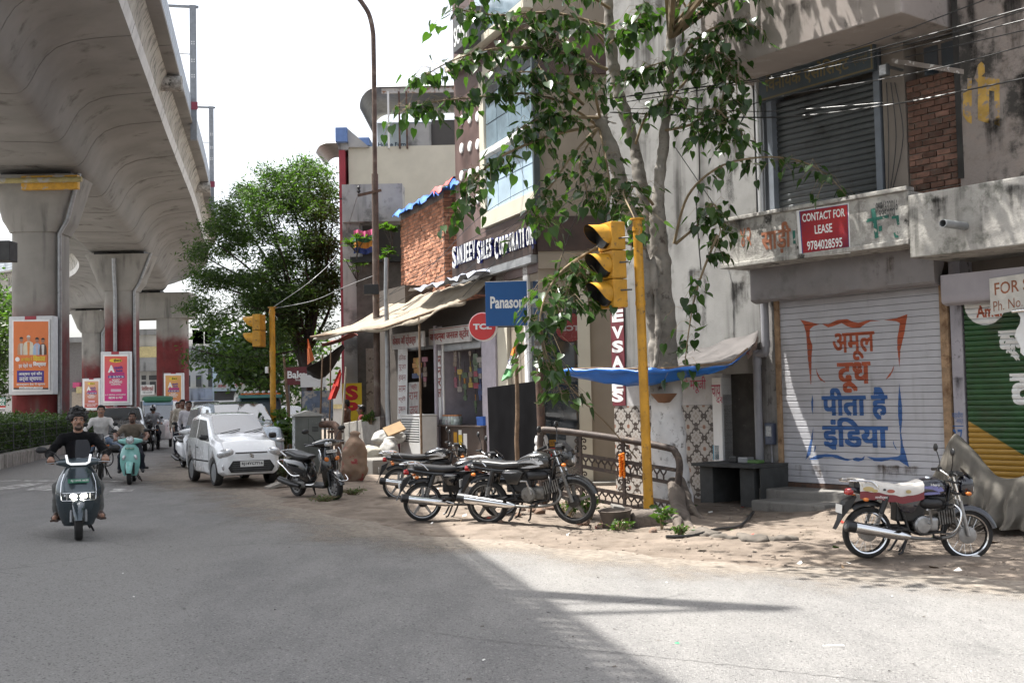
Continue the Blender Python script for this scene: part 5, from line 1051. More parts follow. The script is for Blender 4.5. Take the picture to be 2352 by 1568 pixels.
for k in range(3):
 mb=MB();mb.v=[tuple(q)for q in LV*np.array([1,1,1])+np.array([0,.05*sin(k*2),0])*(LV[:,2:3]**2)*(k-1)];mb.f=list(lfs);mb.m=[0]*len(lfs);lmes.append(mb.mesh('leaf',lp,75,recalc=False))
TW=[([(1368,285,17.3),(1290,235,16.9),(1200,215,16.5),(1080,225,16.3),(990,235,16.2),(925,252,16.1)],42),([(1395,160,17.2),(1290,120,16.8),(1160,110,16.5),(1050,135,16.3),(965,180,16.2)],46),([(1390,60,17),(1270,30,16.7),(1140,35,16.4),(1040,20,16.3)],42),([(1370,290,17.2),(1270,310,16.6),(1170,350,16.3),(1110,390,16.2),(1075,440,16.1),(1060,490,16.1)],40),([(1375,290,17.2),(1320,350,16.7),(1270,420,16.4),(1235,470,16.3),(1225,515,16.3)],28),([(1380,280,17.2),(1360,200,16.8),(1320,140,16.6),(1280,90,16.5)],34),([(1400,100,17.4),(1450,60,17),(1490,5,16.8)],26),([(1530,240,17.2),(1590,170,16.8),(1640,120,16.6),(1682,150,16.5),(1695,235,16.5)],36),([(1538,180,17.2),(1600,90,16.8),(1680,50,16.6),(1725,60,16.5)],34),([(1525,300,17.2),(1590,285,16.8),(1640,250,16.6),(1680,290,16.5),(1692,325,16.5)],30),([(1500,470,17.1),(1465,430,16.7),(1432,440,16.4),(1452,490,15.7),(1478,545,15.5)],26),([(1545,60,17.1),(1590,10,16.8),(1660,-40,16.6),(1730,-20,16.5)],30),([(1480,570,17),(1410,556,16.2),(1335,590,15.6),(1275,640,15.4),(1243,715,15.3),(1245,790,15.3),(1262,850,15.3),(1292,905,15.3)],56),([(1400,590,16),(1350,610,15.6),(1300,670,15.4),(1280,735,15.3)],28),([(1330,610,15.6),(1348,655,15.5),(1352,705,15.5)],12),([(1548,560,17.1),(1580,450,16.9),(1650,385,16.6),(1740,362,16.4),(1830,368,16.3),(1900,402,16.2),(1948,455,16.2)],20),([(1552,560,17.1),(1612,508,16.9),(1640,470,16.7),(1655,520,16.6),(1640,585,16.6)],26),([(1648,540,16.6),(1612,630,16.6),(1592,700,16.6),(1578,790,16.6),(1572,860,16.6)],14),([(1375,290,17.2),(1392,370,16.8),(1402,440,16.6),(1385,480,16.5)],16),([(1460,330,17.6),(1490,260,17.1),(1560,225,16.8),(1604,325,16.7)],24),([(1404,200,17.6),(1440,170,17.1),(1500,150,16.9),(1560,130,16.8)],32),([(1385,270,17.2),(1300,270,16.6),(1250,268,16.4),(1185,300,16.3)],34),([(1390,100,17.5),(1340,60,17),(1250,75,16.7),(1180,62,16.6)],34),([(1380,285,17.2),(1332,370,16.8),(1346,430,16.6),(1350,470,16.6)],16),([(1640,110,16.9),(1662,200,16.8),(1640,320,16.8)],20),([(1400,20,17.6),(1320,-25,17),(1200,-40,16.6),(1060,-20,16.4)],34),([(1340,240,16.9),(1280,190,16.5),(1210,165,16.3),(1140,180,16.2)],30)]
LM=[];random.seed(11)
for pts,n in TW:
 n=int(n*2.9)
 P=spline([tp_(*q)for q in pts],7);r0=.013+.0012*n**.5;mb=MB();mb.tube(P,[r0*(1-.78*i/(len(P)-1))for i in range(len(P))],6)
 for k in range(n):
  t=(k+.6)/n;t=(.22+.78*t)if n>22 else(.35+.65*t);f=t*(len(P)-1);i=min(int(f),len(P)-2);p=P[i].lerp(P[i+1],f-i)
  az=random.uniform(0,2*pi);ln=random.uniform(.07,.18)+(random.random()<.45)*random.uniform(.08,.36);h=V((cos(az),sin(az)*.8,random.uniform(-.5,.6))).normalized();a=p+h*ln*.6;b=a+h*ln*.35+V((0,0,-ln*.45));mb.tube([p,a,b],.0028,3,False)
  s_=random.uniform(.125,.205)*(1.0 if random.random()<.85 else .7);tilt=random.gauss(.35,.38);M=Matrix.Translation(b)@Matrix.Rotation(az-pi/2+random.gauss(0,.5),4,'Z')@Matrix.Rotation(tilt if random.random()<.8 else tilt+.7,4,'X')@Matrix.Rotation(random.gauss(0,.25),4,'Y')@Matrix.Scale(s_,4)
  LM.append((s_/(b+PB).y,M))
 mb.build('branch',m_twig,PT,smooth=60)
vis=sorted(LM,key=lambda q:-q[0])
for i,(_,M)in enumerate(vis[:300]):link('leaf',lmes[i%3],PT,M)
rest=np.concatenate([LV@np.array(M.to_3x3()).T+np.array(M.translation)for _,M in vis[300:]]);mb=MB();mb.v=rest.tolist();nv=len(LV)
for k in range(len(vis)-300):mb.f+=[tuple(k*nv+i for i in f)for f in lfs]
mb.m=[0]*len(mb.f);mb.build('leaves',lp,PT,smooth=75,recalc=False,kind='stuff')
n=5200;c=np.random.randn(26,3)*np.array([1.7,2.0,.8])+np.array([3.3,15.2,8.6]);c=np.concatenate([c,np.random.randn(7,3)*np.array([1.3,1.0,.5])+np.array([1.6,11.4,7.2])]);P=c[np.random.randint(0,len(c),n)]+np.random.randn(n,3)*np.array([.45,.45,.32])
P=P[(P[:,2]>1.75+.365*P[:,1])&(P[:,2]<10.8)];leafcloud('crown',P-np.array(PB),.17,[lp],PT,.8,.5,kind='stuff')
mb=MB()
for q in c[::3]:p0=V((2.5,17.2,6.9));q=V(q.tolist());mb.tube([p0-PB,(p0 .lerp(q,.5)+V((0,0,.5)))-PB,q-PB],[.05,.03,.01],5)
mb.build('upper_branches',m_twig,PT,kind='stuff')
e=empty('clay_bowl','small brown clay bowl fixed to the peepal trunk','bowl',pt(1525,905,17.05));mb=MB();mb.lathe([(0,-.13),(.09,-.12),(.17,-.03),(.20,.01),(.18,.01),(.08,-.09),(0,-.1)],None,20);mb.build('bowl',mat('clay',(.20,.105,.06),.9),e,smooth=50)
# ================================================================ feathery tree behind the far signal
lf_ac=leafmat('acacia_leaf',(.046,.088,.032),.42,.5,.5);lf_dk=leafmat('dark_leaf',(.035,.062,.018),.3,.5,.4)
m_bk2=mat('dark_bark',(.055,.045,.038),.9,var=.25)
AT=empty('feathery_tree','tall feathery green tree between the viaduct and the red pillar','tree',V((-7.2,40,gz(-7.2,40))))
o_=V((-7.2,40,gz(-7.2,40)));random.seed(5);mb=MB();cl=[]
def apx(x,y,d):return pt(x,y,d)-o_
mb.tube([(0,0,-.2),apx(705,840,40),apx(690,780,40)],[.22,.19,.16],9)
ends=[(480,650,41),(500,560,40),(545,490,41),(600,440,40),(655,425,41),(705,400,40),(745,430,41),(765,500,40),(760,600,41),(540,700,38.5),(470,590,42),(640,560,39),(700,620,39),(590,620,39),(620,720,39),(690,520,42)]
for x,y,d in ends:
 a=apx(random.uniform(690,715),random.uniform(760,850),40);b=apx(x,y,d);m_=a.lerp(b,.5)+V((random.uniform(.1,.5),0,random.uniform(.0,.5)));Q=spline([a,m_,b],6);mb.tube(Q,[.085*(1-.8*i/(len(Q)-1))for i in range(len(Q))],6)
 for k in range(8):
  t=random.uniform(.45,1.0);q=Q[int(t*(len(Q)-1))];cl.append(q+V((random.gauss(0,.45),random.gauss(0,.6),random.gauss(.05,.42))))
mb.build('trunk',m_bk2,AT,smooth=60)
for x,y in((470,640),(455,580),(462,700),(480,740),(500,520),(520,480),(560,440),(620,400),(700,385),(735,400),(760,450),(640,480),(680,470),(720,470),(600,520),(560,560),(640,600),(720,560),(660,760),(740,680),(510,640),(650,420),(680,400),(590,470),(540,540),(610,690),(650,680),(700,680),(560,640),(740,480),(755,560),(690,430),(620,440)):
 for k in range(4):cl.append(apx(x+random.gauss(0,9),y+random.gauss(0,9),random.uniform(38.6,41.5)))
bo=spline([apx(705,800,40),apx(620,815,39.5),(apx(530,820,39.2)),apx(440,800,39)],8);q=MB();q.tube(bo,.03,5);q.build('low_bough',m_bk2,AT);cl+=[b+V((random.gauss(0,.12),0,random.gauss(-.1,.12)))for b in bo[9::3]]
C=np.array([list(q)for q in cl]);n=56000;ii=np.random.randint(0,len(C),n);P=C[ii]+np.random.randn(n,3)*np.array([.27,.3,.15]);leafcloud('crown',P,.165,[lf_ac],AT,.24,.55,kind='stuff')
# ================================================================ other trees and plants
def tree(nm,lab,base,H,cr,ncl,nl,size,lm,group=None,asp=.5,cz=.62,seed=1):
 rs=np.random.RandomState(seed);e=empty(nm,lab,'tree',base,group);mb=MB();mb.tube([(0,0,-.2),(.1,0,H*.3),(0,0,H*.6)],[H*.028,H*.022,H*.012],8)
 c=rs.randn(ncl,3);c/=np.linalg.norm(c,axis=1)[:,None];c*=(rs.rand(ncl)**.5)[:,None]*np.array(cr);c[:,2]+=H*cz
 for q in c[:10]:mb.tube([(0,0,H*.35),tuple(q*.6+np.array([0,0,H*.15])),tuple(q)],[H*.014,H*.008,H*.003],5)
 mb.build('trunk',m_bk2,e,smooth=60);P=c[rs.randint(0,ncl,nl)]+rs.randn(nl,3)*np.array(cr)*.16
 leafcloud('crown',P,size,[lm],e,asp,.3,kind='stuff');return e
GT='leafy trees at the left edge behind the first pier'
b=V((-33,72,.4));tree('leafy_tree','bright leafy tree at the left edge below the dark sign box',b,9.5,(3.6,3,3.6),60,9000,.3,lf_ac,GT,seed=3);tree('leafy_tree','darker leafy tree lower at the left edge behind the poster',V((-30.6,66,.4)),6.2,(2.6,2,2.6),40,6000,.26,lf_dk,GT,seed=4)
tree('leafy_tree','small bush at the foot of the portal pier poster',V((-24.0,84,-.2)),1.9,(1.5,.8,.5),14,1200,.2,lf_dk,None,cz=.72,seed=6);tree('leafy_tree','pale green tree behind the hanging dark tarp',V((-11.5,54,-.3)),6.5,(3.0,2,2.6),44,6000,.28,lf_ac,None,seed=8)
def shrub(nm,lab,base,r,h,nst,nleaf,size,lm,asp=.4,seed=1,group=None,par=None):
 rs=random.Random(seed);e=empty(nm,lab,'plant',base,group);mb=MB();P=[]
 for i in range(nst):
  a=rs.uniform(0,6.28);q=V((r*cos(a)*rs.random(),r*sin(a)*rs.random(),h*rs.uniform(.6,1)));mb.tube([(q.x*.15,q.y*.15,-.02),(q.x*.5,q.y*.5,q.z*.6),q],[.012,.009,.004],4)
  for k in range(nleaf):t=rs.uniform(.35,1);P.append((q.x*t+rs.gauss(0,.03),q.y*t+rs.gauss(0,.03),q.z*t))
 mb.build('stem',m_twig,e);leafcloud('leaf_cluster',P,size,[lm],e,asp,-.1,kind='stuff');return e
lf_fr=leafmat('fresh_leaf',(.045,.09,.022),.4,.4,.35)
p=pt(655,995,29.5);p.z=gz2(p.x,p.y);shrub('leafy_shrub','glossy shrub between the far signal pole and the grey cabinet',p+V((0,0,.25)),.75,1.2,22,26,.22,lf_fr,seed=2)
# ================================================================ two-wheelers
def fender(mb,c,r,w,a0,a1,n=14,lip=.03,mi=None,tap=0):
 """curved mudguard over a wheel with its axle at c (x, z), sector a0..a1 degrees from +X"""
 rings=[]
 for i in range(n+1):
  a=R(a0+(a1-a0)*i/n);ww=w*(1-tap*abs(2*i/n-1)**2)
  pr=[(-ww/2,-lip),(-ww/2*.97,.0),(-ww*.3,.018),(0,.024),(ww*.3,.018),(ww/2*.97,.0),(ww/2,-lip)];pr+=[(ww/2-.006,-lip),(ww*.28,.008),(0,.014),(-ww*.28,.008),(-ww/2+.006,-lip)]
  rings.append([(c[0]+(r+q)*cos(a),y,c[1]+(r+q)*sin(a))for y,q in pr])
 return mb.loft(rings,True,True,mi)
def tyre(r,w,n=36):
 mb=MB();p=[(r-.075,-w*.32),(r-.05,-w*.48),(r-.025,-w*.5),(r-.006,-w*.38),(r,-w*.18),(r,w*.18),(r-.006,w*.38),(r-.025,w*.5),(r-.05,w*.48),(r-.075,w*.32)]
 return mb.lathe(p,Matrix.Rotation(pi/2,4,'X'),n)
RX=Matrix.Rotation(pi/2,4,'X')
def at_ground(px,py,heading,scale=1,lean=0,pitch=0,x=None,y=None):
 p=gd(px,py)if x is None else V((x,y,gz2(x,y)))
 return Matrix.Translation(p+V((0,0,.004)))@Matrix.Rotation(R(heading),4,'Z')@Matrix.Rotation(R(-pitch),4,'Y').inverted()@Matrix.Rotation(R(lean),4,'X')@Matrix.Scale(scale,4)
def bolt_plate(e,M_,w,h,bg_,fg,rows,name='number_plate'):
 o=MB();o.M=M_;o.box(0,w,0,h,-.004,.0);q=o.build(name,bg_,e)
 for t,u0,v0,u1,v1 in rows:text(t,M_@Matrix.Translation((u0*w,v0*h,.0012)),(u1-u0)*w,(v1-v0)*h,fg,q,.03,dz=.0003)
 return q
m_plw=flat('plate_white',(.66,.66,.64),.5);m_plk=flat('plate_black',(.02,.02,.02),.5);m_plg=flat('plate_green',(.02,.16,.085),.5)
m_silver=mat('silver_stripe',(.50,.51,.52),.3,.25,var=.1);m_grime=mat('grimy_alloy',(.17,.165,.155),.55,.6,var=.25,sc=15,dirt=((.07,.06,.05),.5,.7,12))
def motorcycle(lab,M,spoke=False,tank=None,stripe=None,cover=False,steer=0,group='black commuter motorcycles parked on the verge',silver_ex=True,dust=False):
 e=empty('motorcycle',lab,'motorcycle',M,group);r=.30;rx,fx=-.62,.62;tank=tank or m_blkgloss;stripe=stripe or m_silver
 fk=empty('front_fork',parent=e);fk.matrix_basis=Matrix.Translation((.42,0,.85))@Matrix.Rotation(R(steer),4,'Z')@Matrix.Translation((-.42,0,-.85))
 def wheel(par,x):
  y=tyre(r,.085).build('wheel',m_rub,par,smooth=40,M=Matrix.Translation((x,0,r)))
  rm=MB();rm.lathe([(r-.07,-.034),(r-.055,-.04),(r-.05,-.034),(r-.062,-.01),(r-.062,.01),(r-.05,.034),(r-.055,.04),(r-.07,.034)],RX,36)
  if spoke:
   rm.build('rim',m_chrome,y,smooth=40);sp=MB()
   for i in range(36):
    a=i*pi/18;b=a+(.32 if i%4<2 else-.32);s_=.03 if i%2 else-.03;sp.cyl((.065*cos(b),s_,.065*sin(b)),((r-.062)*cos(a),0,(r-.062)*sin(a)),.0022,n=4)
   sp.build('spokes',m_chrome,y)
  else:
   rm.build('rim',m_grime if dust else m_alu,y,smooth=40);sp=MB()
   for i in range(5):
    a=i*2*pi/5+.3;c_,s_=cos(a),sin(a);P=lambda rr,t,yy:(rr*c_-t*s_,yy,rr*s_+t*c_)
    sp.hexa([P(.05,-.024,-.016),P(r-.062,-.016,-.014),P(r-.062,.016,-.014),P(.05,.024,-.016),P(.05,-.024,.016),P(r-.062,-.016,.014),P(r-.062,.016,.014),P(.05,.024,.016)])
   sp.build('spoke',m_grime if dust else m_blk if not silver_ex else m_alu,y)
  hb=MB();k_=1.32 if spoke else 1;hb.lathe([(0,-.055),(.03,-.055),(.075*k_,-.045),(.078*k_,.045),(.03,.055),(0,.055)],RX,24);hb.build('hub',m_alu if spoke else m_blk,y,smooth=40)
  return y
 wheel(e,rx);wheel(fk,fx)
 mb=MB()
 for s_ in(-.085,.085):mb.cyl((fx,s_,r),(.505,s_,.70),.026,.024,10);
 mb.build('fork_slider',m_grime if dust or not spoke else m_alu,fk,smooth=50);mb=MB()
 for s_ in(-.085,.085):mb.cyl((.505,s_,.69),(.415,s_,.98),.017,n=10)
 mb.build('fork_tube',m_chrome,fk,smooth=50);MB().box(.40,.47,-.11,.11,.90,.925).box(.425,.50,-.11,.11,.77,.80).build('fork_clamp',m_blk,fk,bevel=.008)
 fender(MB(),(fx,r),r+.035,.125,18,152,16,.045).build('front_mudguard',tank,fk,smooth=50)
 c=MB();c.loft([ring(x,0,z,w,h,16,2.8)for x,z,w,h in((.50,.87,.12,.16),(.54,.88,.19,.25),(.60,.875,.20,.26),(.645,.865,.185,.22),(.665,.86,.12,.15))]);c.build('headlamp_cowl',tank,fk,smooth=60)
 l_=MB();l_.ell((.648,0,.85),(.025,.085,.082),14,8);l_.build('headlamp',m_lens,fk,smooth=60)
 v=MB();v.loft([[(.60+.05*cos(t),.095*sin(t)/1,.985-.02*abs(sin(t)))for t in(-1.3,-.6,0,.6,1.3)],[(.53,.07*k,1.075)for k in(-1,-.5,0,.5,1)]],False,False);v.build('fly_screen',m_blk,fk,smooth=60)
 hb=MB();P=spline([(.30,.36,1.02),(.33,.25,1.035),(.40,.10,.985),(.42,0,.965),(.40,-.10,.985),(.33,-.25,1.035),(.30,-.36,1.02)],5);hb.tube(P,.012,8);hb.build('handlebar',m_chrome,fk,smooth=50)
 for s_ in(-1,1):
  g=MB();g.cyl((.30,.365*s_,1.02),(.335,.245*s_,1.037),.019,n=10);g.box(.325,.365,min(.2*s_,.245*s_),max(.2*s_,.245*s_),1.01,1.06);g.build('grip',m_blk,fk,smooth=40)
  lv_=MB();lv_.tube([(.36,.20*s_,1.03),(.40,.26*s_,1.025),(.37,.37*s_,1.02)],.006,5);lv_.build('lever',m_alu,fk)
  mr=MB();mr.tube([(.35,.22*s_,1.05),(.35,.26*s_,1.15),(.33,.31*s_,1.24)],.006,6);mr.build('mirror_stem',m_blk,fk);mr=MB();mr.ell((.32,.33*s_,1.285),(.022,.062,.05),14,8);mr.build('mirror',m_blk,fk,smooth=60)
  for par,x,z,y in((fk,.56,.80,.15),(e,-.74,.70,.13)):
   ii=MB();ii.cyl((x,.06*s_,z),(x,y*s_,z),.008,n=6);ii.ell((x+.01,(y+.03)*s_,z),(.035,.028,.025),10,6);ii.build('indicator',m_org,par,smooth=60)
 MB().box(.43,.53,-.09,.09,.985,1.04).build('instrument',m_blk,fk,bevel=.015)
 st_=((.34,.815,.10,.10),(.31,.83,.17,.19),(.20,.845,.235,.235),(.05,.835,.245,.225),(-.08,.81,.20,.175),(-.16,.785,.15,.12))
 t=MB();t.loft([ring(x,0,z,w,h,20,2.6)for x,z,w,h in st_]);t.build('fuel_tank',tank,e,smooth=60)
 for s_ in(-1,1):
  q=MB();pts=[(.24,.855),(.12,.875),(-.02,.86),(-.10,.83),(-.02,.835),(.10,.83),(.20,.80),(.27,.815)]
  q.poly([(x,s_*(.1225 if-.05<x<.22 else .112),z)for x,z in pts]);pts2=[(.20,.80),(.06,.795),(-.06,.77),(-.01,.76),(.1,.765),(.22,.78)];q.poly([(x,s_*.121,z)for x,z in pts2]);q.build('tank_stripe',stripe,e,recalc=False)
 text('Hero',Matrix(((1,0,0,.09),(0,0,-1,-.1262),(0,1,0,.868),(0,0,0,1))),.115,.03,m_wp,e,.02);tcap=MB();tcap.lathe([(0,.975),(.032,.975),(.036,.955)],Matrix.Translation((.12,0,-.006)),14);tcap.build('tank_cap',m_chrome,e,smooth=40)
 ss=((-.06,.815,.16,.07),(-.16,.80,.22,.10),(-.32,.795,.25,.11),(-.50,.815,.255,.12),(-.66,.835,.24,.11),(-.76,.845,.19,.08));s2=MB();s2 .loft([ring(x,0,z,w,h,16,3.2)for x,z,w,h in ss]);s2 .build('seat',m_seat,e,smooth=60)
 sp_=MB();sp_.loft([ring(x,0,z,w,h,14,3)for x,z,w,h in((-.30,.73,.20,.08),(-.5,.745,.21,.11),(-.7,.775,.19,.10),(-.86,.80,.12,.06))]);sp_.build('tail_panel',tank,e,smooth=60)
 for s_ in(-1,1):
  p=MB();p.loft([[(x,s_*y,z)for x,z in((-.02,.71),(-.12,.745),(-.30,.745),(-.34,.70),(-.26,.56),(-.12,.545))]for y in(.085,.135)]);p.build('side_panel',tank,e,bevel=.018,smooth=50);q=MB();q.poly([(x,s_*.1365,z)for x,z in((-.10,.715),(-.28,.725),(-.30,.705),(-.2,.70))]);q.build('side_stripe',stripe,e,recalc=False)
 tl=MB();tl.loft([ring(x,0,z,w,h,12,3)for x,z,w,h in((-.84,.775,.13,.09),(-.90,.765,.12,.075),(-.915,.76,.06,.04))]);tl.build('tail_lamp',m_red,e,smooth=50)
 rf=MB();fender(rf,(rx,r),r+.055,.12,62,128,10,.035,None,.1);rf.hexa([(-.86,-.07,.60),(-.98,-.06,.44),(-.98,.06,.44),(-.86,.07,.60),(-.80,-.07,.72),(-.93,-.06,.66),(-.93,.06,.66),(-.80,.07,.72)]);rf.hexa([(-.97,-.055,.46),(-1.03,-.045,.33),(-1.03,.045,.33),(-.97,.055,.46),(-.94,-.055,.50),(-1.01,-.045,.36),(-1.01,.045,.36),(-.94,.055,.50)]);rf.build('rear_mudguard',m_blk,e,smooth=50);bolt_plate(e,Matrix(((0,0,-1,-.985),(-1,0,0,.08),(0,1,0,.52),(0,0,0,1))),.16,.10,m_plw,m_plk,())
 gr=MB();gr.tube(spline([(-.55,.13,.80),(-.66,.14,.90),(-.86,.13,.905),(-.96,.06,.895),(-.96,-.06,.895),(-.86,-.13,.905),(-.66,-.14,.90),(-.55,-.13,.80)],4),.011,7);gr.tube([(-.72,.137,.90),(-.72,-.137,.90)],.009,6);gr.tube([(-.84,.132,.90),(-.84,-.132,.90)],.009,6);gr.build('grab_rail',m_chrome,e,smooth=50)
 bb=MB();bb.box(-.30,.06,-.075,.075,.44,.75);bb.box(.05,.34,-.05,.05,.60,.74);bb.build('air_box',m_blk,e,bevel=.02);hs_=MB();hs_.tube(spline([(.36,.03,.92),(.25,.06,.70),(.1,.09,.62)],4),.012,6);hs_.tube(spline([(.40,-.04,.96),(.44,-.10,.80),(.30,-.07,.66)],4),.007,5);hs_.build('control_cable',m_blk,e)
 en=MB();en.box(-.02,.24,-.09,.09,.33,.50);en.build('crankcase',m_grime if dust else m_alu,e,bevel=.04,seg=3,smooth=40)
 cc=MB();
 for s_ in(-1,1):cc=MB();cc.lathe([(0,.14),(.085,.135),(.105,.115),(.105,.08)],TR(.02,0,.41,s_*pi/2),20);cc.build('clutch_cover',m_grime if dust else m_alu,e,smooth=40)
 cy=MB();cy.M=Matrix.Translation((.24,0,.47))@Matrix.Rotation(R(-10),4,'Y')
 for i in range(7):cy.box(.0+i*.032,.016+i*.032,-.085,.085,-.06,.10)
 cy.box(0,.2,-.06,.06,-.04,.07);cy.build('cylinder_fins',m_grime,e);ab=MB();ab.loft([ring(x,0,.66,w,h,12,3)for x,w,h in((-.05,.10,.08),(.05,.24,.15),(.24,.22,.13),(.32,.10,.07))]);ab.build('engine_cover',m_blk,e,smooth=60)
 f=MB()
 for s_ in(-.05,.05):f.tube([(.40,s_*.3,.86),(.34,s_,.60),(.30,s_,.33),(.02,s_,.29),(-.15,s_,.34)],.017,7);f.tube([(.38,s_*.3,.88),(.05,s_*1.4,.74),(-.4,s_*2,.72),(-.80,s_*1.6,.79)],.016,7);f.tube([(-.15,s_*2,.34),(-.30,s_*2,.70)],.018,7)
 f.build('frame_tube',m_blk,e,smooth=50);sw2=MB()
 for s_ in(-1,1):sw2 .tube([(-.15,.075*s_,.36),(rx,.085*s_,r)],.02,7)
 sw2 .build('swingarm',m_blk,e,smooth=50)
 for s_ in(-1,1):
  A,B=V((-.585,.125*s_,.36)),V((-.455,.125*s_,.74));k=MB();k.cyl(A.lerp(B,.5),B,.036,.03,12);k.cyl(A,A.lerp(B,.55),.014,n=8);k.build('shock_absorber',m_blk,e,smooth=40);k=MB();k.tube([A.lerp(B,.12+.36*i/60)+V((.027*cos(i*.9),.027*sin(i*.9),0))for i in range(61)],.005,5);k.build('spring',m_alu,e,smooth=60)
 ex=MB();ex.tube(spline([(.42,-.06,.50),(.47,-.09,.40),(.38,-.12,.29),(.10,-.14,.255),(-.2,-.15,.27)],5),.02,10);ex.build('exhaust_pipe',m_grime,e,smooth=50)
 x2=MB();A,B=V((-.16,-.155,.275)),V((-.98,-.175,.40));x2 .tube([A.lerp(B,t)for t in(0,.06,.16,.5,.9,.97,1)],[.024,.042,.056,.062,.064,.058,.04],16);x2 .build('silencer',m_chrome,e,smooth=50);x2=MB();x2 .tube([A.lerp(B,t)for t in(.86,.985,1.0)],[.0665,.066,.045],16);x2 .build('silencer_end',m_blk,e,smooth=50)
 gd_=MB();gd_.tube(spline([(.33,-.05,.64),(.36,-.20,.66),(.40,-.27,.58),(.37,-.27,.42),(.32,-.2,.33),(.28,-.05,.31)],4),.0125,8);gd_.tube(spline([(.33,.05,.64),(.36,.20,.66),(.40,.27,.58),(.37,.27,.42),(.32,.2,.33),(.28,.05,.31)],4),.0125,8);gd_.build('crash_guard',m_chrome if spoke else m_blk,e,smooth=50)
 kk=MB();kk.tube([(.06,-.10,.44),(.09,-.19,.43),(.04,-.20,.60),(-.02,-.26,.61)],.012,7);kk.build('kick_lever',m_alu,e,smooth=50);bp=MB();bp.tube([(.16,-.10,.30),(.12,-.22,.28),(.16,-.27,.27)],.012,7);bp.box(.10,.16,-.30,-.20,.275,.30);bp.box(-.32,-.26,-.28,-.14,.37,.395);bp.build('foot_peg',m_blk,e)
 ks_=MB();ks_.tube([(-.02,.10,.28),(-.10,.20,.04),(-.14,.24,.005)],.014,7);ks_.build('side_stand',m_blk,e);cs_=MB();cs_.tube([(-.14,-.08,.30),(-.24,-.13,.09),(-.28,-.13,.07)],.014,7);cs_.tube([(-.14,.08,.30),(-.24,.13,.09),(-.28,.13,.07)],.014,7);cs_.build('centre_stand',m_blk,e)
 ch=MB();ch.box(-.64,-.02,.085,.105,.27,.39);ch.build('chain_case',m_blk,e,bevel=.03)
 if cover:
  mw,mm_=mat('printed_cloth',(.55,.52,.48),.6,var=.1,sc=6,dirt=((.38,.28,.12),.6,.68,6)),flat('maroon_border',(.17,.025,.03),.6);cvr=MB();rows=[]
  for i in range(25):
   x=-.80+.80*i/24;zt_=float(np.interp(x,[-.80,-.7,-.5,-.30,-.16,0],[.905,.91,.89,.862,.872,.92]))+.005*sin(i*1.1);w_=.138+.003*sin(i*1.7)
   rows.append([(x,y,z)for y,z in((-w_-.012,zt_-.20+.005*sin(i)),(-w_-.006,zt_-.12),(-w_,zt_-.04),(-w_*.7,zt_-.004),(0,zt_+.008),(w_*.7,zt_-.004),(w_,zt_-.04),(w_+.006,zt_-.15))])
  cvr.loft(rows,False,False);n7=7;cvr.m=[(1 if j%n7==0 else 0)for j in range(len(cvr.f))]
  o=cvr.build('seat_cover',[mw,mm_],None,smooth=70,recalc=False);o.matrix_world=M;tag(o,'white and maroon printed cloth spread over the blue black motorcycle seat','seat cover')
  text('आशीर्वाद',Matrix(((1,0,0,-.62),(0,0,-1,-.156),(0,1,0,.705),(0,0,0,1))),.16,.04,m_wp,o,.01)
  for x,z,w,h,m in((-.70,.82,.07,.045,mat('gold_print',(.42,.32,.14),.6)),(-.62,.80,.04,.03,_MC['gold_print']),(-.20,.80,.035,.035,_MC['gold_print']),(-.42,.80,.05,.035,mat('dull_red_print',(.32,.09,.06),.6)),(-.50,.815,.02,.02,m_plk)):q=MB();q.poly([(x+w*cos(t),-.151+(z+h*sin(t)-.8)*.06,z+h*.6*sin(t))for t in[i*pi/6 for i in range(12)]]);q.build('print_motif',m,o,recalc=False)
 return e
m_tkb=mat('blue_black_tank',(.012,.012,.02),.2,coat=1);m_strb=mat('violet_stripe',(.16,.16,.34),.3,.2)
motorcycle('blue black motorcycle with spoke wheels parked before the white shutter',at_ground(2102,1283,10,.87,3,3.2),True,m_tkb,m_strb,True,steer=-14)
m_blkd=mat('dusty_black_gloss',(.014,.0135,.013),.28,var=.2,sc=4,coat=.7,dirt=((.10,.085,.07),.6,.9,6))
motorcycle('dusty black motorcycle nearest the iron railing with yellow tagged rear wheel',at_ground(1222,1204,-22,.95,4,-1.5),False,m_blkd,m_silver,dust=True,silver_ex=False)
motorcycle('black motorcycle standing between two other black motorcycles',at_ground(1062,1193,12,.86,4),False,m_blkgloss,m_silver)
motorcycle('black motorcycle parked farthest back in front of the air cooler',at_ground(992,1146,8,.87,4),False,m_blkgloss,m_silver)
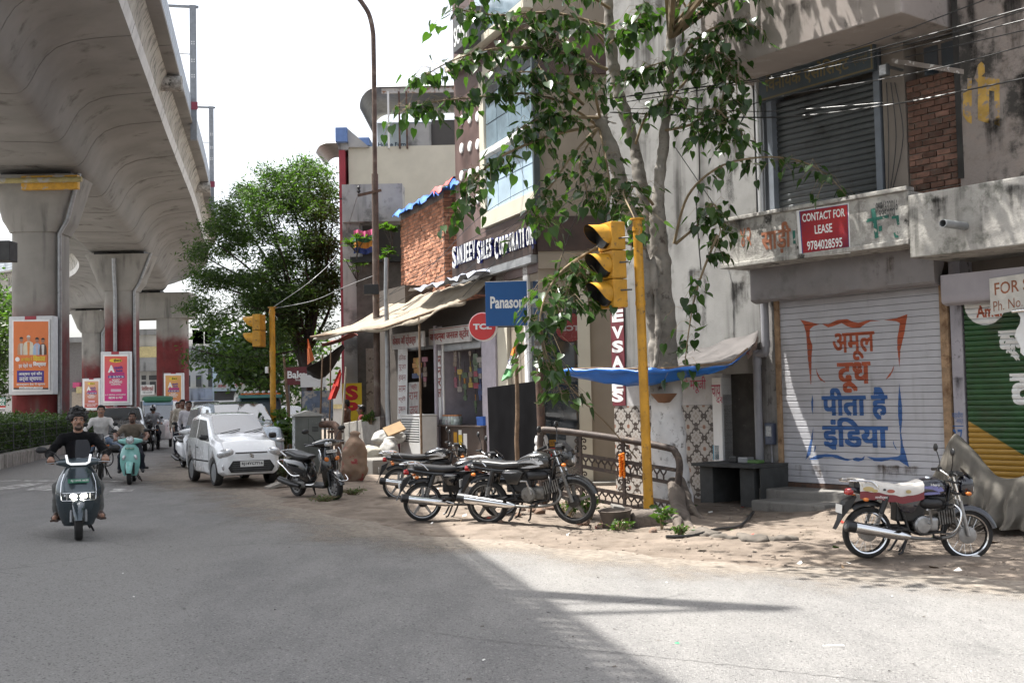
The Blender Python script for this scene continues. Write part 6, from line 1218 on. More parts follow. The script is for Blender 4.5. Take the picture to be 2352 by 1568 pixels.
def scooter(lab,M,col,style,steer=0,group=None,plate=None,guard=False,wide=1.0):
 e=empty('scooter',lab,'scooter',M,group);r=.235;rx,fx=-.62,.64
 fk=empty('front_steering',parent=e);fk.matrix_basis=Matrix.Translation((.5,0,.6))@Matrix.Rotation(R(steer),4,'Z')@Matrix.Translation((-.5,0,-.6))
 for par,x in((e,rx),(fk,fx)):
  w=tyre(r,.105).build('wheel',m_rub,par,smooth=40,M=Matrix.Translation((x,0,r)));rm=MB();rm.lathe([(0,-.02),(.05,-.034),(.09,-.02),(r-.075,-.03),(r-.068,-.042),(r-.07,.042),(r-.08,.03),(.09,.02),(.05,.034),(0,.02)],RX,28);rm.build('rim',m_alu,w,smooth=35);h_=MB()
  for i in range(9):a=i*2*pi/9;h_.cyl((.12*cos(a),-.04,.12*sin(a)),(.12*cos(a),.04,.12*sin(a)),.014,n=8)
  h_.build('rim_hole',m_blk,w)
 fm_=MB();fender(fm_,(fx,r),r+.045,.16,8,150,14,.05,None,.35);fm_.build('front_mudguard',col if style!='teal' else mat('rusty_teal',(.20,.46,.42),.4,coat=.3,dirt=((.25,.13,.07),.6,.66,16)),fk,smooth=50)
 mb=MB()
 for s_ in(-.085,.085):mb.tube([(fx-.02,s_,r),(.575,s_,.50)],.022,8)
 mb.build('fork_leg',m_galv if style=='iq' else m_blk,fk,smooth=50)
 W_=.40*wide;sh=MB()
 prof={'iq':((.17,.44,.66,.10),(.30,.53,.86,.14),(.42,.55,.97,.16),(.58,.555,1.04,.17),(.70,.54,1.0,.16),(.82,.50,.84,.14),(.93,.45,.56,.11)),'teal':((.20,.50,.70,.06),(.36,.52,.96,.09),(.52,.525,1.06,.10),(.68,.51,1.04,.10),(.82,.475,.88,.09),(.93,.44,.45,.08))}.get(style,((.24,.50,.62,.06),(.38,.53,.80,.10),(.52,.54,.92,.12),(.66,.53,.98,.13),(.80,.49,.92,.12),(.92,.45,.5,.10)))
 sh.loft([[(x+d*(.55-.9*abs(sin(t))**2.2)*.9 if cos(t)>0 else x-.02-.25*d*abs(sin(t))**3,W_/2*w*(abs(sin(t))**.8)*(1 if sin(t)>0 else-1),z)for t in[2*pi*j/24 for j in range(24)]]for z,x,w,d in prof]);sh.build('front_apron',col,e,smooth=50)
 if style=='iq':bb_=MB();bb_.loft([ring(.50,0,z,w,.05,12,4,'z')for z,w in((.16,.20),(.40,.26))]);bb_.build('apron_recess',m_blk,e)
 fb=MB();fb.box(-.16,.46,-.15*wide,.15*wide,.20,.27);fb.build('floorboard',m_blk,e,bevel=.03)
 bd=MB();bd.loft([ring(x,0,z,w*wide,h,20,2.8)for x,z,w,h in((-.12,.42,.22,.36),(-.22,.48,.31,.46),(-.42,.53,.37,.40),(-.64,.57,.36,.32),(-.84,.61,.28,.22),(-.97,.64,.15,.10))]);bd.build('body_panel',col,e,smooth=60)
 se=MB();se.loft([ring(x,0,z,w,h,16,3.2)for x,z,w,h in((-.06,.735,.17,.05),(-.16,.735,.25,.10),(-.38,.74,.30,.12),(-.60,.785,.29,.12),(-.78,.80,.25,.10),(-.86,.805,.18,.06))]);se.build('seat',m_seat,e,smooth=60)
 gr=MB();gr.tube(spline([(-.66,.17,.75),(-.82,.17,.82),(-.95,.10,.84),(-.95,-.10,.84),(-.82,-.17,.82),(-.66,-.17,.75)],4),.014,8);gr.build('grab_rail',m_silver,e,smooth=50);tl=MB();tl.ell((-.95,0,.64),(.05,.10,.05),12,6);tl.build('tail_lamp',m_red,e,smooth=60)
 rm_=MB();fender(rm_,(rx,r),r+.05,.14,95,185,10,.04);rm_.build('rear_mudguard',m_blk,e,smooth=50);ex=MB();ex.tube([(-.3,-.16,.22),(-.5,-.19,.25),(-.92,-.20,.33)],[.03,.06,.055],12);ex.build('silencer',m_blk,e,smooth=50);eg=MB();eg.box(-.66,-.2,-.12,.12,.17,.30);eg.build('engine_case',m_grime,e,bevel=.04)
 st_=MB();st_.tube([(-.30,.10,.22),(-.36,.20,.01)],.014,7);st_.tube([(-.2,.08,.2),(-.3,.15,.06)],.012,7);st_.build('stand',m_blk,e)
 z=.99;hc=MB();hc.loft([ring(.40+.02*(1-abs(y)/.2),y,z,w,h,14,2.6,'y')for y,w,h in((-.27,.06,.06),(-.22,.10,.09),(-.12,.17,.14),(0,.20,.17),(.12,.17,.14),(.22,.10,.09),(.27,.06,.06))]);hc.build('handlebar_cowl',col,fk,smooth=60)
 for s_ in(-1,1):
  g=MB();g.cyl((.37,.25*s_,z+.005),(.335,.385*s_,z+.01),.019,n=10);g.build('grip',m_blk,fk,smooth=40);lv_=MB();lv_.tube([(.43,.23*s_,z),(.42,.30*s_,z),(.40,.40*s_,z-.01)],.008,6);lv_.build('lever',m_alu,fk)
  mr=MB();mr.tube([(.39,.20*s_,z+.05),(.38,.25*s_,z+.14),(.37,.32*s_,z+.20)]if style!='iq' else[(.39,.22*s_,z+.03),(.38,.30*s_,z+.13),(.37,.36*s_,z+.15)],.008,6);mr.build('mirror_stem',m_blk,fk);mr=MB();mr.ell((.36,(.36 if style!='iq' else .45)*s_,z+(.24 if style!='iq' else .17)),(.025,.075,.045),14,8);mr.build('mirror',m_blk,fk,smooth=60)
 PL=lambda x,y,zz,tilt=0:Matrix.Translation((x,y,zz))@Matrix(((0,0,1,0),(1,0,0,0),(0,1,0,0),(0,0,0,1)))@Matrix.Rotation(R(tilt),4,'X')
 if style=='iq':
  v=MB();v.loft([[(.50-.02*abs(t)+dx,t*w,zz)for t in(-1,-.8,-.4,0,.4,.8,1)]for zz,w,dx in((z+.06,.145,.0),(z+.16,.15,-.03),(z+.25,.135,-.07),(z+.29,.11,-.09))]+[[(.44-.02*abs(t)+dx,t*w*.98,zz)for t in(-1,-.8,-.4,0,.4,.8,1)]for zz,w,dx in((z+.29,.11,-.09),(z+.06,.145,.0))],False,False);v.build('windscreen',mat('smoked_screen',(.006,.006,.008),.08,spec=.4),fk,smooth=50)
  mled=mat('white_strip',(.8,.8,.82),.3,emis=((1,1,1),.25));v=MB();v.tube([(.50,-.15,z+.10),(.515,-.13,z+.0),(.525,-.09,z-.02),(.53,0,z-.02),(.525,.09,z-.02),(.515,.13,z),(.50,.15,z+.10)],.016,6);v.build('light_strip',mled,fk,smooth=50)
  for s_ in(-1,1):h_=MB();h_.ell((.652,.062*s_,.565),(.022,.046,.033),14,8);h_.build('headlight',mat('lit_headlight',(.9,.9,.85),.2,emis=((1,.97,.85),4.0)),e,smooth=60)
  h_=MB();h_.loft([ring(x,0,.565,w,hh,16,4)for x,w,hh in((.60,.36,.07),(.645,.32,.06))]);h_.build('headlamp_band',mat('lamp_band',(.10,.11,.12),.1,.3,coat=1),e)
  gg=MB()
  gg.tube([(.66,-.21,.52),(.70,-.19,.515),(.715,0,.51),(.70,.19,.515),(.66,.21,.52),(.64,.215,.62),(.70,.19,.61),(.715,0,.61),(.70,-.19,.61),(.64,-.215,.62)],.006,6,wrap=True)
  for y in(-.14,-.05,.05,.14):gg.tube([(.712,y,.512),(.712,y,.61)],.004,5)
  for s_ in(-1,1):gg.tube([(.64,.215*s_,.62),(.58,.205*s_,.74),(.54,.17*s_,.85)],.006,6)
  gg.build('chrome_guard',m_chrome,e,smooth=50);bolt_plate(e,PL(.656,-.128,.735,-14),.256,.052,m_plg,m_plw,(('RJ 14YK 6635',.14,.2,.97,.82),))
  h_=MB();h_.ell((.84-.02,0,.47),(.02,.018,.018),10,6);h_.build('reflector',m_lens,fk,smooth=60)
 elif style=='teal':
  for x,y,zz,rr,nm in((.50,0,z+.02,.075,'headlamp'),):q=MB();q.ell((x,y,zz),(.035,rr,rr),16,10);q.build(nm,m_lens,fk,smooth=60);q=MB();q.torus(Matrix.Translation((x-.0,y,zz))@Matrix.Rotation(pi/2,4,'Y'),rr+.008,.012,20,6);q.build('lamp_rim',m_chrome,fk,smooth=60)
  for s_ in(-1,1):q=MB();q.ell((.575,.13*s_,.62),(.02,.036,.065),12,8,None,Matrix.Rotation(R(20*s_),3,'X'));q.build('side_lamp',m_lens,e,smooth=60)
  bolt_plate(e,PL(.585,-.10,.80,-12),.20,.05,m_plg,m_plw,(('RJ14 5211',.1,.2,.9,.8),))
 else:
  q=MB();q.loft([ring(x,0,z-.01,w,h,14,2.4)for x,w,h in((.47,.19,.11),(.51,.15,.085),(.52,.08,.04))]);q.build('headlamp',m_lens,fk,smooth=60)
  for s_ in(-1,1):q=MB();q.ell((.585,.11*s_,.72),(.02,.05,.04),12,8,None,Matrix.Rotation(R(30*s_),3,'X'));q.build('indicator',m_lens if style=='white' else m_org,e,smooth=60)
  bolt_plate(e,PL(.60,-.11,.83,-10),.22,.05,m_plw,m_plk,(('RJ14 4175',.08,.2,.92,.8),))
 if guard:
  gg=MB();gg.tube(spline([(.50,-.20,.90),(.56,-.21,.80),(.50,-.22,.55),(.30,-.21,.30),(.0,-.20,.26)],4),.011,7);gg.tube(spline([(.50,.20,.90),(.56,.21,.80),(.50,.22,.55),(.30,.21,.30),(.0,.20,.26)],4),.011,7)
  gg.tube(spline([(-.2,-.21,.42),(-.45,-.22,.42),(-.70,-.22,.56),(-.95,-.19,.66),(-1.0,0,.67),(-.95,.19,.66),(-.70,.22,.56),(-.45,.22,.42),(-.2,.21,.42)],4),.011,7);gg.tube(spline([(.80,-.11,.43),(.92,-.08,.36),(.94,0,.34),(.92,.08,.36),(.80,.11,.43)],4),.010,7);gg.build('chrome_guard',m_chrome,e,smooth=50)
 return e
m_sc_dark=mat('dark_teal_grey_paint',(.035,.052,.064),.22,.35,var=.1,coat=1);m_teal=mat('teal_paint',(.21,.47,.43),.35,coat=.5,dirt=((.16,.34,.31),.6,.8,4));m_wpaint=mat('white_car_paint',(.80,.81,.82),.25,var=.02,coat=1)
MS1=at_ground(180,1229,-69,.88);scooter('dark grey electric scooter with lit headlights ridden towards the camera',MS1,m_sc_dark,'iq',wide=1.36)
MS2=at_ground(303,1109,-76,.86);scooter('pale teal scooter ridden behind the dark electric scooter',MS2,m_teal,'teal',wide=1.05)
scooter('black scooter with chrome guards parked beside the grey cabinet',at_ground(728,1143,-48,.93,4),m_blkgloss,'act',steer=-6,guard=True)
scooter('white scooter parked just left of the white hatchback',at_ground(433,1075,-62,.95,3),m_wpaint,'white',steer=8)
MM2=at_ground(232,1100,-72,.9);motorcycle('dark motorcycle hidden behind the dark electric scooter',MM2,False,group='motorcycles moving in traffic')
MM3=at_ground(352,1034,-74,.92);motorcycle('distant motorcycle with two helmeted riders',MM3,False,group='motorcycles moving in traffic')
# ================================================================ cars
def car(lab,M,L,W,H,paint,hatch=True,roofm=None,plate=None,grille='alto',cat='car'):
 e=empty('parked_car' if grille=='alto' else 'car',lab,cat,M);k=L/2;r=.27*(H/1.475)**.5
 def stn(x,zb,zt,wb,wt,bz):return x,zb,zt,wb*W/2,wt*W/2,bz
 ST=[stn(k,.34,.68,.76,.72,.56),stn(k-.06,.25,.77,.90,.82,.62),stn(k-.26,.22,.91*H/1.475,.98,.84,.76),stn(k-.74,.20,1.0*H/1.475,1,.88,.87),stn(k-.86,.20,1.04*H/1.475,1,.87,.90),stn(k-1.42,.20,.972*H,1,.80,.93),stn(k-2.1,.20,H,1,.82,.95),stn(-k+.40,.20,.968*H,1,.80,.96),stn(-k+.12,.24,.70*H,.97,.80,.92),stn(-k,.32,.60*H,.88,.74,.80)]
 rings=[]
 for x,zb,zt,wb,wt,bz in ST:
  h=[(0,zb),(wb*.82,zb),(wb*.965,zb+.07),(wb,zb+.22 if zb+.22<bz else(zb+bz)/2),(wb*.985,bz),(wt+(wb-wt)*.12,zt-.055*(zt>1)-.03),(wt*.86,zt-.008),(0,zt)]
  rings.append([(x,-y,z)for y,z in h]+[(x,y,z)for y,z in h[-2:0:-1]])
 b=MB();b.loft(rings);o=b.build('body',[paint],e,bevel=.028,seg=3,smooth=42)
 wx=(k-.62,-k+.60);cut=MB()
 for x in wx:cut.cyl((x,-W,r+.015),(x,-W/2+.19,r+.015),r*1.17,n=28);cut.cyl((x,W/2-.19,r+.015),(x,W,r+.015),r*1.17,n=28)
 co=cut.build('cutter',m_blk,e);bo=o.modifiers.new('b','BOOLEAN');bo.operation='DIFFERENCE';bo.object=co;bo.solver='EXACT';bpy.context.view_layer.update();dg=bpy.context.evaluated_depsgraph_get();me=bpy.data.meshes.new_from_object(o.evaluated_get(dg));o.modifiers.clear();o.data=me;bpy.data.objects.remove(co)
 for x in wx:
  for s_ in(-1,1):
   w=tyre(r,.165,32).build('wheel',m_rub,e,smooth=40,M=Matrix.Translation((x,s_*(W/2-.10),r)));hc=MB();hc.lathe([(r-.075,.06),(r-.09,.072),(.10,.06),(.04,.075),(0,.078)],TR(0,0,0,-s_*pi/2),24);hc.build('hubcap',m_galv,w,smooth=40)
 S4,S5,S6,S7,S8=ST[4],ST[5],ST[6],ST[7],ST[8]
 def quad(nm,pts,m,th=.008):q=MB();q.poly(pts);oo=q.build(nm,m,e,recalc=False);return oo
 mg=mat('windscreen_glass',(.035,.045,.052),.04,var=.5,sc=1.0,coat=1,spec=1);mg.node_tree.nodes['Principled BSDF'].inputs['Coat IOR'].default_value=2.1;a5=S5[4]*.86
 quad('windscreen',[(S4[0]-.01,-S4[4]*.93,S4[2]+.012),(S4[0]-.01,S4[4]*.93,S4[2]+.012),(S5[0]+.06,a5*1.04,S5[2]-.018),(S5[0]+.06,a5*.5,S5[2]-.008),(S5[0]+.06,-a5*.5,S5[2]-.008),(S5[0]+.06,-a5*1.04,S5[2]-.018)],mg)
 for i in range(3):pass
 for s_ in(-1,1):
  def gp_(x,f):
   i=max(j for j in range(len(ST))if ST[j][0]>=x-1e-6);i=min(i,len(ST)-2);A,B=ST[i],ST[i+1];t=(A[0]-x)/(A[0]-B[0]);q=[A[m]+(B[m]-A[m])*t for m in range(6)];y0,z0=q[3]*.985,q[5];y1,z1=q[4]+(q[3]-q[4])*.12,q[2]-.055-.03;return(x,s_*(y0+(y1-y0)*f+.004),z0+(z1-z0)*f)
  xm=(S5[0]+S7[0])/2+.05
  for x0,x1,xa in((S4[0]-.16,xm+.035,S5[0]-.06),(xm-.035,S7[0]+.05,xm-.035)):quad('side_window',[gp_(x0,.10),gp_(x1,.10),gp_(x1,.90),gp_(xa,.90)],mat('car_side_glass',(.012,.014,.016),.3,spec=.12))
  for xx in(S4[0]-.02,xm,S7[0]-.0):q=MB();q.box(xx-.004,xx+.004,s_*(W/2)-.006,s_*(W/2)+.0015,.34,.86);q.build('door_gap',m_blk,e)
  for xx in(xm+.12,S7[0]+.16):q=MB();q.box(xx-.08,xx+.08,s_*(W/2)-.005,s_*(W/2)+.022,.78,.805);q.build('door_handle',m_blk if grille=='alto' else paint,e,bevel=.006)
  q=MB();q.box(-k+.9,k-.95,s_*(W/2)-.005,s_*(W/2)+.014,.50,.535);q.build('side_moulding',m_blk,e,bevel=.006)
  q=MB();q.loft([ring(S4[0]-.12+dx,s_*(W/2+.05+dy),.98*H/1.475,.17*f,.13*f,12,3)for dx,dy,f in((.05,.0,.6),(.02,.03,1),(-.05,.04,1))]);q.build('mirror',m_blk if grille=='alto' else paint,e,smooth=50)
 quad('rear_window',[(S7[0]-.05,a5,S7[2]-.06),(S7[0]-.05,-a5,S7[2]-.06),(S8[0]-.0,-S8[4]*.8,S8[2]+.06),(S8[0]-.0,S8[4]*.8,S8[2]+.06)],m_glass)
 if roofm:q=MB();q.loft([[(x+.0,y,z+.006)for y,z in((-wt_*.86,zt_-.01),(0,zt_+.004),(wt_*.86,zt_-.01))]for x,zt_,wt_ in((S5[0],S5[2],S5[4]),(S6[0],S6[2],S6[4]),(S7[0],S7[2],S7[4]))],False,False);q.build('roof_panel',roofm,e,smooth=50,recalc=False)
 wv=MB()
 for y0,y1 in((-.45,.02),(.08,.52)):wv.tube([(S4[0]+.05,y0,S4[2]+.01),((S4[0]*.86+S5[0]*.14),y1,S4[2]+.095)],.010,5)
 wv.build('wiper',m_blk,e)
 fx_=k+.004
 if grille=='alto':
  q=MB();q.prism([(-.44,.30),(.44,.30),(.50,.40),(.40,.545),(-.40,.545),(-.50,.40)],Matrix(((0,0,1,k-.03),(1,0,0,0),(0,1,0,0),(0,0,0,1))),.042);q.build('grille',m_blk,e,bevel=.012);q=MB()
  for i in range(5):q.box(k+.006,k+.016,-.43+.02*abs(i-2),.43-.02*abs(i-2),.325+.042*i,.335+.042*i)
  q.build('grille_bars',m_steel,e);q=MB();q.box(k-.04,k+.008,-.34,.34,.705,.722);q.build('bonnet_slot',m_blk,e)
  bolt_plate(e,Matrix(((0,0,1,k+.026),(1,0,0,-.25),(0,1,0,.415),(0,0,0,1))),.5,.12,m_plw,m_plk,((plate,.06,.18,.96,.82),));q=MB();q.poly([(k+.012,y,z)for y,z in((-.05,.63),(.03,.60),(.055,.62),(.0,.64),(.055,.66),(-.03,.69),(-.055,.67),(0,.65))]);q.build('badge',m_chrome,e,recalc=False)
  for s_ in(-1,1):
   q=MB();q.ell((k-.13,s_*W*.385,.70),(.20,.165,.105),16,10,None,Matrix.Rotation(R(-28*s_),3,'Z')@Matrix.Rotation(R(-16),3,'Y'));q.build('headlight',m_lens,e,smooth=60);q=MB();q.ell((k-.155,s_*W*.43,.715),(.10,.085,.055),12,8);q.build('indicator',m_org,e,smooth=60)
   q=MB();q.lathe([(.085,0),(.085,.02),(.06,.03),(0,.03)],Matrix.Translation((k-.085,s_*W*.40,.42))@Matrix.Rotation(pi/2,4,'Y')@Matrix.Rotation(R(18*s_),4,'X'),20);q.build('fog_lamp',m_lens,e,smooth=40)
 else:
  q=MB();q.box(k-.03,k+.012,-.42,.42,.52,.70);q.build('grille',m_blk,e,bevel=.012);q=MB()
  for i in range(4):q.box(k+.01,k+.022,-.40,.40,.535+.042*i,.55+.042*i)
  q.build('grille_bars',m_chrome,e);q=MB();q.box(k-.03,k+.01,-.5,.5,.30,.42);q.build('lower_grille',m_blk,e,bevel=.012)
  if plate:bolt_plate(e,Matrix(((0,0,1,k+.026),(1,0,0,-.25),(0,1,0,.43),(0,0,0,1))),.5,.12,m_plw,m_plk,((plate,.06,.18,.96,.82),))
  for s_ in(-1,1):q=MB();q.ell((k-.12,s_*W*.38,.66),(.16,.15,.07),16,8,None,Matrix.Rotation(R(-25*s_),3,'Z'));q.build('headlight',m_lens,e,smooth=60)
 return e
_p=gd(575,1113);MC1=at_ground(0,0,-61,.90,x=_p.x-.54,y=_p.y+.70);car('white hatchback parked at the edge of the verge',MC1,3.2,1.36,1.56,m_wpaint,plate='RJ14YC7716')
car('pale blue car with black roof parked behind the white hatchback',at_ground(0,0,-62,1.04,x=-7.3,y=29.9),3.9,1.66,1.58,mat('pale_blue_car_paint',(.38,.44,.50),.25,.2,coat=1,var=.04),roofm=m_blkgloss,grille='suv',plate=None)
car('dark grey car in traffic behind the riders',at_ground(0,0,-70,1.0,x=-14.0,y=41),3.9,1.72,1.56,mat('dark_grey_car_paint',(.12,.125,.13),.28,.4,coat=1,var=.04),grille='suv',plate='RJ14YC5029')
car('white car far behind the grey cabinet',at_ground(0,0,-60,1.0,x=-9.3,y=46),3.9,1.7,1.6,m_wpaint,grille='suv')
def rickshaw(lab,M,bodym,roofm,kind='e',scale=1):
 e=empty('auto_rickshaw',lab,'auto rickshaw',M);W,H=1.05,1.78
 q=MB();q.loft([ring(x,0,z,w,h,16,5)for x,z,w,h in((1.30,.62,.45,.5),(1.15,.66,.80,.70),(.85,.70,.98,.80),(.80,.60,1.0,.58),(-1.2,.60,W,.58),(-1.28,.62,W*.95,.5))]);q.build('body',bodym,e,bevel=.02,smooth=40)
 q=MB();q.loft([ring(x,0,z,w,h,16,4)for x,z,w,h in((.92,H-.14,.9,.06),(.80,H-.08,1.0,.14),(.2,H-.02,W,.16),(-1.0,H-.05,W,.16),(-1.3,H-.14,W*.9,.08))]);q.build('roof',roofm,e,smooth=50)
 for x0,x1 in((1.02,.84),(.1,.1),(-1.2,-1.25)):
  for s_ in(-1,1):q=MB();q.tube([(x0,s_*.47,.85),(x1,s_*.48,H-.1)],.028,7);q.build('pillar',bodym if kind=='e' else m_blk,e,smooth=50)
 q=MB();q.poly([(1.045,-.44,.98),(1.045,.44,.98),(.885,.45,H-.2),(.885,-.45,H-.2)]);q.build('windscreen',mat('windscreen_glass',(.16,.20,.22)),e,recalc=False)
 q=MB();q.hexa([(.93,-.5,H-.26),(.93,.5,H-.26),(.90,.5,H-.26),(.90,-.5,H-.26),(.90,-.5,H-.12),(.90,.5,H-.12),(.87,.5,H-.12),(.87,-.5,H-.12)]);q.build('sun_strip',mat('pale_blue_strip',(.35,.48,.62),.5)if kind=='e' else m_yel,e)
 bx('seat',m_seat,e,-1.0,-.4,-.48,.48,.75,.95,.04);bx('rear_sheet',roofm,e,-1.27,-1.24,-.5,.5,.85,H-.1)
 for x,y in((1.05,0),(-.85,.45),(-.85,-.45)):w=tyre(.23,.10).build('wheel',m_rub,e,smooth=40,M=Matrix.Translation((x,y,.23)))
 fender(MB(),(1.05,.23),.27,.15,20,160).build('front_mudguard',bodym,e,smooth=50)
 for s_ in(-1,1):q=MB();q.ell((1.17,s_*.27,.80),(.07,.075,.075),12,8);q.build('headlight',m_lens,e,smooth=60);q=MB();q.tube([(1.0,s_*.47,1.15),(1.05,s_*.6,1.2)],.008,5);q.ell((1.05,s_*.62,1.2),(.02,.05,.08),10,6);q.build('mirror',m_blk,e)
 return e
rickshaw('white electric rickshaw with a green canopy in the traffic lane',at_ground(0,0,-72,1.08,x=-13.6,y=44),m_wpaint,mat('green_canvas',(.02,.12,.06),.8))
rickshaw('dark auto rickshaw half hidden behind the pedestrians',at_ground(0,0,-75,1.0,x=-12.8,y=48),m_blk,mat('dark_canvas',(.035,.035,.035),.8),'a')
def minitruck(lab,M,cab,box,H,L,round_top=True,deco=False):
 e=empty('small_truck',lab,'truck',M);W=1.5
 q=MB();q.loft([ring(x,0,z,w,h,16,6)for x,z,w,h in((1.75,.75,W*.9,.8),(1.70,.85,W*.97,1.0),(1.35,1.2,W*.97,1.5),(.6,1.2,W,1.5))]);q.build('cab',cab,e,bevel=.03,smooth=40);q=MB();q.poly([(1.70,-.62,1.18),(1.70,.62,1.18),(1.43,.6,1.78),(1.43,-.6,1.78)]);q.build('windscreen',_MC['windscreen_glass'],e,recalc=False)
 if round_top:q=MB();q.loft([[(x,W/2*1.05*cos(t),.7+(H-.7)*(.55+.45*sin(t))if 0<t<pi else .7)for t in[pi*i/12 for i in range(13)]]for x in(.5,-L)]);q.build('covered_bed',box,e,smooth=40)
 else:bx('load_box',box,e,-L,.5,-W/2,W/2,.7,H,.02)
 bx('chassis',m_blk,e,-L,1.6,-.4,.4,.4,.68)
 if deco:
  for i in range(6):q=MB();q.ell((1.55,-.5+.2*i,2.02),(.05,.06,.06),10,6);q.build('roof_lamp',m_lens,e,smooth=60)
  bx('painted_visor',mat('visor_paint',(.10,.30,.28),.5),e,1.38,1.6,-.72,.72,1.82,1.93,.02);bx('visor_stripe',m_org,e,1.39,1.62,-.66,.66,1.94,1.98)
 for x in(1.05,-L+.6):
  for s_ in(-1,1):tyre(.30,.16).build('wheel',m_rub,e,smooth=40,M=Matrix.Translation((x,s_*(W/2-.1),.30)))
 for s_ in(-1,1):q=MB();q.ell((1.74,s_*.52,.80),(.05,.12,.09),12,8);q.build('headlight',m_lens,e,smooth=60)
 return e
minitruck('small truck with a rounded white cover parked far back',at_ground(0,0,-80,1.15,x=-12.9,y=57),m_white,mat('white_canvas',(.62,.62,.58),.7),2.45,2.6)
minitruck('truck with coloured visor and roof lamps behind the pale blue car',at_ground(0,0,-70,1.0,x=-9.1,y=40.5),mat('dark_teal_cab',(.03,.06,.07),.4),m_steel,1.7,2.2,False,True)
minitruck('white box truck near the blue shop awning',at_ground(0,0,-175,1.0,x=-17.2,y=63),m_white,m_white,1.95,2.2,False)
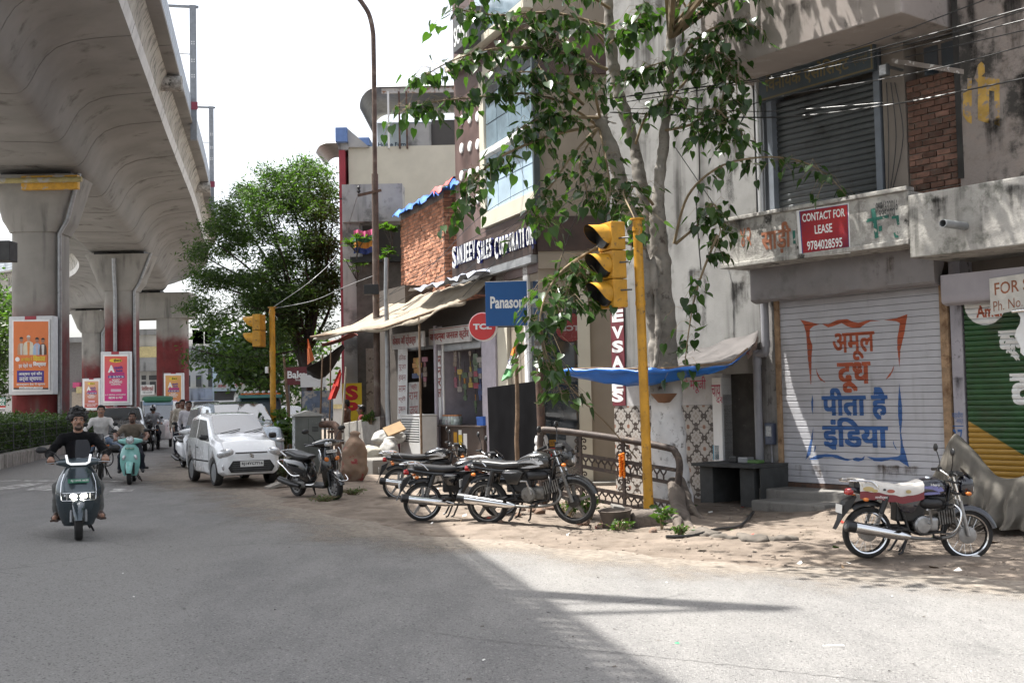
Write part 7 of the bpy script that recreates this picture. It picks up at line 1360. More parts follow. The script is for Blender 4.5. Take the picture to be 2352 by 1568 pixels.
# ================================================================ people
def person(lab,M,J,shirt,pants,shoe,skin=None,hairm=None,h=.012,sleeves='long',hands=None,face=True,helmet=None,beard=False,curly=False,parent_kind=None,group=None,build=1.0,sandal=False,turn=0):
 """J = joints; the whole body is one continuous skin, hair and eyes are its children"""
 e=empty('person',lab,'person',M,group);skin=skin or m_skin;b=SDF();SK,SH,PA,SO,HR,LP_=0,1,2,3,4,5
 j={k:V(v)for k,v in J.items()};pel,che,nk,hd=j['pelvis'],j['chest'],j['neck'],j['head'];f=build
 side=(j['shR']-j['shL']).normalized();hside=(j['hipR']-j['hipL']).normalized();up=(nk-pel).normalized();fw=up.cross(side);fw=fw.normalized()
 Rt=Matrix((side,fw,up)).transposed()
 b.ell(pel+V((0,0,.02)),(.165*f,.125*f,.13),PA,.05,Rt);b.ell(pel.lerp(che,.45),(.155*f,.115*f,.17),SH,.06,Rt);b.ell(che,(.175*f,.12*f,.19),SH,.06,Rt);b.ell(che.lerp(nk,.55),(.165*f,.095*f,.10),SH,.05,Rt)
 b.cap(j['shL'],j['shR'],.07*f,.07*f,SH,.05);b.cap(nk-up*.03,hd-V((0,0,.06)),.058,.055,SK,.025)
 b.cap(nk-up*.045-fw*.01,nk-up*.005-fw*.012,.083,.068,SH,.02)
 for s_ in 'LR':
  sh,el,wr=j['sh'+s_],j['el'+s_],j['wr'+s_];lg=sleeves=='long'
  b.cap(sh,el,.062*f,.050*f,SH if lg or sleeves=='short' else SK,.035)if lg else(b.cap(sh,sh.lerp(el,.62),.066*f,.060*f,SH,.035),b.cap(sh.lerp(el,.5),el,.046*f,.042*f,SK,.02))
  if lg:b.cap(el,el.lerp(wr,.86),.051*f,.040*f,SH,.03);b.cap(el.lerp(wr,.75),wr,.031,.028,SK,.01)
  else:b.cap(el,wr,.042*f,.028,SK,.02)
  hi,kn,an,to=j['hip'+s_],j['kn'+s_],j['an'+s_],j['to'+s_]
  b.cap(hi,kn,.092*f,.066*f,PA,.05);b.cap(kn,kn.lerp(an,.92),.066*f,.052*f,PA,.04);b.cap(kn.lerp(an,.85),an,.040,.036,SK if sandal else PA,.01)
  d=(to-an);d.z=0;d=d.normalized();z0=an.z-.055;b.cap(an-d*.03-V((0,0,.035)),an+d*.06-V((0,0,.035)),.036,.036,SK if sandal else SO,.02);b.cap(an+d*.04-V((0,0,.042)),an+d*.17-V((0,0,.05)),.036,.026,SK if sandal else SO,.03)
  if sandal:
   b.box(an+d*.065-V((0,0,.078)),(.05,.125,.012),.01,SO,.0,Matrix((V((d.y,-d.x,0)),d,V((0,0,1)))).transposed());b.cap(an+d*.06+V((d.y,-d.x,0))*.045-V((0,0,.05)),an+d*.07-V((d.y,-d.x,0))*.045-V((0,0,.05)),.016,.016,SO,.012);b.cap(an+d*.06-V((0,0,.008)),an+d*.08-V((0,0,.022)),.03,.03,SO,.01)
  H=(hands or{}).get(s_);ax=(wr-el).normalized()
  if H:
   c,a,fwd=V(H[0]),V(H[1]).normalized(),V(H[2]).normalized();upv=V((0,0,1));pc=c-fwd*.022+upv*.026
   b.cap(wr,pc-fwd*.02,.027,.03,SK,.02);b.ell(pc,(.026,.04,.018),SK,.015,Matrix((fwd,a,fwd.cross(a))).transposed())
   for i,(o,L)in enumerate(((-.034,.9),(-.011,1.0),(.012,.97),(.034,.82))):
    k0=c+a*o+upv*.032+fwd*.004;k1=c+a*o+fwd*.034*L+upv*.012;k2=c+a*o+fwd*.028*L-upv*.024;k3=c+a*o+fwd*.002-upv*.031*L
    b.cap(k0,k1,.0105,.010,SK,.006);b.cap(k1,k2,.010,.009,SK,.004);b.cap(k2,k3,.009,.008,SK,.004)
   inn=-1 if(c-j['sh'+s_]).dot(a)>0 else 1;q=pc+a*(.045*H[3]);b.cap(pc+a*.03*H[3]-fwd*.01,q-upv*.024+fwd*.0,.013,.0115,SK,.008);b.cap(q-upv*.024,q-upv*.05+fwd*.028-a*.02*H[3],.0115,.009,SK,.005)
  else:
   fr_=V((0,0,1)).cross(ax);fr_=fr_.normalized()if fr_.length>.1 else fw;pc=wr+ax*.05;pw=ax.cross(fr_)
   b.ell(pc,(.018,.036,.05),SK,.02,Matrix((fr_,pw,ax)).transposed());b.cap(wr,pc,.026,.026,SK,.02)
   for i,(o,L)in enumerate(((-.028,.062),(-.009,.075),(.010,.07),(.028,.055))):k0=pc+pw*o+ax*.04;k1=k0+ax*L*.5+fr_*.006;k2=k1+ax*L*.45+fr_*.018;b.cap(k0,k1,.0095,.009,SK,.005);b.cap(k1,k2,.009,.0075,SK,.004)
   b.cap(pc+pw*.03-ax*.01,pc+pw*.05+ax*.03+fr_*.01,.012,.010,SK,.008)
 hf=(Matrix.Rotation(R(turn),3,'Z')@fw);hf.z=0;hf=hf.normalized();hs=hf.cross(V((0,0,1)));RH=Matrix((hs,hf,V((0,0,1)))).transposed()
 P=lambda x,y,z:hd+hs*x+hf*y+V((0,0,z))
 b.ell(P(0,-.01,.03),(.077,.098,.098),SK,.03,RH);b.ell(P(0,.022,-.045),(.060,.068,.072),SK,.04,RH);b.ell(P(0,.055,-.095),(.030,.026,.024),HR if beard else SK,.03,RH)
 if beard:b.cap(P(-.03,.058,-.092),P(.03,.058,-.092),.020,.020,HR,.012)
 if face:
  b.cap(P(0,.088,.022),P(0,.113,-.022),.010,.0155,SK,.014);b.ell(P(.013,.098,-.026),(.010,.010,.008),SK,.008,RH);b.ell(P(-.013,.098,-.026),(.010,.010,.008),SK,.008,RH)
  b.cap(P(-.05,.068,.035),P(.05,.068,.035),.013,.013,SK,.02);b.ell(P(.042,.066,-.022),(.02,.018,.02),SK,.02,RH);b.ell(P(-.042,.066,-.022),(.02,.018,.02),SK,.02,RH)
  b.cap(P(-.023,.080,-.062),P(.023,.080,-.062),.0085,.0085,LP_,.004)
  for s_ in(-1,1):b.ell(P(.079*s_,-.012,-.002),(.011,.022,.034),SK,.01,RH)
 ml=mat('lip',(.16,.06,.05),.5);mh=hairm or m_hair;sm=mat('stubble',(.06,.036,.027),.7,var=.4,sc=60)
 o=b.build('body',[skin,shirt,pants,shoe,sm,ml],h,e,[(.0045,24,nk.z-.07),(.003,47,nk.z-.07)])
 if face:
  for s_ in(-1,1):
   q=MB();q.ell(P(.033*s_,.078,.012),(.0165,.010,.0095),10,8,None,RH);q.build('eye',flat('eye_white',(.5,.48,.46),.3),e,smooth=80);q=MB();q.ell(P(.033*s_,.0855,.012),(.0075,.004,.0085),10,8,None,RH);q.build('iris',flat('iris',(.01,.007,.005),.2),e,smooth=80)
   q=MB();q.tube([P(.016*s_,.092,.034),P(.036*s_,.090,.041),P(.056*s_,.074,.035)],[.004,.0055,.003],6);q.build('eyebrow',mh,e,smooth=80)
  if beard or True:q=MB();q.tube([P(-.03,.078,-.052),P(-.012,.096,-.046),P(.012,.096,-.046),P(.03,.078,-.052)],[.003,.0065,.0065,.003],6);q.build('moustache',sm,e,smooth=80)
 hr=SDF()
 if helmet:
  hr.ell(P(0,-.01,.035),(.125,.145,.135),0,.02,RH);hh=hr.build('helmet',[helmet],.012,e);q=MB();q.loft([[P(.13*sin(t)*.98,.135*cos(t)+.0,z)for t in[R(a)for a in range(-65,66,13)]]for z in(-.04,.0,.05)],False,False);q.build('visor',m_blkgloss,e,smooth=60,recalc=False)
 else:
  hr.ell(P(0,-.028,.055),(.085,.092,.088),0,.02,RH);hr.ell(P(0,-.065,.0),(.075,.055,.075),0,.03,RH)
  for s_ in(-1,1):hr.ell(P(.066*s_,.0,.055),(.026,.06,.05),0,.02,RH)
  hr.ell(P(0,.050,.112),(.068,.045,.028),0,.03,RH)
  if curly:hr.ell(P(0,-.02,.075),(.098,.105,.072),0,.03,RH);hr.ell(P(.085,-.02,.05),(.03,.06,.06),0,.03,RH);hr.ell(P(-.085,-.02,.05),(.03,.06,.06),0,.03,RH)
  if curly:
   rs=random.Random(3)
   for i in range(150):
    a,t=rs.uniform(0,6.28),rs.uniform(0,2.0);q=P(.10*sin(t)*cos(a),-.02+.105*sin(t)*sin(a)*(.85 if sin(a)>0 and t>1.0 else 1),.055+.085*cos(t))
    if t>1.15 and sin(a)>.35:continue
    hr.ell(q+(q-hd)*rs.uniform(.02,.42),(rs.uniform(.012,.023),)*3,0,.008)
   o2=hr.build('hair',[mh],.006,e,[(.003,120)])
  else:hr.build('hair',[mh],.010,e,[(.0015,110)])
 return e
def shirt_mat(n,c):return mat(n,c,.9,var=.16,sc=9,bump=.012,bsc=14,sheen=.2 if c[0]>.05 else 0,spec=.15)
m_jean=shirt_mat('blue_jeans',(.16,.21,.29));m_dkp=shirt_mat('dark_trousers',(.025,.027,.035));m_gry=shirt_mat('grey_trousers',(.12,.12,.115));m_shoe=mat('black_shoe',(.015,.014,.014),.5)
def ride(lean=0,seat=(-.32,.86),grip=(.355,.33,1.0),knee=(.20,.17,.62),ank=(.22,.15,.36),shw=.19,top=1.40,legL=None,elb=(.02,.36,1.10)):
 sx,sz=seat;J=dict(pelvis=(sx,0,sz),chest=(sx+.06+lean,0,sz+.34),neck=(sx+.08+lean,0,sz+.53),head=(sx+.10+lean,0,sz+.68))
 for s_,y in(('L',1),('R',-1)):
  J['sh'+s_]=(sx+.05+lean,y*shw,sz+.445);J['el'+s_]=(elb[0],y*elb[1],elb[2]);J['wr'+s_]=(grip[0]-.06,y*(grip[1]+.0),grip[2]+.035);J['hip'+s_]=(sx+.02,y*.10,sz);J['kn'+s_]=(knee[0],y*knee[1],knee[2]);J['an'+s_]=(ank[0],y*ank[1],ank[2]);J['to'+s_]=(ank[0]+.2,y*(ank[1]+.03),ank[2]-.05)
 H={s_:((grip[0],y*grip[1],grip[2]),(0,1,0),(1,0,0),-y)for s_,y in(('L',1),('R',-1))}
 if legL:J.update(legL)
 return J,H
J,H=ride(seat=(-.26,.84),knee=(.22,.25,.66),ank=(.20,.27,.32),grip=(.355,.335,1.0))
person('man with curly hair in a black shirt riding the dark electric scooter',MS1,J,shirt_mat('black_shirt',(.006,.006,.007)),m_gry,mat('brown_sandal',(.07,.045,.035),.7),hands=H,h=.0085,beard=True,curly=True,sandal=True,turn=6,group='riders on the road')
J,H=ride(seat=(-.30,.84),knee=(.20,.22,.64),ank=(.16,.25,.33),grip=(.355,.33,1.0))
person('stocky man in an olive T-shirt riding the pale teal scooter',MS2,J,shirt_mat('olive_tshirt',(.13,.105,.08)),m_dkp,m_shoe,skin=m_skin2,hands=H,h=.011,sleeves='short',build=1.12,beard=True,group='riders on the road')
J,H=ride(seat=(-.25,.92),grip=(.31,.32,1.03),knee=(.22,.24,.66),ank=(.02,.23,.38),elb=(.0,.36,1.14),legL=dict(knL=(.25,.52,.66),anL=(.30,.95,.30),toL=(.46,1.05,.22)))
person('man in an open white shirt stretching his jeans leg towards the teal scooter',MM2,J,shirt_mat('white_shirt',(.52,.50,.48)),m_jean,m_shoe,hands=H,h=.011,group='riders on the road')
J,H=ride(seat=(-.20,.92),grip=(.31,.32,1.03),knee=(.22,.20,.66),ank=(.02,.2,.38),elb=(.0,.36,1.14))
m_hel=mat('black_helmet',(.015,.015,.017),.2,coat=1)
person('helmeted rider in a checked shirt on the distant motorcycle',MM3,J,shirt_mat('check_shirt',(.33,.34,.36)),m_dkp,m_shoe,hands=H,h=.014,helmet=m_hel,face=False,group='riders on the road')
J,H=ride(seat=(-.55,.95),grip=(-.1,.20,1.05),knee=(-.1,.24,.70),ank=(-.25,.22,.42),elb=(-.35,.30,1.1))
person('helmeted pillion passenger on the distant motorcycle',MM3,J,shirt_mat('grey_shirt',(.2,.2,.22)),m_dkp,m_shoe,h=.014,helmet=m_hel,face=False,group='riders on the road')
def stand(step=.12,arm=0,bend=None):
 J=dict(pelvis=(0,0,.92),chest=(.01,0,1.24),neck=(.0,0,1.44),head=(.02,0,1.59))
 for s_,y in(('L',1),('R',-1)):
  J['sh'+s_]=(0,y*.18,1.39);J['el'+s_]=(-.02+.04*y,y*.25,1.12);J['wr'+s_]=(.06+.05*y,y*.25,.89);J['hip'+s_]=(0,y*.09,.90);J['kn'+s_]=(step*.6*y+.03,y*.10,.49);J['an'+s_]=(step*y,y*.10,.085);J['to'+s_]=(step*y+.2,y*.12,.05)
 if bend:J.update(bend)
 return J
person('young man in a white shirt walking behind the white scooter',at_ground(434,1062,-70,1.0),stand(.16),shirt_mat('pale_shirt',(.50,.48,.50)),m_dkp,m_shoe,skin=m_skin2,h=.012,group='pedestrians behind the parked cars')
person('man in a beige shirt standing behind the white shirted youth',at_ground(419,1050,-60,1.04),stand(.05),shirt_mat('beige_shirt',(.40,.36,.30)),m_dkp,m_shoe,skin=m_skin2,h=.014,group='pedestrians behind the parked cars')
person('dark haired man half hidden behind the beige shirted man',at_ground(410,1045,-80,1.0),stand(.1),shirt_mat('tan_shirt',(.30,.26,.22)),m_dkp,m_shoe,skin=m_skin2,h=.014,group='pedestrians behind the parked cars')
pz=pt(797,1012,31);pz.z=gz2(pz.x,31)+.12
person('shirtless man in shade before the yellow board raising a hand to his head',Matrix.Translation(pz)@Matrix.Rotation(R(170),4,'Z')@Matrix.Scale(.93,4),stand(.03,bend=dict(elR=(.16,-.24,1.30),wrR=(.10,-.10,1.52))),m_skin2,m_dkp,m_shoe,skin=m_skin2,h=.014,sleeves='none',group='people at the stall by the yellow board')
pz2=pt(832,1012,30.5);pz2 .z=gz2(pz2 .x,30.5)-.15
person('person in a dark red top sitting low beside the shirtless man',Matrix.Translation(pz2)@Matrix.Rotation(R(185),4,'Z'),stand(.03),shirt_mat('dark_red_top',(.16,.02,.02)),m_dkp,m_shoe,skin=m_skin2,h=.014,group='people at the stall by the yellow board')
# ================================================================ cream building and the dark stalls beside the shops
def FW(d):return Wall(0,d,90)
W37,W34,W33=FW(37.0),FW(34.0),FW(32.8)
m_redpl=mat('red_panel',(.30,.035,.05),.6,var=.12,sc=2,streak=((.2,.02,.03),.55,.75,2));m_bluepl=mat('blue_fin',(.13,.22,.45),.5,var=.08);m_grc=mat('grey_render',(.36,.355,.345),.9,var=.16,sc=1.2,dirt=((.14,.14,.135),.52,.68,1.4),streak=((.12,.12,.115),.52,.7,3))
CB=empty('cream_building','cream painted building with a red corner pillar behind the brick house','building',W37 .M)
def fb(W,par,name,m,x0,y0,x1,y1,o0=-1.0,o1=0,**k):return wb(W,par,name,m,x0,y0,x1,y1,o0,o1,**k)
fb(W37,CB,'wall',m_cream,800,338,1100,1000,-7,0);fb(W37,CB,'corner_pillar',m_redpl,778,345,801,1000,-7,.15)
for y in(455,560,663,767):fb(W37,CB,'panel_joint',flat('joint_dark',(.06,.02,.02)),777.5,y,801,y+2.5,.1,.158)
fb(W37,CB,'parapet_fin',m_bluepl,770,293,797,325,-1.2,.3);fb(W37,CB,'parapet_fin',m_grc,777,325,800,344,-1,.1);fb(W37,CB,'parapet_fin',m_bluepl,823,316,848,333,-.9,.0)
q=MB();A=[W37 .px(x,y,.1)for x,y in((797,294),(848,338),(800,338),(797,326))];q.prism([(a,z)for a,z in A],Matrix(((1,0,0,0),(0,0,1,-.1),(0,1,0,0),(0,0,0,1))),.4);q.build('fin_brace',m_grc,CB)
sg=empty('rooftop_sign','pale blue rooftop board lettered Home Furnishing','sign',FW(40).M);fb(FW(40),sg,'panel',mat('pale_blue_board',(.50,.60,.70),.5,var=.03),866,282,1000,345,-.2,0);wtext(FW(40),sg,'Home Furnishing',868,328,964,338,.01,flat('navy_ink',(.03,.06,.12)),.02)
cn=empty('corrugated_canopy','grey corrugated rooftop canopy curling down at its left end','canopy',W37 .M);zc=W37 .px(950,200)[1];xr_,xl_=W37 .px(1100,200)[0],W37 .px(872,200)[0]
def canopy(xr,xl,z,rr,y0,y1,par,arc=1.75):
 pr=[(xr,z),(xl,z)]+[(xl-rr*sin(a),z-rr+rr*cos(a))for a in np.linspace(.12,arc,12)];m_=MB();rows=[]
 for i in range(61):y=y0+(y1-y0)*i/60;d=.03*(1 if i%2 else-1);rows.append([(x+(d*.5 if j>1 else 0),y,zz+d)for j,(x,zz)in enumerate(pr)])
 m_.loft(rows,False,False);return m_.build('corrugated_sheet',mat('corrugated_sheet',(.24,.245,.25),.55,.4,var=.1),par,recalc=False)
canopy(xr_,xl_,zc,.62,-.2,3.4,cn);fb(W37,cn,'edge_beam',mat('rust_stained_beam',(.5,.48,.46),.7,dirt=((.25,.12,.06),.5,.6,4)),876,203,1050,211,.02,.1)
for x,m in((892,m_white),(917,m_rust),(934,m_rust)):fb(W37,cn,'post',m,x-3,210,x+3,340,.0,.12)
fb(W37,CB,'roof_wall',m_grc,937,284,991,339,-.6,-.1);fb(W37,CB,'roof_room',flat('dark_room',(.06,.055,.05)),991,276,1100,339,-2,-.2)
c2=empty('corrugated_canopy','small dark curved canopy left of the blue parapet fin','canopy',FW(42).M);w42=FW(42);canopy(w42 .px(778,330)[0],w42 .px(752,328)[0],w42 .px(760,327)[1],.42,0,2.5,c2,1.5)
GP=empty('grey_concrete_house','unfinished grey concrete house front with plants on its ledge','building',W34 .M);fb(W34,GP,'parapet',m_grc,785,424,925,507,-.3,.5);fb(W34,GP,'recess_wall',flat('dark_plaster',(.075,.07,.065),.95),806,505,960,1020,-2,-.5);fb(W34,GP,'side_pillar',m_grc,786,508,832,1000,-.6,.2);fb(W34,GP,'lower_wall',mat('sooty_brown_wall',(.10,.092,.085),.95,var=.2),818,600,965,1020,-.5,.35)
fb(W34,GP,'ledge',m_blk,804,590,925,600,.1,.6);fb(W34,GP,'peeling_pillar',mat('peeling_pillar',(.33,.29,.25),.9,var=.2,dirt=((.12,.09,.07),.5,.62,6)),840,800,864,1000,.3,.5)
rs=random.Random(4)
def rosette(nm,lab,x,y,d,r,n=14,size=.24):
 b=pt(x,y,d);e=empty(nm,lab,'plant',b,'potted frangipani plants on the ledge');P=[];mb=MB();mb.tube([(0,0,-.6),(.05,0,-.3),(0,0,0)],.022,6)
 tips=[(0,0,0)]+[(rs.uniform(-r,r),rs.uniform(-.2,.2),rs.uniform(-.35,.15))for i in range(4)]
 for t in tips[1:]:mb.tube([(0,0,-.4),t],.014,5)
 mb.build('stem',m_bk2,e);m2=MB()
 for t in tips:
  for i in range(n):
   a=i*2.4;el=rs.uniform(-.1,.9);dv=V((cos(a)*cos(el),sin(a)*cos(el),sin(el)));s_=dv.cross(V((0,0,1))).normalized();L=size*rs.uniform(.7,1.2);p=V(t);m2 .add([p,p+dv*L*.55+s_*L*.17,p+dv*L-V((0,0,.04)),p+dv*L*.55-s_*L*.17],[(0,1,2),(0,2,3)])
 m2 .build('leaf_cluster',lf_fr,e,recalc=False,kind='stuff');return e
rosette('potted_plant','frangipani plant left of the lamp post on the ledge',818,548,33,.3);rosette('potted_plant','frangipani plant between lamp post and brick house, upper one',897,530,32.5,.25);rosette('potted_plant','frangipani plant between lamp post and brick house, lower one',888,580,32.5,.35);rosette('potted_plant','trailing plant hanging below the ledge',818,610,33,.3,10,.16)
q=MB();A,B=pt(812,530,33.2),pt(856,528,33.2);q.loft([[A.lerp(B,i/8)+V((0,.05*sin(i*2+j),-j*.17+.03*sin(i)))for j in range(5)]for i in range(9)],False,False);o=q.build('hanging_cloth',[mat('pink_cloth',(.6,.12,.25),.7),mat('green_cloth',(.06,.18,.10),.7),mat('orange_cloth',(.6,.25,.05),.7),mat('navy_cloth',(.03,.05,.2),.7)],None,recalc=False);o.data.polygons.foreach_set('material_index',[i%4 for i in range(len(o.data.polygons))]);tag(o,'colourful cloth hung on the ledge behind the lamp post','cloth')
def tarp(nm,lab,pts,m,sag=.1,cat='tarp',nx=10,ny=6,seed=1):
 tl,tr,br,bl=[V(p)for p in pts];q=MB();q.loft([[tl.lerp(tr,i/nx).lerp(bl.lerp(br,i/nx),j/ny)+V((0,.02*sin(i*1.3+j),-sag*sin(pi*i/nx)*sin(pi*j/ny)+.025*sin(i*1.9+j*1.1+seed)))for j in range(ny+1)]for i in range(nx+1)],False,False);o=q.build(nm,m,None,smooth=60,recalc=False);md_=o.modifiers.new('thickness','SOLIDIFY');md_.thickness=.008;return tag(o,lab,cat)
tarp('red_awning','small faded red awning behind the tan canvas tip',[pt(812,764,31),pt(822,770,33.5),pt(742,796,33.5),pt(738,792,30.5)],mat('faded_red_cloth',(.24,.07,.055),.8),.05)
tarp('dark_tarp','dark sagging tarp tied between poles beside the red awning',[pt(788,792,31.5),pt(792,800,33),pt(706,862,34),pt(704,846,31.5)],mat('dark_tarp_cloth',(.028,.026,.024),.85),.5)
for i,(x0,y0,x1,y1,d,r,lab)in enumerate(((728,1000,741,815,30.5,.03,'thin dark bamboo pole nearest the grey cabinet'),(752,1000,760,792,30.2,.025,'thin dark pole behind the red flag'),(775,1010,795,842,28.6,.035,'pale leaning bamboo pole before the yellow board'),(668,975,652,820,34,.05,'dark leaning pole beside the maroon shop board'))):
 a,b=pt(x0,y0,d),pt(x1,y1,d);a.z=gz2(a.x,a.y);e=empty('bamboo_pole',lab,'pole',a);q=MB();q.tube([V((0,0,0)),(b-a)*.5+V((.02,0,0)),b-a],[r,r*.9,r*.7],7);q.build('pole',m_wood if i!=2 else mat('pale_bamboo',(.30,.27,.22),.8),e,smooth=50)
def flagp(lab,pts,d,m):
 q=MB();P=[pt(x,y,d)for x,y in pts];n=len(P)//2;q.loft([[P[i].lerp(P[-1-i],j/4)+V((0,.05*sin(j*1.5+i),0))for j in range(5)]for i in range(n)],False,False);return tag(q.build('cloth_flag',m,None,smooth=60,recalc=False),lab,'flag','small temple flags among the stalls')
flagp('orange cloth flag hanging beside the dark tarp',[(706,778),(705,800),(705,838),(722,826),(714,800),(708,778)],31,mat('orange_flag',(.62,.16,.05),.7));flagp('red printed cloth flag on a pole left of the yellow board',[(781,845),(765,880),(752,918),(770,915),(780,890),(785,858)],29.8,mat('red_flag',(.45,.025,.015),.7))
sp=empty('yellow_shop_board','tall yellow board with big red letters S and P','shop sign',W33 .M);fb(W33,sp,'panel',mat('sign_yellow',(.68,.47,.015),.6,var=.05),786,880,832,1030,-.1,0);m_sr=mat('sign_red',(.45,.01,.015),.6)
wtext(W33,sp,'S',793,885,823,919,.004,m_sr,.06);wtext(W33,sp,'P',793,923,823,955,.004,m_sr,.06);fb(W33,sp,'lower_field',m_sr,800,970,832,1028,-.02,.004)
bk=empty('maroon_shop_board','small maroon bakery board under the feathery tree','shop sign',FW(36).M);fb(FW(36),bk,'panel',mat('maroon_board',(.12,.02,.025),.6),657,843,706,883,-.06,0);wtext(FW(36),bk,'Bake',660,852,703,868,.004,m_wp,.03);wtext(FW(36),bk,'Super',678,869,703,875,.004,m_wp,.01);q=MB();
for x in(662,700):a_=FW(36).px(x,900)[0];q.box(a_-.04,a_+.04,.01,.08,-.5,FW(36).px(x,883)[1])
q.build('leg',m_steel,bk)
for nm,lab,x0,y0,x1,y1,d,m in(('notice_board','white board with small pictures behind the stalls',690,858,748,888,34.5,m_white),('painted_board','faded blue and grey painted board behind the poles',694,898,765,960,34,mat('faded_blue_board',(.14,.18,.26),.7,var=.3,sc=3,dirt=((.4,.38,.36),.5,.56,2.5)))):e=empty(nm,lab,'board',FW(d).M);fb(FW(d),e,'panel',m,x0,y0,x1,y1,-.05,0);[bx('leg',m_steel,e,FW(d).px(x,y1)[0]-.03,FW(d).px(x,y1)[0]+.03,.06,.12,-.6,FW(d).px(x,y1)[1]+.2)for x in(x0+4,x1-4)]
o=MB();wl=[pt(785,972,30.4),pt(872,956,28.6)];a,b=wl;ga_,gb_=gz2(a.x,a.y)-.2,gz2(b.x,b.y)-.2
o.hexa([(a.x,a.y,ga_),(b.x,b.y,gb_),(b.x+.1,b.y+.2,gb_),(a.x+.1,a.y+.2,ga_),tuple(a),tuple(b),(b.x+.1,b.y+.2,b.z),(a.x+.1,a.y+.2,a.z)]);tag(o.build('low_wall',mat('grey_low_wall',(.33,.31,.28),.9,var=.15),None,bevel=.02),'low grey parapet wall left of the lamp post','wall')
bx0=gd(845,1090);o=MB();o.box(-.9,.9,-.4,.5,-.1,.32);o=o.build('kerb_block',m_conc,None,bevel=.03);o.matrix_world=Matrix.Translation(V((bx0 .x,bx0 .y+1.0,bx0 .z)))@Matrix.Rotation(R(-60),4,'Z');tag(o,'low concrete platform behind the white sack','platform')
p=pt(706,1072,26.5);p.z=gz2(p.x,p.y)-.02;Mc=Matrix.Translation(p)@Matrix.Rotation(R(18),4,'Z');CBN=empty('utility_cabinet','grey green street cabinet with peeling poster scraps beside the black scooter','cabinet',Mc);m_cab=mat('cabinet_grey',(.12,.13,.12),.6,var=.15,sc=3,dirt=((.3,.3,.28),.64,.72,9))
h=1.28;bx('body',m_cab,CBN,-.30,.30,-.27,.27,0,h,.01);q=MB();q.prism([(-.34,h),(.34,h),(.34,h+.03),(0,h+.13),(-.34,h+.03)],Matrix(((1,0,0,0),(0,0,1,-.31),(0,1,0,0),(0,0,0,1))),.62);q.build('lid',mat('cabinet_lid',(.33,.33,.31),.6),CBN)
bx('poster_scrap',mat('torn_poster',(.5,.52,.54),.8,dirt=((.15,.16,.15),.48,.56,8)),CBN,-.304,-.3005,-.22,.24,.3,1.2);bx('door_edge',m_blk,CBN,-.003,.003,-.273,-.2705,.05,h-.05);bx('lock',m_steel,CBN,.03,.06,-.285,-.2705,.6,.7);[bx('vent_slot',m_blk,CBN,.08,.22,-.274,-.2705,.93+.03*i,.945+.03*i)for i in range(4)]
# ================================================================ distant street end
W118,W112,W104=FW(118.),FW(112.),FW(104.)
def far_building(W,lab,x0,x1,ytop,m,items):
 e=empty('distant_building',lab,'building',W.M);fb(W,e,'wall',m,x0,ytop,x1,990,-8,0)
 for nm,mm_,a,b,c,d,o in items:fb(W,e,nm,mm_,a,b,c,d,-.2,o)
 return e
m_fw=mat('far_white',(.48,.47,.45),.9,var=.1,sc=.6,streak=((.25,.24,.23),.5,.7,1));m_fy=mat('far_yellow',(.50,.42,.22),.9);m_fg=mat('far_grey',(.30,.30,.295),.9,var=.15,sc=.8,streak=((.09,.09,.09),.45,.62,1.6));m_fd=flat('far_dark',(.05,.052,.055),.5);m_fb=mat('far_blue',(.36,.45,.52),.7,var=.05)
e1=far_building(W118,'cream and yellow old house between the second pier and the portal pier',275,425,765,m_fw,[('parapet',m_fg,275,757,425,767,.3),('balcony_band',m_fy,275,797,425,822,.6),('balcony_slab',m_fg,275,822,425,850,1.4),('window',m_fd,325,862,335,872,.05),('window',m_fd,342,862,366,872,.05),('window',m_fd,325,876,335,902,.05),('window',m_fd,344,876,358,902,.05),('window',m_fd,364,876,372,902,.05),('shop_opening',m_fd,322,922,420,945,.02)])
for i,(t,x0,y0,x1,y1,mm_)in enumerate((('िसंगोिरया वालो',325,886,352,897,m_sgnr),('पेपसी',327,899,350,903,m_fg))):
 if i==0:fb(W118,e1,'sign_board',m_wp,323,884,354,906,.1,.3)
 wtext(W118,e1,t,x0,y0,x1,y1,.33,mm_,.02)
e2=far_building(W112,'white house with grey water tanks right of the portal pier',425,496,790,m_fw,[('water_tank',m_fg,442,757,468,795,-.2),('water_tank',m_fg,470,758,497,795,-.2),('slab',m_fg,425,795,497,827,1.0),('window',m_fd,450,862,462,888,.05),('window',m_fd,425,862,437,888,.05),('window',m_fd,478,845,488,888,.05),('balcony',m_fg,430,892,497,918,.8)])
fb(W112,e2,'awning',mat('blue_awning',(.05,.12,.34),.6),428,920,502,944,1.2,3);fb(W112,e2,'shop_front',mat('dull_brown_front',(.12,.09,.08)),428,944,502,985,.2,.9);q=MB();q.lathe([(0,0),(.35,.05),(.5,.16)],Matrix.Translation((W112 .px(459,752)[0],-.2,W112 .px(459,752)[1]))@Euler((R(60),0,R(40))).to_matrix().to_4x4(),16);q.build('dish_antenna',m_fw,e2)
e3=far_building(W104,'pale blue two storey shop with dark upper glass behind the tree',488,680,800,m_fb,[('parapet_board',mat('pale_blue_parapet',(.46,.55,.62),.7),488,772,632,809,.8),('upper_glass',m_glass,502,811,558,868,.15),('upper_glass',m_glass,566,811,630,868,.15),('balcony_front',m_fb,488,870,635,895,1.2),('lintel_shade',m_fd,492,897,640,990,.1),('side_wall',m_fw,634,800,690,990,.3)])
for x0,x1,t in((492,527,'अजमेरा'),(532,566,'ब्रदर्स')):fb(W104,e3,'name_plate',flat('plate_grey',(.36,.40,.41)),x0,878,x1,892,1.2,1.24);wtext(W104,e3,t,x0+8,880,x1-8,890,1.26,m_sgnr,.02)
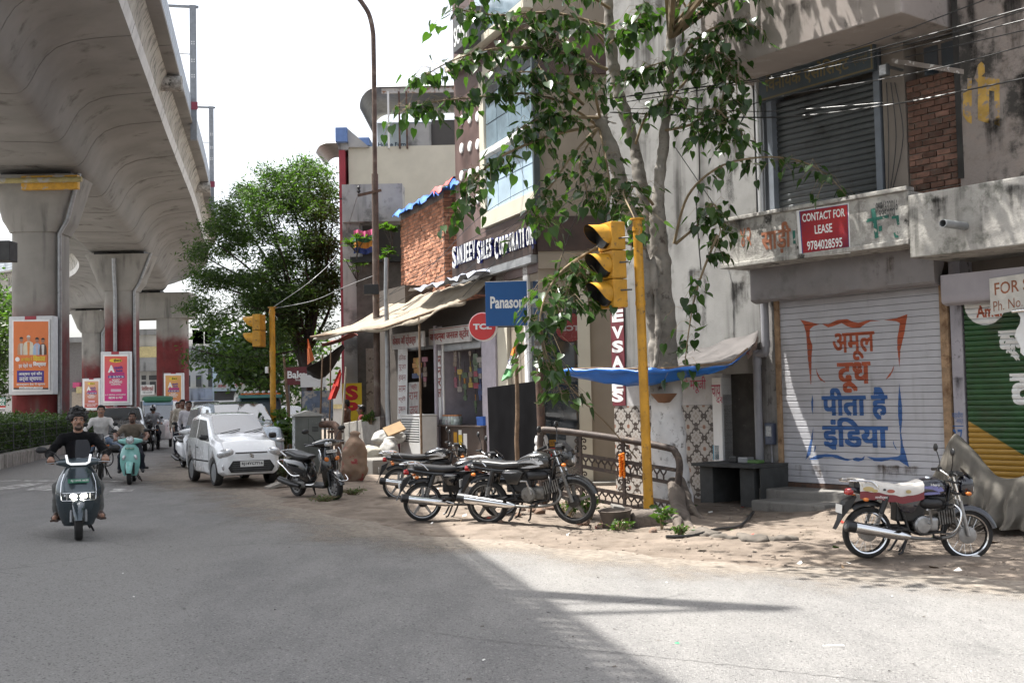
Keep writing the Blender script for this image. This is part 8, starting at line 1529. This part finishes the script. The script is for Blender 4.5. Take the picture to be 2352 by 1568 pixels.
e=empty('white_sign','white signboard beside the far signal pole','sign',FW(90).M);fb(FW(90),e,'panel',m_white,631,896,676,922,-.2,0);wtext(FW(90),e,'उमेश माल',635,903,656,911,.02,m_sgnr,0);fb(FW(90),e,'post',m_steel,650,922,656,985,-.15,-.02)
e=empty('striped_awning','white awning with orange signboard below the blue shop awning','awning',FW(86).M);w86=FW(86);q=MB();A,B,C=w86 .px(432,946,1),w86 .px(476,951,1),w86 .px(440,972,1);q.prism([A,B,C],Matrix(((1,0,0,0),(0,0,1,-1),(0,1,0,0),(0,0,0,1))),1.2);q.build('cloth',m_wp,e);fb(w86,e,'board',mat('orange_board',(.5,.22,.06),.6),455,952,480,968,-.3,-.1);fb(w86,e,'post',m_steel,436,970,438,990,-.1,0)
e4=far_building(FW(126.),'grey roofed shed between the first and fourth piers',140,300,782,mat('far_slate',(.19,.18,.175),.9),[('roof_edge',m_fg,140,775,300,783,.5),('kiosk_wall',mat('kiosk_tan',(.36,.30,.24)),165,900,205,990,.5),('kiosk_sign',m_fy,175,888,196,902,.8),('pink_poster',mat('pink_poster',(.55,.08,.2),.6),167,878,182,890,.6)])
far_building(FW(131.),'pale low houses behind the left edge trees',-260,140,840,m_fw,[('window',m_fd,20+30*i,880,32+30*i,905,.05)for i in range(4)])
far_building(FW(88.),'pale wall glimpsed through the trees right of the tree trunk',680,790,880,m_fw,[('window',m_fd,700,900,715,925,.05),('band',m_fy,680,930,790,938,.1)])
e=empty('dark_sign_box','dark box hanging at the left edge of the view below the viaduct','sign box',FW(30).M);fb(FW(30),e,'box',mat('dark_box',(.035,.035,.035),.6,var=.3),-40,553,22,598,-.5,0,bevel=.02);a_=FW(30).px(-60,570)[0];q=MB();q.cyl((a_,.2,0),(a_,.2,FW(30).px(0,550)[1]+.3),.08);q.box(a_,a_+.6,.16,.24,FW(30).px(0,560)[1],FW(30).px(0,556)[1]);q.build('post',m_steel,e)
e=empty('green_notice','small green and white notice at the left edge above the hedge','sign',FW(48).M);fb(FW(48),e,'panel',mat('green_board',(.02,.15,.09),.6),-22,913,12,932,-.05,0);fb(FW(48),e,'lower_panel',m_wp,-22,936,12,951,-.05,0);fb(FW(48),e,'red_strip',m_redp,-22,932.3,12,935.7,-.05,0);wtext(FW(48),e,'RING',-18,915,11,922,.004,m_wp,.03);wtext(FW(48),e,'SCHOOL',-20,924,11,931,.004,m_wp,.03);wtext(FW(48),e,'9414 8958',-20,939,11,945,.004,m_plk,.02);fb(FW(48),e,'post',m_steel,-7,951,-4,1000,-.04,-.01)
e=empty('yellow_beam','peeling yellow beam fixed across the head of the first pier','beam',FW(42.6).M);w=FW(42.6);fb(w,e,'beam',mat('peeling_yellow',(.50,.27,.025),.6,var=.15,dirt=((.33,.32,.30),.55,.62,2.5)),48,404,178,433,-.25,.0,bevel=.02);a0_,a1_=w.px(-60,419)[0],w.px(190,419)[0];q=MB();q.cyl((a0_,-.1,w.px(0,417)[1]),(a1_,-.1,w.px(0,417)[1]),.10,n=12);q.build('front_pipe',mat('dirty_yellow_pipe',(.30,.25,.10),.7,dirt=((.3,.29,.27),.5,.6,3)),e,smooth=40)
# ================================================================ advert panels on the piers
def advert(lab,d,fr,po,th=.5):
 w=FW(d);e=empty('advert_panel',lab,'advert panel',w.M,'illuminated advert panels on the piers');x0,y0,x1,y1=fr;u0,v0,u1,v1=po;m=mat('advert_frame',(.55,.56,.57),.45,var=.06,dirt=((.4,.4,.4),.6,.8,1.5))
 fb(w,e,'frame',m,x0,y0,x1,y1,-th,-.02,bevel=.03);fb(w,e,'inner_frame',m_white,u0-3,v0-3,u1+3,v1+3,-.03,.03)
 fb(w,e,'red_tab',m_redpl,x0+(x1-x0)*.36,y0-.6,x0+(x1-x0)*.62,y0+8*(x1-x0)/100,-.02,-.012);return e,w
def bar(w,e,m,x0,y0,x1,y1,o=.04,nm='print_block'):return wpoly(w,e,nm,m,[(x0,y1),(x1,y1),(x1,y0),(x0,y0)],o)
e,w=advert('big orange political poster in a white frame on the nearest pier',42.6,(20,727,122,905),(31,738,111,894));m_po=mat('poster_orange',(.62,.165,.04),.5,var=.03);bar(w,e,m_po,31,738,111,894,.035,'poster')
cols=[((.45,.25,.14),(.5,.47,.44)),((.58,.54,.42),(.62,.22,.06)),((.30,.42,.58),(.45,.38,.42)),((.09,.045,.03),(.55,.54,.52))]
for i,(x,t)in enumerate(((49,0),(65.5,-4),(85,1),(98.5,2))):
 a,b=cols[i];ma,mb_=flat('print_cloth_%d'%i,a),flat('print_trim_%d'%i,b);hw=(9,12,9,8)[i];yb=818
 wpoly(w,e,'printed_figure',ma,[(x-hw,yb),(x-hw,800+t),(x-hw*.8,791+t),(x-3,787+t),(x+3,787+t),(x+hw*.8,791+t),(x+hw,800+t),(x+hw,yb)],.040+.003*i);wpoly(w,e,'printed_trim',mb_,[(x-2,yb),(x-3.2,789+t),(x+3.2,789+t),(x+2,yb)],.042+.003*i)
 wpoly(w,e,'printed_face',m_skin if i!=1 else flat('print_face',(.42,.27,.2)),[(x+4.0*cos(q*pi/8),780+t+5.6*sin(q*pi/8))for q in range(16)],.041+.003*i);wpoly(w,e,'printed_hair',m_hair if i!=1 else flat('print_white_hair',(.6,.6,.58)),[(x+4.3*cos(q*pi/8),778.0+t-4.6*sin(q*pi/8))for q in range(9)],.0425+.003*i)
bar(w,e,m_po,33,815,109,836,.056);m_yt=flat('print_yellow',(.68,.50,.04));m_wt=flat('print_white',(.74,.74,.73));m_nv=flat('print_navy',(.05,.03,.22))
wpoly(w,e,'emblem_disc',m_wt,[(40+5.2*cos(q*pi/10),825+5.2*sin(q*pi/10))for q in range(20)],.06);wtext(w,e,'हर क्षेत्र में',49,820,74,831,.062,m_yt,.02);wtext(w,e,'िवकास',76,815,104,829,.062,m_yt,.04);wtext(w,e,'हर चेहरे पर',43,834,74,845,.062,m_wt,.02);wtext(w,e,'िवश्^वास',76,830,106,843,.062,m_wt,.04)
bar(w,e,m_nv,39,851,101,878,.04);wtext(w,e,'अक्षय एवं सौर',43,854,97,863,.045,m_wt,.02);wtext(w,e,'ऊर्जा स्^थापना',44,866,96,876,.045,m_wt,.02);wtext(w,e,'राजस्^थान देश में प्रथम',38,879.5,104,885.5,.045,m_wt,.02);wtext(w,e,'भारतीय जनता पार्टी, राजस्थान',45,888.6,97,892.2,.047,m_plk,0);bar(w,e,m_plk,31,890.5,111,894,.0405);bar(w,e,m_wt,44,888,98,892.8,.0435)
def carnival(lab,d,fr,po,top,bot):
 e,w=advert(lab,d,fr,po,.4);x0,y0,x1,y1=po;X=lambda u:x0+(x1-x0)*u;Y=lambda v:y0+(y1-y0)*v
 m=bpy.data.materials.get('print_grad_'+lab[:4])or bpy.data.materials.new('print_grad_'+lab[:4]);m.use_nodes=True;nt=m.node_tree;b=nt.nodes['Principled BSDF'];sx=NN(nt,'ShaderNodeSeparateXYZ');nt.links.new(NN(nt,'ShaderNodeTexCoord').outputs['Object'],sx.inputs[0]);z0_,z1_=w.px(x0,y1)[1],w.px(x0,y0)[1]
 f=NN(nt,'ShaderNodeMapRange');nt.links.new(sx.outputs[2],f.inputs[0]);f.inputs[1].default_value=z0_;f.inputs[2].default_value=z1_;nt.links.new(mixc(nt,f.outputs[0],bot,top),b.inputs['Base Color']);b.inputs['Roughness'].default_value=.5
 bar(w,e,m,x0,y0,x1,y1,.035,'poster');P=lambda t,u0,v0,u1,v1,mm_,o=.02:wtext(w,e,t,X(u0),Y(v0),X(u1),Y(v1),.05,mm_,o)
 wpoly(w,e,'brand_pill',m_yt,[(X(.5+.28*cos(q*pi/10)),Y(.095+.045*sin(q*pi/10)))for q in range(20)],.042);P('ईंजन',.40,.06,.75,.125,m_plk);P('A',.15,.20,.45,.36,m_wt,.06);P('ouch',.42,.215,.80,.28,m_nv,.04);P('lass',.50,.29,.80,.345,m_nv,.04);bar(w,e,flat('print_magenta',(.35,.02,.16)),X(.22),Y(.36),X(.88),Y(.42),.042);bar(w,e,m_nv,X(.16),Y(.43),X(.88),Y(.485),.042);P('22 - 26 OCT. 26',.2,.44,.84,.475,m_wt)
 P('BIGGEST',.34,.51,.68,.54,m_wt);P('SHOPPING',.22,.55,.78,.595,m_wt);P('CARNIVAL',.28,.605,.72,.64,m_wt);bar(w,e,flat('print_pale',(.6,.4,.5)),X(.28),Y(.73),X(.74),Y(.79),.042);P('E. P. CENTRAL LAWN JAIPUR',.04,.845,.94,.875,m_wt);P('98290 61707',.18,.90,.8,.945,m_wt)
carnival('pink carnival poster in a white frame on the second pier',65.4,(231,808,299,930),(240,818,292,921),(.60,.10,.06),(.50,.015,.20));carnival('orange carnival poster on the portal pier',88.2,(376,857,421,945),(380,862,416,940),(.60,.33,.10),(.52,.17,.08));carnival('far orange carnival poster left of the pink one',103.8,(189,869,231,942),(194,875,226,936),(.58,.34,.2),(.40,.07,.06))
mast(l_at(50),6.1,'nearer grey overhead line mast with red plate');mast(l_at(67.5),6.3,'farther grey overhead line mast with red plate')
mast(l_at(10.6),6.1,'overhead line mast above the frame that throws the thin shadow on the road')
# ================================================================ small things on the verge
random.seed(21)
def rockmesh(seed,r=1.0):
 rs=random.Random(seed);q=MB();q.ell((0,0,0),(r,r*.8,r*.65),9,7);q.v=[tuple(c*(1+rs.uniform(-.22,.22))for c in p)for p in q.v];return q
m_stone=mat('brown_stone',(.16,.105,.075),.9,var=.3,sc=12,rnd=.35,bump=.006,dirt=((.08,.06,.05),.5,.7,9));rk=[rockmesh(i).mesh('stone',m_stone,35)for i in range(5)]
SP_=[(2333/1.7415,2100/1.7415,.10),(1310,1196,.06),(1240,1180,.09),(1262,1170,.08),(1222,1175,.07),(1285,1172,.07),(1200,1172,.06),(1250,1160,.07),(1395,1200,.09),(1380,1212,.07),(1190,1185,.05),(1438,1215,.05),(1300,1160,.07),(1275,1155,.06),(1230,1158,.05),(1500,1222,.06),(1345,1178,.05),(1420,1222,.05),(1150,1200,.04)]
RH_=empty('rubble_heap','scattered heap of broken brown stones below the iron railing','rubble',gd(1270,1180))
for i,(x,y,r)in enumerate(SP_):
 p=gd(x,y);M=Matrix.Translation(p+V((0,0,r*.25)))@Euler((random.random()*.6,random.random()*.6,random.random()*6)).to_matrix().to_4x4()@Matrix.Scale(r,4)
 if i:link('stone',rk[i%5],RH_,RH_.matrix_world.inverted()@M)
 else:tag(link('stone',rk[0],None,M),'reddish stone right at the front wheel of the motorcycle by the railing','stone')
q=MB()
for i in range(620):
 x,y=random.uniform(930,2352),random.uniform(1150,1330);p=gd(x,y);
 if edge_dist(np.array([[p.x,p.y]]))[0]<-.25:continue
 r=random.uniform(.006,.02)*(1.8 if random.random()<.1 else 1);q.ell((p.x,p.y,p.z+r*.3),(r,r*.8,r*.6),5,4)
tag(q.build('pebbles',mat('pebble',(.22,.18,.145),.9,var=.35,sc=20),None),'loose pebbles scattered over the earth verge','pebbles',kind='stuff')
q=MB()
for i in range(110):
 x,y=random.uniform(640,2340),random.uniform(1120,1330);p=gd(x,y)
 if edge_dist(np.array([[p.x,p.y]]))[0]<.05:continue
 a=random.random()*6;s_=random.uniform(.015,.05);u,v=V((cos(a)*s_,sin(a)*s_,random.uniform(0,.012))),V((-sin(a)*s_*.5,cos(a)*s_*.5,random.uniform(0,.012)));q.mi=random.choice((0,0,0,1,2,3));q.poly([p-u-v+V((0,0,.006)),p+u-v+V((0,0,.006)),p+u+v+V((0,0,.012)),p-u+v+V((0,0,.008))])
tag(q.build('litter',[flat('litter_white',(.6,.59,.56)),flat('litter_brown',(.25,.17,.1)),flat('litter_green',(.1,.2,.05)),flat('litter_red',(.4,.06,.04))],None,recalc=False),'paper and plastic scraps scattered on the verge','litter',kind='stuff')
q=MB()
for i in range(45):
 x,y=random.uniform(200,2300),random.uniform(1240,1560);p=gp(x,y,.004);a=random.random()*6;s_=random.uniform(.004,.018);u,v=V((cos(a)*s_,sin(a)*s_,0)),V((-sin(a)*s_*.5,cos(a)*s_*.5,0));q.mi=random.choice((0,1,1,1));q.poly([p-u-v,p+u-v,p+u+v+V((0,0,.008)),p-u+v+V((0,0,.004))])
for x,y in((1915,1482),(1575,1476)):p=gp(x,y,.006);q.mi=0 if x>1600 else 2;q.poly([p+V((-.07,0,0))*(1 if x>1600 else 1),p+V((.07 if x>1600 else-.04,-.01,0)),p+V((.06 if x>1600 else-.045,.01,.006)),p+V((-.07,.01,.004))])
tag(q.build('road_litter',[flat('litter_white',(.6,.59,.56)),flat('litter_dark',(.06,.05,.04)),flat('litter_bright_green',(.02,.3,.12))],None,recalc=False),'tiny scraps and dry leaves lying on the asphalt','litter',kind='stuff')
def weed(lab,px,py,r,h,n,size,seed,lm=None):return shrub('weed',lab,gd(px,py),r,h,n,9,size,lm or lf_fr,.5,seed)
weed('leafy weed behind the front wheel of the motorcycle by the railing',1352,1192,.25,.32,12,.075,1);weed('weed at the foot of the clay planter',1420,1222,.2,.16,10,.06,2);weed('broad leaved weed between the railing end and the yellow pole',1520,1215,.13,.32,5,.11,3);weed('weed in the rubble left of the planter',1308,1182,.3,.2,12,.055,4);weed('grass tuft at the foot of the railing end',1562,1228,.14,.12,14,.05,5)
gr=shrub('grass_clump','rough grass clump under the nose of the white hatchback',gd(648,1098),.75,.42,60,14,.10,lf_dk,.16,6);shrub('grass_clump','small grass tuft under the black scooter',gd(745,1152),.3,.1,30,8,.06,lf_fr,.16,7);shrub('grass_clump','grass tuft behind the black scooter front wheel',gd(810,1135),.3,.1,30,8,.06,lf_fr,.16,8)
shrub('potted_shrub','leafy plants in front of the low parapet wall',pt(852,972,28.9),.35,.28,12,10,.14,lf_fr,.4,9)
p=gd(1416,1212);e=empty('planter_bowl','cracked dark clay planter on the verge beside the yellow pole','planter',p);q=MB();q.lathe([(0,0),(.14,0),(.20,.22),(.215,.25),(.19,.25),(.17,.2),(0,.18)],TR(0,0,-.02,.06,-.05),20);q.build('pot',mat('dark_clay',(.075,.06,.05),.9,var=.25),e,smooth=40);q=MB();q.M=TR(.02,-.02,.24,.3,.2,.4);q.box(-.09,.07,-.05,.05,0,.04);q.build('broken_piece',m_conc,e,bevel=.01)
p=gd(662,1118);o=MB().box(-.45,.45,-.12,.12,0,.06).build('wooden_plank',mat('grey_plank',(.26,.24,.21),.9,var=.2),None,bevel=.008);o.matrix_world=Matrix.Translation(p+V((0,0,.1)))@Euler((0,R(-16),R(40))).to_matrix().to_4x4();tag(o,'grey plank leaning at the rear wheel of the black scooter','plank')
def sack(lab,p,r,hgt,m,seed,tie=True,flat_=False):
 np.random.seed(seed+40);b=SDF();b.ell((0,0,hgt*.28),(r,r*.85,hgt*.34),0,.1);b.ell((.02,0,hgt*.62),(r*.86,r*.72,hgt*.28),0,.15)
 if tie:b.cap((0,0,hgt*.82),(.03,0,hgt*.92),r*.4,r*.22,0,.1);b.ell((.04,0,hgt*.97),(r*.45,r*.35,hgt*.05),0,.04)
 o=b.build('sack',[m],.025,None,[(.022,11),(.009,27)]);o.matrix_world=Matrix.Translation(p);tag(o,lab,'sack');return o
p=gd(812,1108);sack('tall brown sack with faded red print standing on the verge',p+V((0,.15,-.02)),.27,1.02,mat('jute',(.22,.15,.105),.95,var=.18,sc=4,dirt=((.25,.05,.05),.56,.62,4.5),bump=.004,bsc=60),1)
p=pt(847,1060,26.8);sack('open white sack of packets beside the tall brown sack',V((p.x,p.y,p.z)),.30,.42,mat('white_sack',(.38,.355,.30),.8,var=.15,sc=9),2,False)
q0=pt(896,1015,27.6);sack('grey white bulging sack on top of the pile by the air cooler',q0+V((-.05,0,-.05)),.40,.40,mat('grey_sack',(.36,.35,.33),.7,var=.2,sc=8),3,False);sack('translucent white bag at the foot of the sack pile',pt(892,1058,27.0),.24,.55,mat('grey_sack',(.55,.54,.52)),4)
w=FW(27.9);e=empty('pink_carton','pink printed carton under the sack pile','box',w.M);wb(w,e,'box',mat('pink_carton',(.42,.13,.2),.7),874,1012,916,1058,-.4,0,.01);e=empty('cardboard_piece','folded brown cardboard lying on the sack pile','cardboard',Matrix.Translation(pt(908,984,27.3))@Euler((.5,-.35,.3)).to_matrix().to_4x4());bx('board',mat('cardboard',(.24,.16,.085),.9),e,-.25,.2,-.2,.2,-.02,.02)
e=empty('pipe_guard','thick dark bent pipe guard behind the black scooter','pipe',V((0,0,0)));q=MB();q.tube(spline([pt(735,975,26.4),pt(760,974,26.2),pt(772,980,26),pt(776,1000,25.9),pt(778,1060,25.8)],5),.085,10);q.build('pipe',m_rust,e,smooth=50);[bx('lower_bar',m_rust,e,pt(740,0,26).x,pt(776,0,26).x,25.95,26.02,pt(0,y+6,26).z,pt(0,y,26).z)for y in(1004,1030)]
fr=[pt(x,y,d)for x,y,d in((1296,853,17.3),(1390,850,16.9),(1480,853,16.6),(1580,846,16.5),(1680,836,16.4),(1722,800,16.6))];bk_=[WR.w(WR.px(x,y,.04)[0],WR.px(x,y,.04)[1],.04)for x,y in((1425,848),(1470,838),(1520,826),(1590,806),(1660,784),(1742,760))]
Fp,Bp=spline(fr,5),spline(bk_,5);q=MB();q.loft([[b.lerp(f,j/7)+V((0,0,-.05*sin(pi*j/7)+.02*sin(i*1.3+j*1.4)))for j in range(8)]for i,(b,f)in enumerate(zip(Bp,Fp))],False,False);o=q.build('stall_tarp',mat('dark_printed_tarp',(.075,.068,.066),.5,var=.3,sc=2),None,smooth=60,recalc=False);o.modifiers.new('thickness','SOLIDIFY').thickness=.01;tag(o,'dark printed tarp stretched from the wall over the stone table','tarp')
lo=spline([pt(x,y,d)for x,y,d in((1300,862,17.4),(1390,880,17.0),(1480,886,16.8),(1580,868,16.7),(1640,856,16.6),(1682,838,16.5))],5);q=MB();q.loft([[f.lerp(l_,j/4)+V((.015*sin(i*1.7+j),.03*sin(i*.9+j*1.2),.008*sin(i*2.2)))for j in range(5)]for i,(f,l_)in enumerate(zip(Fp,lo))],False,False);o=q.build('blue_tarp',mat('bright_blue_tarp',(.025,.15,.52),.4,var=.12,sc=3),None,smooth=60,recalc=False);o.modifiers.new('thickness','SOLIDIFY').thickness=.006;tag(o,'bright blue tarp flap hanging along the stall edge behind the yellow pole','tarp')
q=MB();q.tube([p+V((0,0,.012*sin(i*1.9)))for i,p in enumerate(Fp[:17])],[.035+.012*sin(i*1.3)for i in range(17)],8);o=q.build('rolled_tarp',mat('bright_blue_tarp',()),None,smooth=60);tag(o,'rolled blue tarp edge tied to a pole beside the drooping branch','tarp')
e=empty('stall_pole','thin horizontal pole carrying the blue tarp','pole',V((0,0,0)));q=MB();q.tube([pt(1238,850,17.4)]+[p+V((0,0,.03))for p in Fp[::4]],.018,6);q.build('pole',m_wood,e);o=wpoly(WR,None,'torn_poster',mat('torn_print',(.40,.32,.30),.7,var=.3,sc=8,dirt=((.35,.05,.08),.54,.6,6)),[(1705,778),(1742,772),(1738,800),(1718,826)],.1);o.matrix_world=WR.M;tag(o,'torn printed poster hanging at the corner of the stall tarp','poster')
ke=empty('drain_kerb','broken concrete kerb blocks along the drain before the step','kerb',V((0,0,0)),kind='structure')
kp=[gd(x,y)for x,y in((1588,1222),(1640,1231),(1700,1236),(1760,1240),(1815,1238))]
for i,(a,b)in enumerate(zip(kp[:-1],kp[1:])):
 d=b-a;bb=SDF();bb.box((0,0,-.01),(d.length*.52,.16,.10),.025,0,0);np.random.seed(i);o=bb.build('kerb_block',[mat('drain_concrete',(.11,.095,.08),.95,var=.3,sc=6,dirt=((.07,.06,.05),.5,.68,5),bump=.008)],.03,ke,[(.022,9),(.01,23)]);o.matrix_basis=Matrix.Translation((a+b)/2-V((0,0,.05)))@Matrix.Rotation(atan2(d.y,d.x)+.06*(-1)**i,4,'Z')@Matrix.Rotation(.07*(-1)**i,4,'X')
q=MB();q.tube(spline([gd(x,y)+V((0,0,.03))for x,y in((1530,1238),(1590,1236),(1640,1222),(1700,1212),(1730,1180))],5),.02,8);tag(q.build('black_hose',m_blk,None,smooth=60),'black hose trailing along the drain kerb','hose')
cv=empty('vehicle_cover','grey brown tarpaulin draped over a two-wheeler at the right edge','cover',V((0,0,0)))
rg=[(2180,1010,.95),(2194,986,1.0),(2214,1003,1.05),(2240,1032,1.1),(2262,1062,1.12),(2285,1085,1.15),(2315,1093,1.15),(2352,1086,1.15),(2400,1060,1.15),(2460,1050,1.15),(2520,1120,1.15)]
RG=spline([WR.w(*WR.px(x,y,o),o)for x,y,o in rg],6);n=len(RG);q=MB();rows=[];nW=WR.y*-1
for i,p in enumerate(RG):
 g=gz2(p.x,p.y);row=[];k=i/(n-1);end=max(0,1-k*6)
 for j in range(-12,13):
  t=abs(j)/12;sgn=-1 if j<0 else 1;drop=t**.8;zz=p.z+(g+.02-p.z)*drop if j else p.z
  off=(.07+.34*t**.7)*(1 if j else 0)*(1-.55*end);fold=t*(.085*sin(i*.8+.8*sin(i*.31))+.045*sin(i*1.7+j*.35)+.02*sin(i*3.1))
  row.append(p+nW*(sgn*off+fold*sgn)+V((-.26*end*t,.30*end*t,0))*1.0+V((0,0,zz-p.z))+(WR.u*.03*sin(j*.9+i*.3)*t))
 rows.append(row)
q.loft(rows,False,False);o=q.build('tarpaulin',mat('grey_tarpaulin',(.095,.086,.072),.85,var=.14,sc=3,dirt=((.2,.175,.145),.58,.75,3),bump=.01,bsc=9),cv,smooth=70,recalc=False);o.modifiers.new('thickness','SOLIDIFY').thickness=.008;sb=o.modifiers.new('soft','SUBSURF');sb.levels=1;sb.render_levels=1
# ================================================================ cables
def cable(lab,pts,r=.009,m=None,group='sagging service cables'):
 q=MB();q.tube(spline([pt(*p)for p in pts],8),r,5);return tag(q.build('cable',m or m_blk,None),lab,'cable',group)
for i,(pts,lab)in enumerate((([(1764,176,16.5),(2004,97,14.8),(2262,0,13.6),(2400,-50,13)],'highest cable crossing the overhang front'),([(1382,229,17.2),(1764,178,16.5),(1998,117,15),(2197,63,14),(2400,6,13)],'cable from the lopped limb to the upper right edge'),([(1998,123,15.3),(2200,72,14),(2400,8,13)],'cable from the wall bracket rising to the right edge'),([(1400,240,17.3),(1764,182,16.3),(2030,126,14.9),(2400,34,13)],'fourth cable below the overhang corner'),([(2080,132,15.3),(2352,70,13.6),(2420,54,13)],'thin cable above the yellow wall letters'),([(1560,303,17.3),(1764,229,16.6),(2028,182,15.2),(2197,147,14.4),(2400,92,13)],'cable crossing the upper rolling shutter'),([(1400,258,17.3),(1764,270,16.6),(2028,243,15.2),(2203,211,14.4),(2400,170,13)],'lowest thick cable across the brick infill'))):cable(lab,pts,.011 if i in(1,6)else .008)
for i,(pts,lab)in enumerate((([(862,690,29),(960,640,27.5),(1100,500,24.5),(1236,420,22.9)],'upper thin cable from the lamp post to the showroom'),([(862,700,29),(1000,600,27),(1140,520,24.2),(1400,420,18)],'middle thin cable from the lamp post towards the tree'),([(864,720,29),(980,655,27.5),(1120,560,24.5),(1240,470,22.9)],'lower thin cable from the lamp post to the showroom'),([(624,708,30.3),(720,640,30),(778,575,31),(822,447,28.9)],'pale cable from the far signal to the lamp post arm'),([(624,709,30.3),(720,690,30),(800,655,29.5),(866,630,29)],'pale low cable from the far signal to the lamp post'))):cable(lab,pts,.007 if i<3 else .009,None if i<3 else m_galv)
for i,x in enumerate((2036,2046,2055)):a,b=WR.px(x,190,.05),WR.px(x+4-6*i,448,.05);q=MB();q.tube(spline([WR.w(a[0],a[1],.05),WR.w(a[0]+.05*(i-1)+.06,(a[1]+b[1])/2,.06),WR.w(b[0],b[1],.05)],6),.007,5);tag(q.build('cable',m_blk,None),('left','middle','right')[i]+' one of three black cables hanging down the beige pilaster','cable','black cables on the pilaster')
cable('black cable running down the grey wall right of the trunk',[(1600,200,17.4),(1607,400,18.9),(1600,480,18.9),(1610,620,18.9)],.011)
for i,(pts,lab)in enumerate((([(1046,700,26),(1140,600,24),(1240,520,22.8),(1330,440,19)],'thin cable rising past the name sign letters'),([(1046,640,26),(1200,520,23),(1420,360,18)],'thin cable from the brick corner to the lopped limb'),([(1240,470,22.8),(1330,430,19),(1440,370,17.4)],'short thin cable below the lopped limb'),([(1262,700,22.8),(1300,560,21),(1360,400,18),(1390,300,17.3)],'thin cable dropping from the lopped limb to the showroom'),([(1545,330,17.3),(1640,470,17.6),(1700,560,18)],'thin cable slanting down across the grey wall'),([(1440,250,17.3),(1600,250,16.8),(1764,256,16.5),(2030,236,15.2)],'level thin cable in front of the grey wall'))):cable(lab,pts,.0065)
cable('dry vine hanging from the drooping branch to the railing',[(1245,760,15.3),(1262,830,15.3),(1320,900,15.6),(1400,980,16.4),(1462,1052,16.7)],.010,m_twig,None)
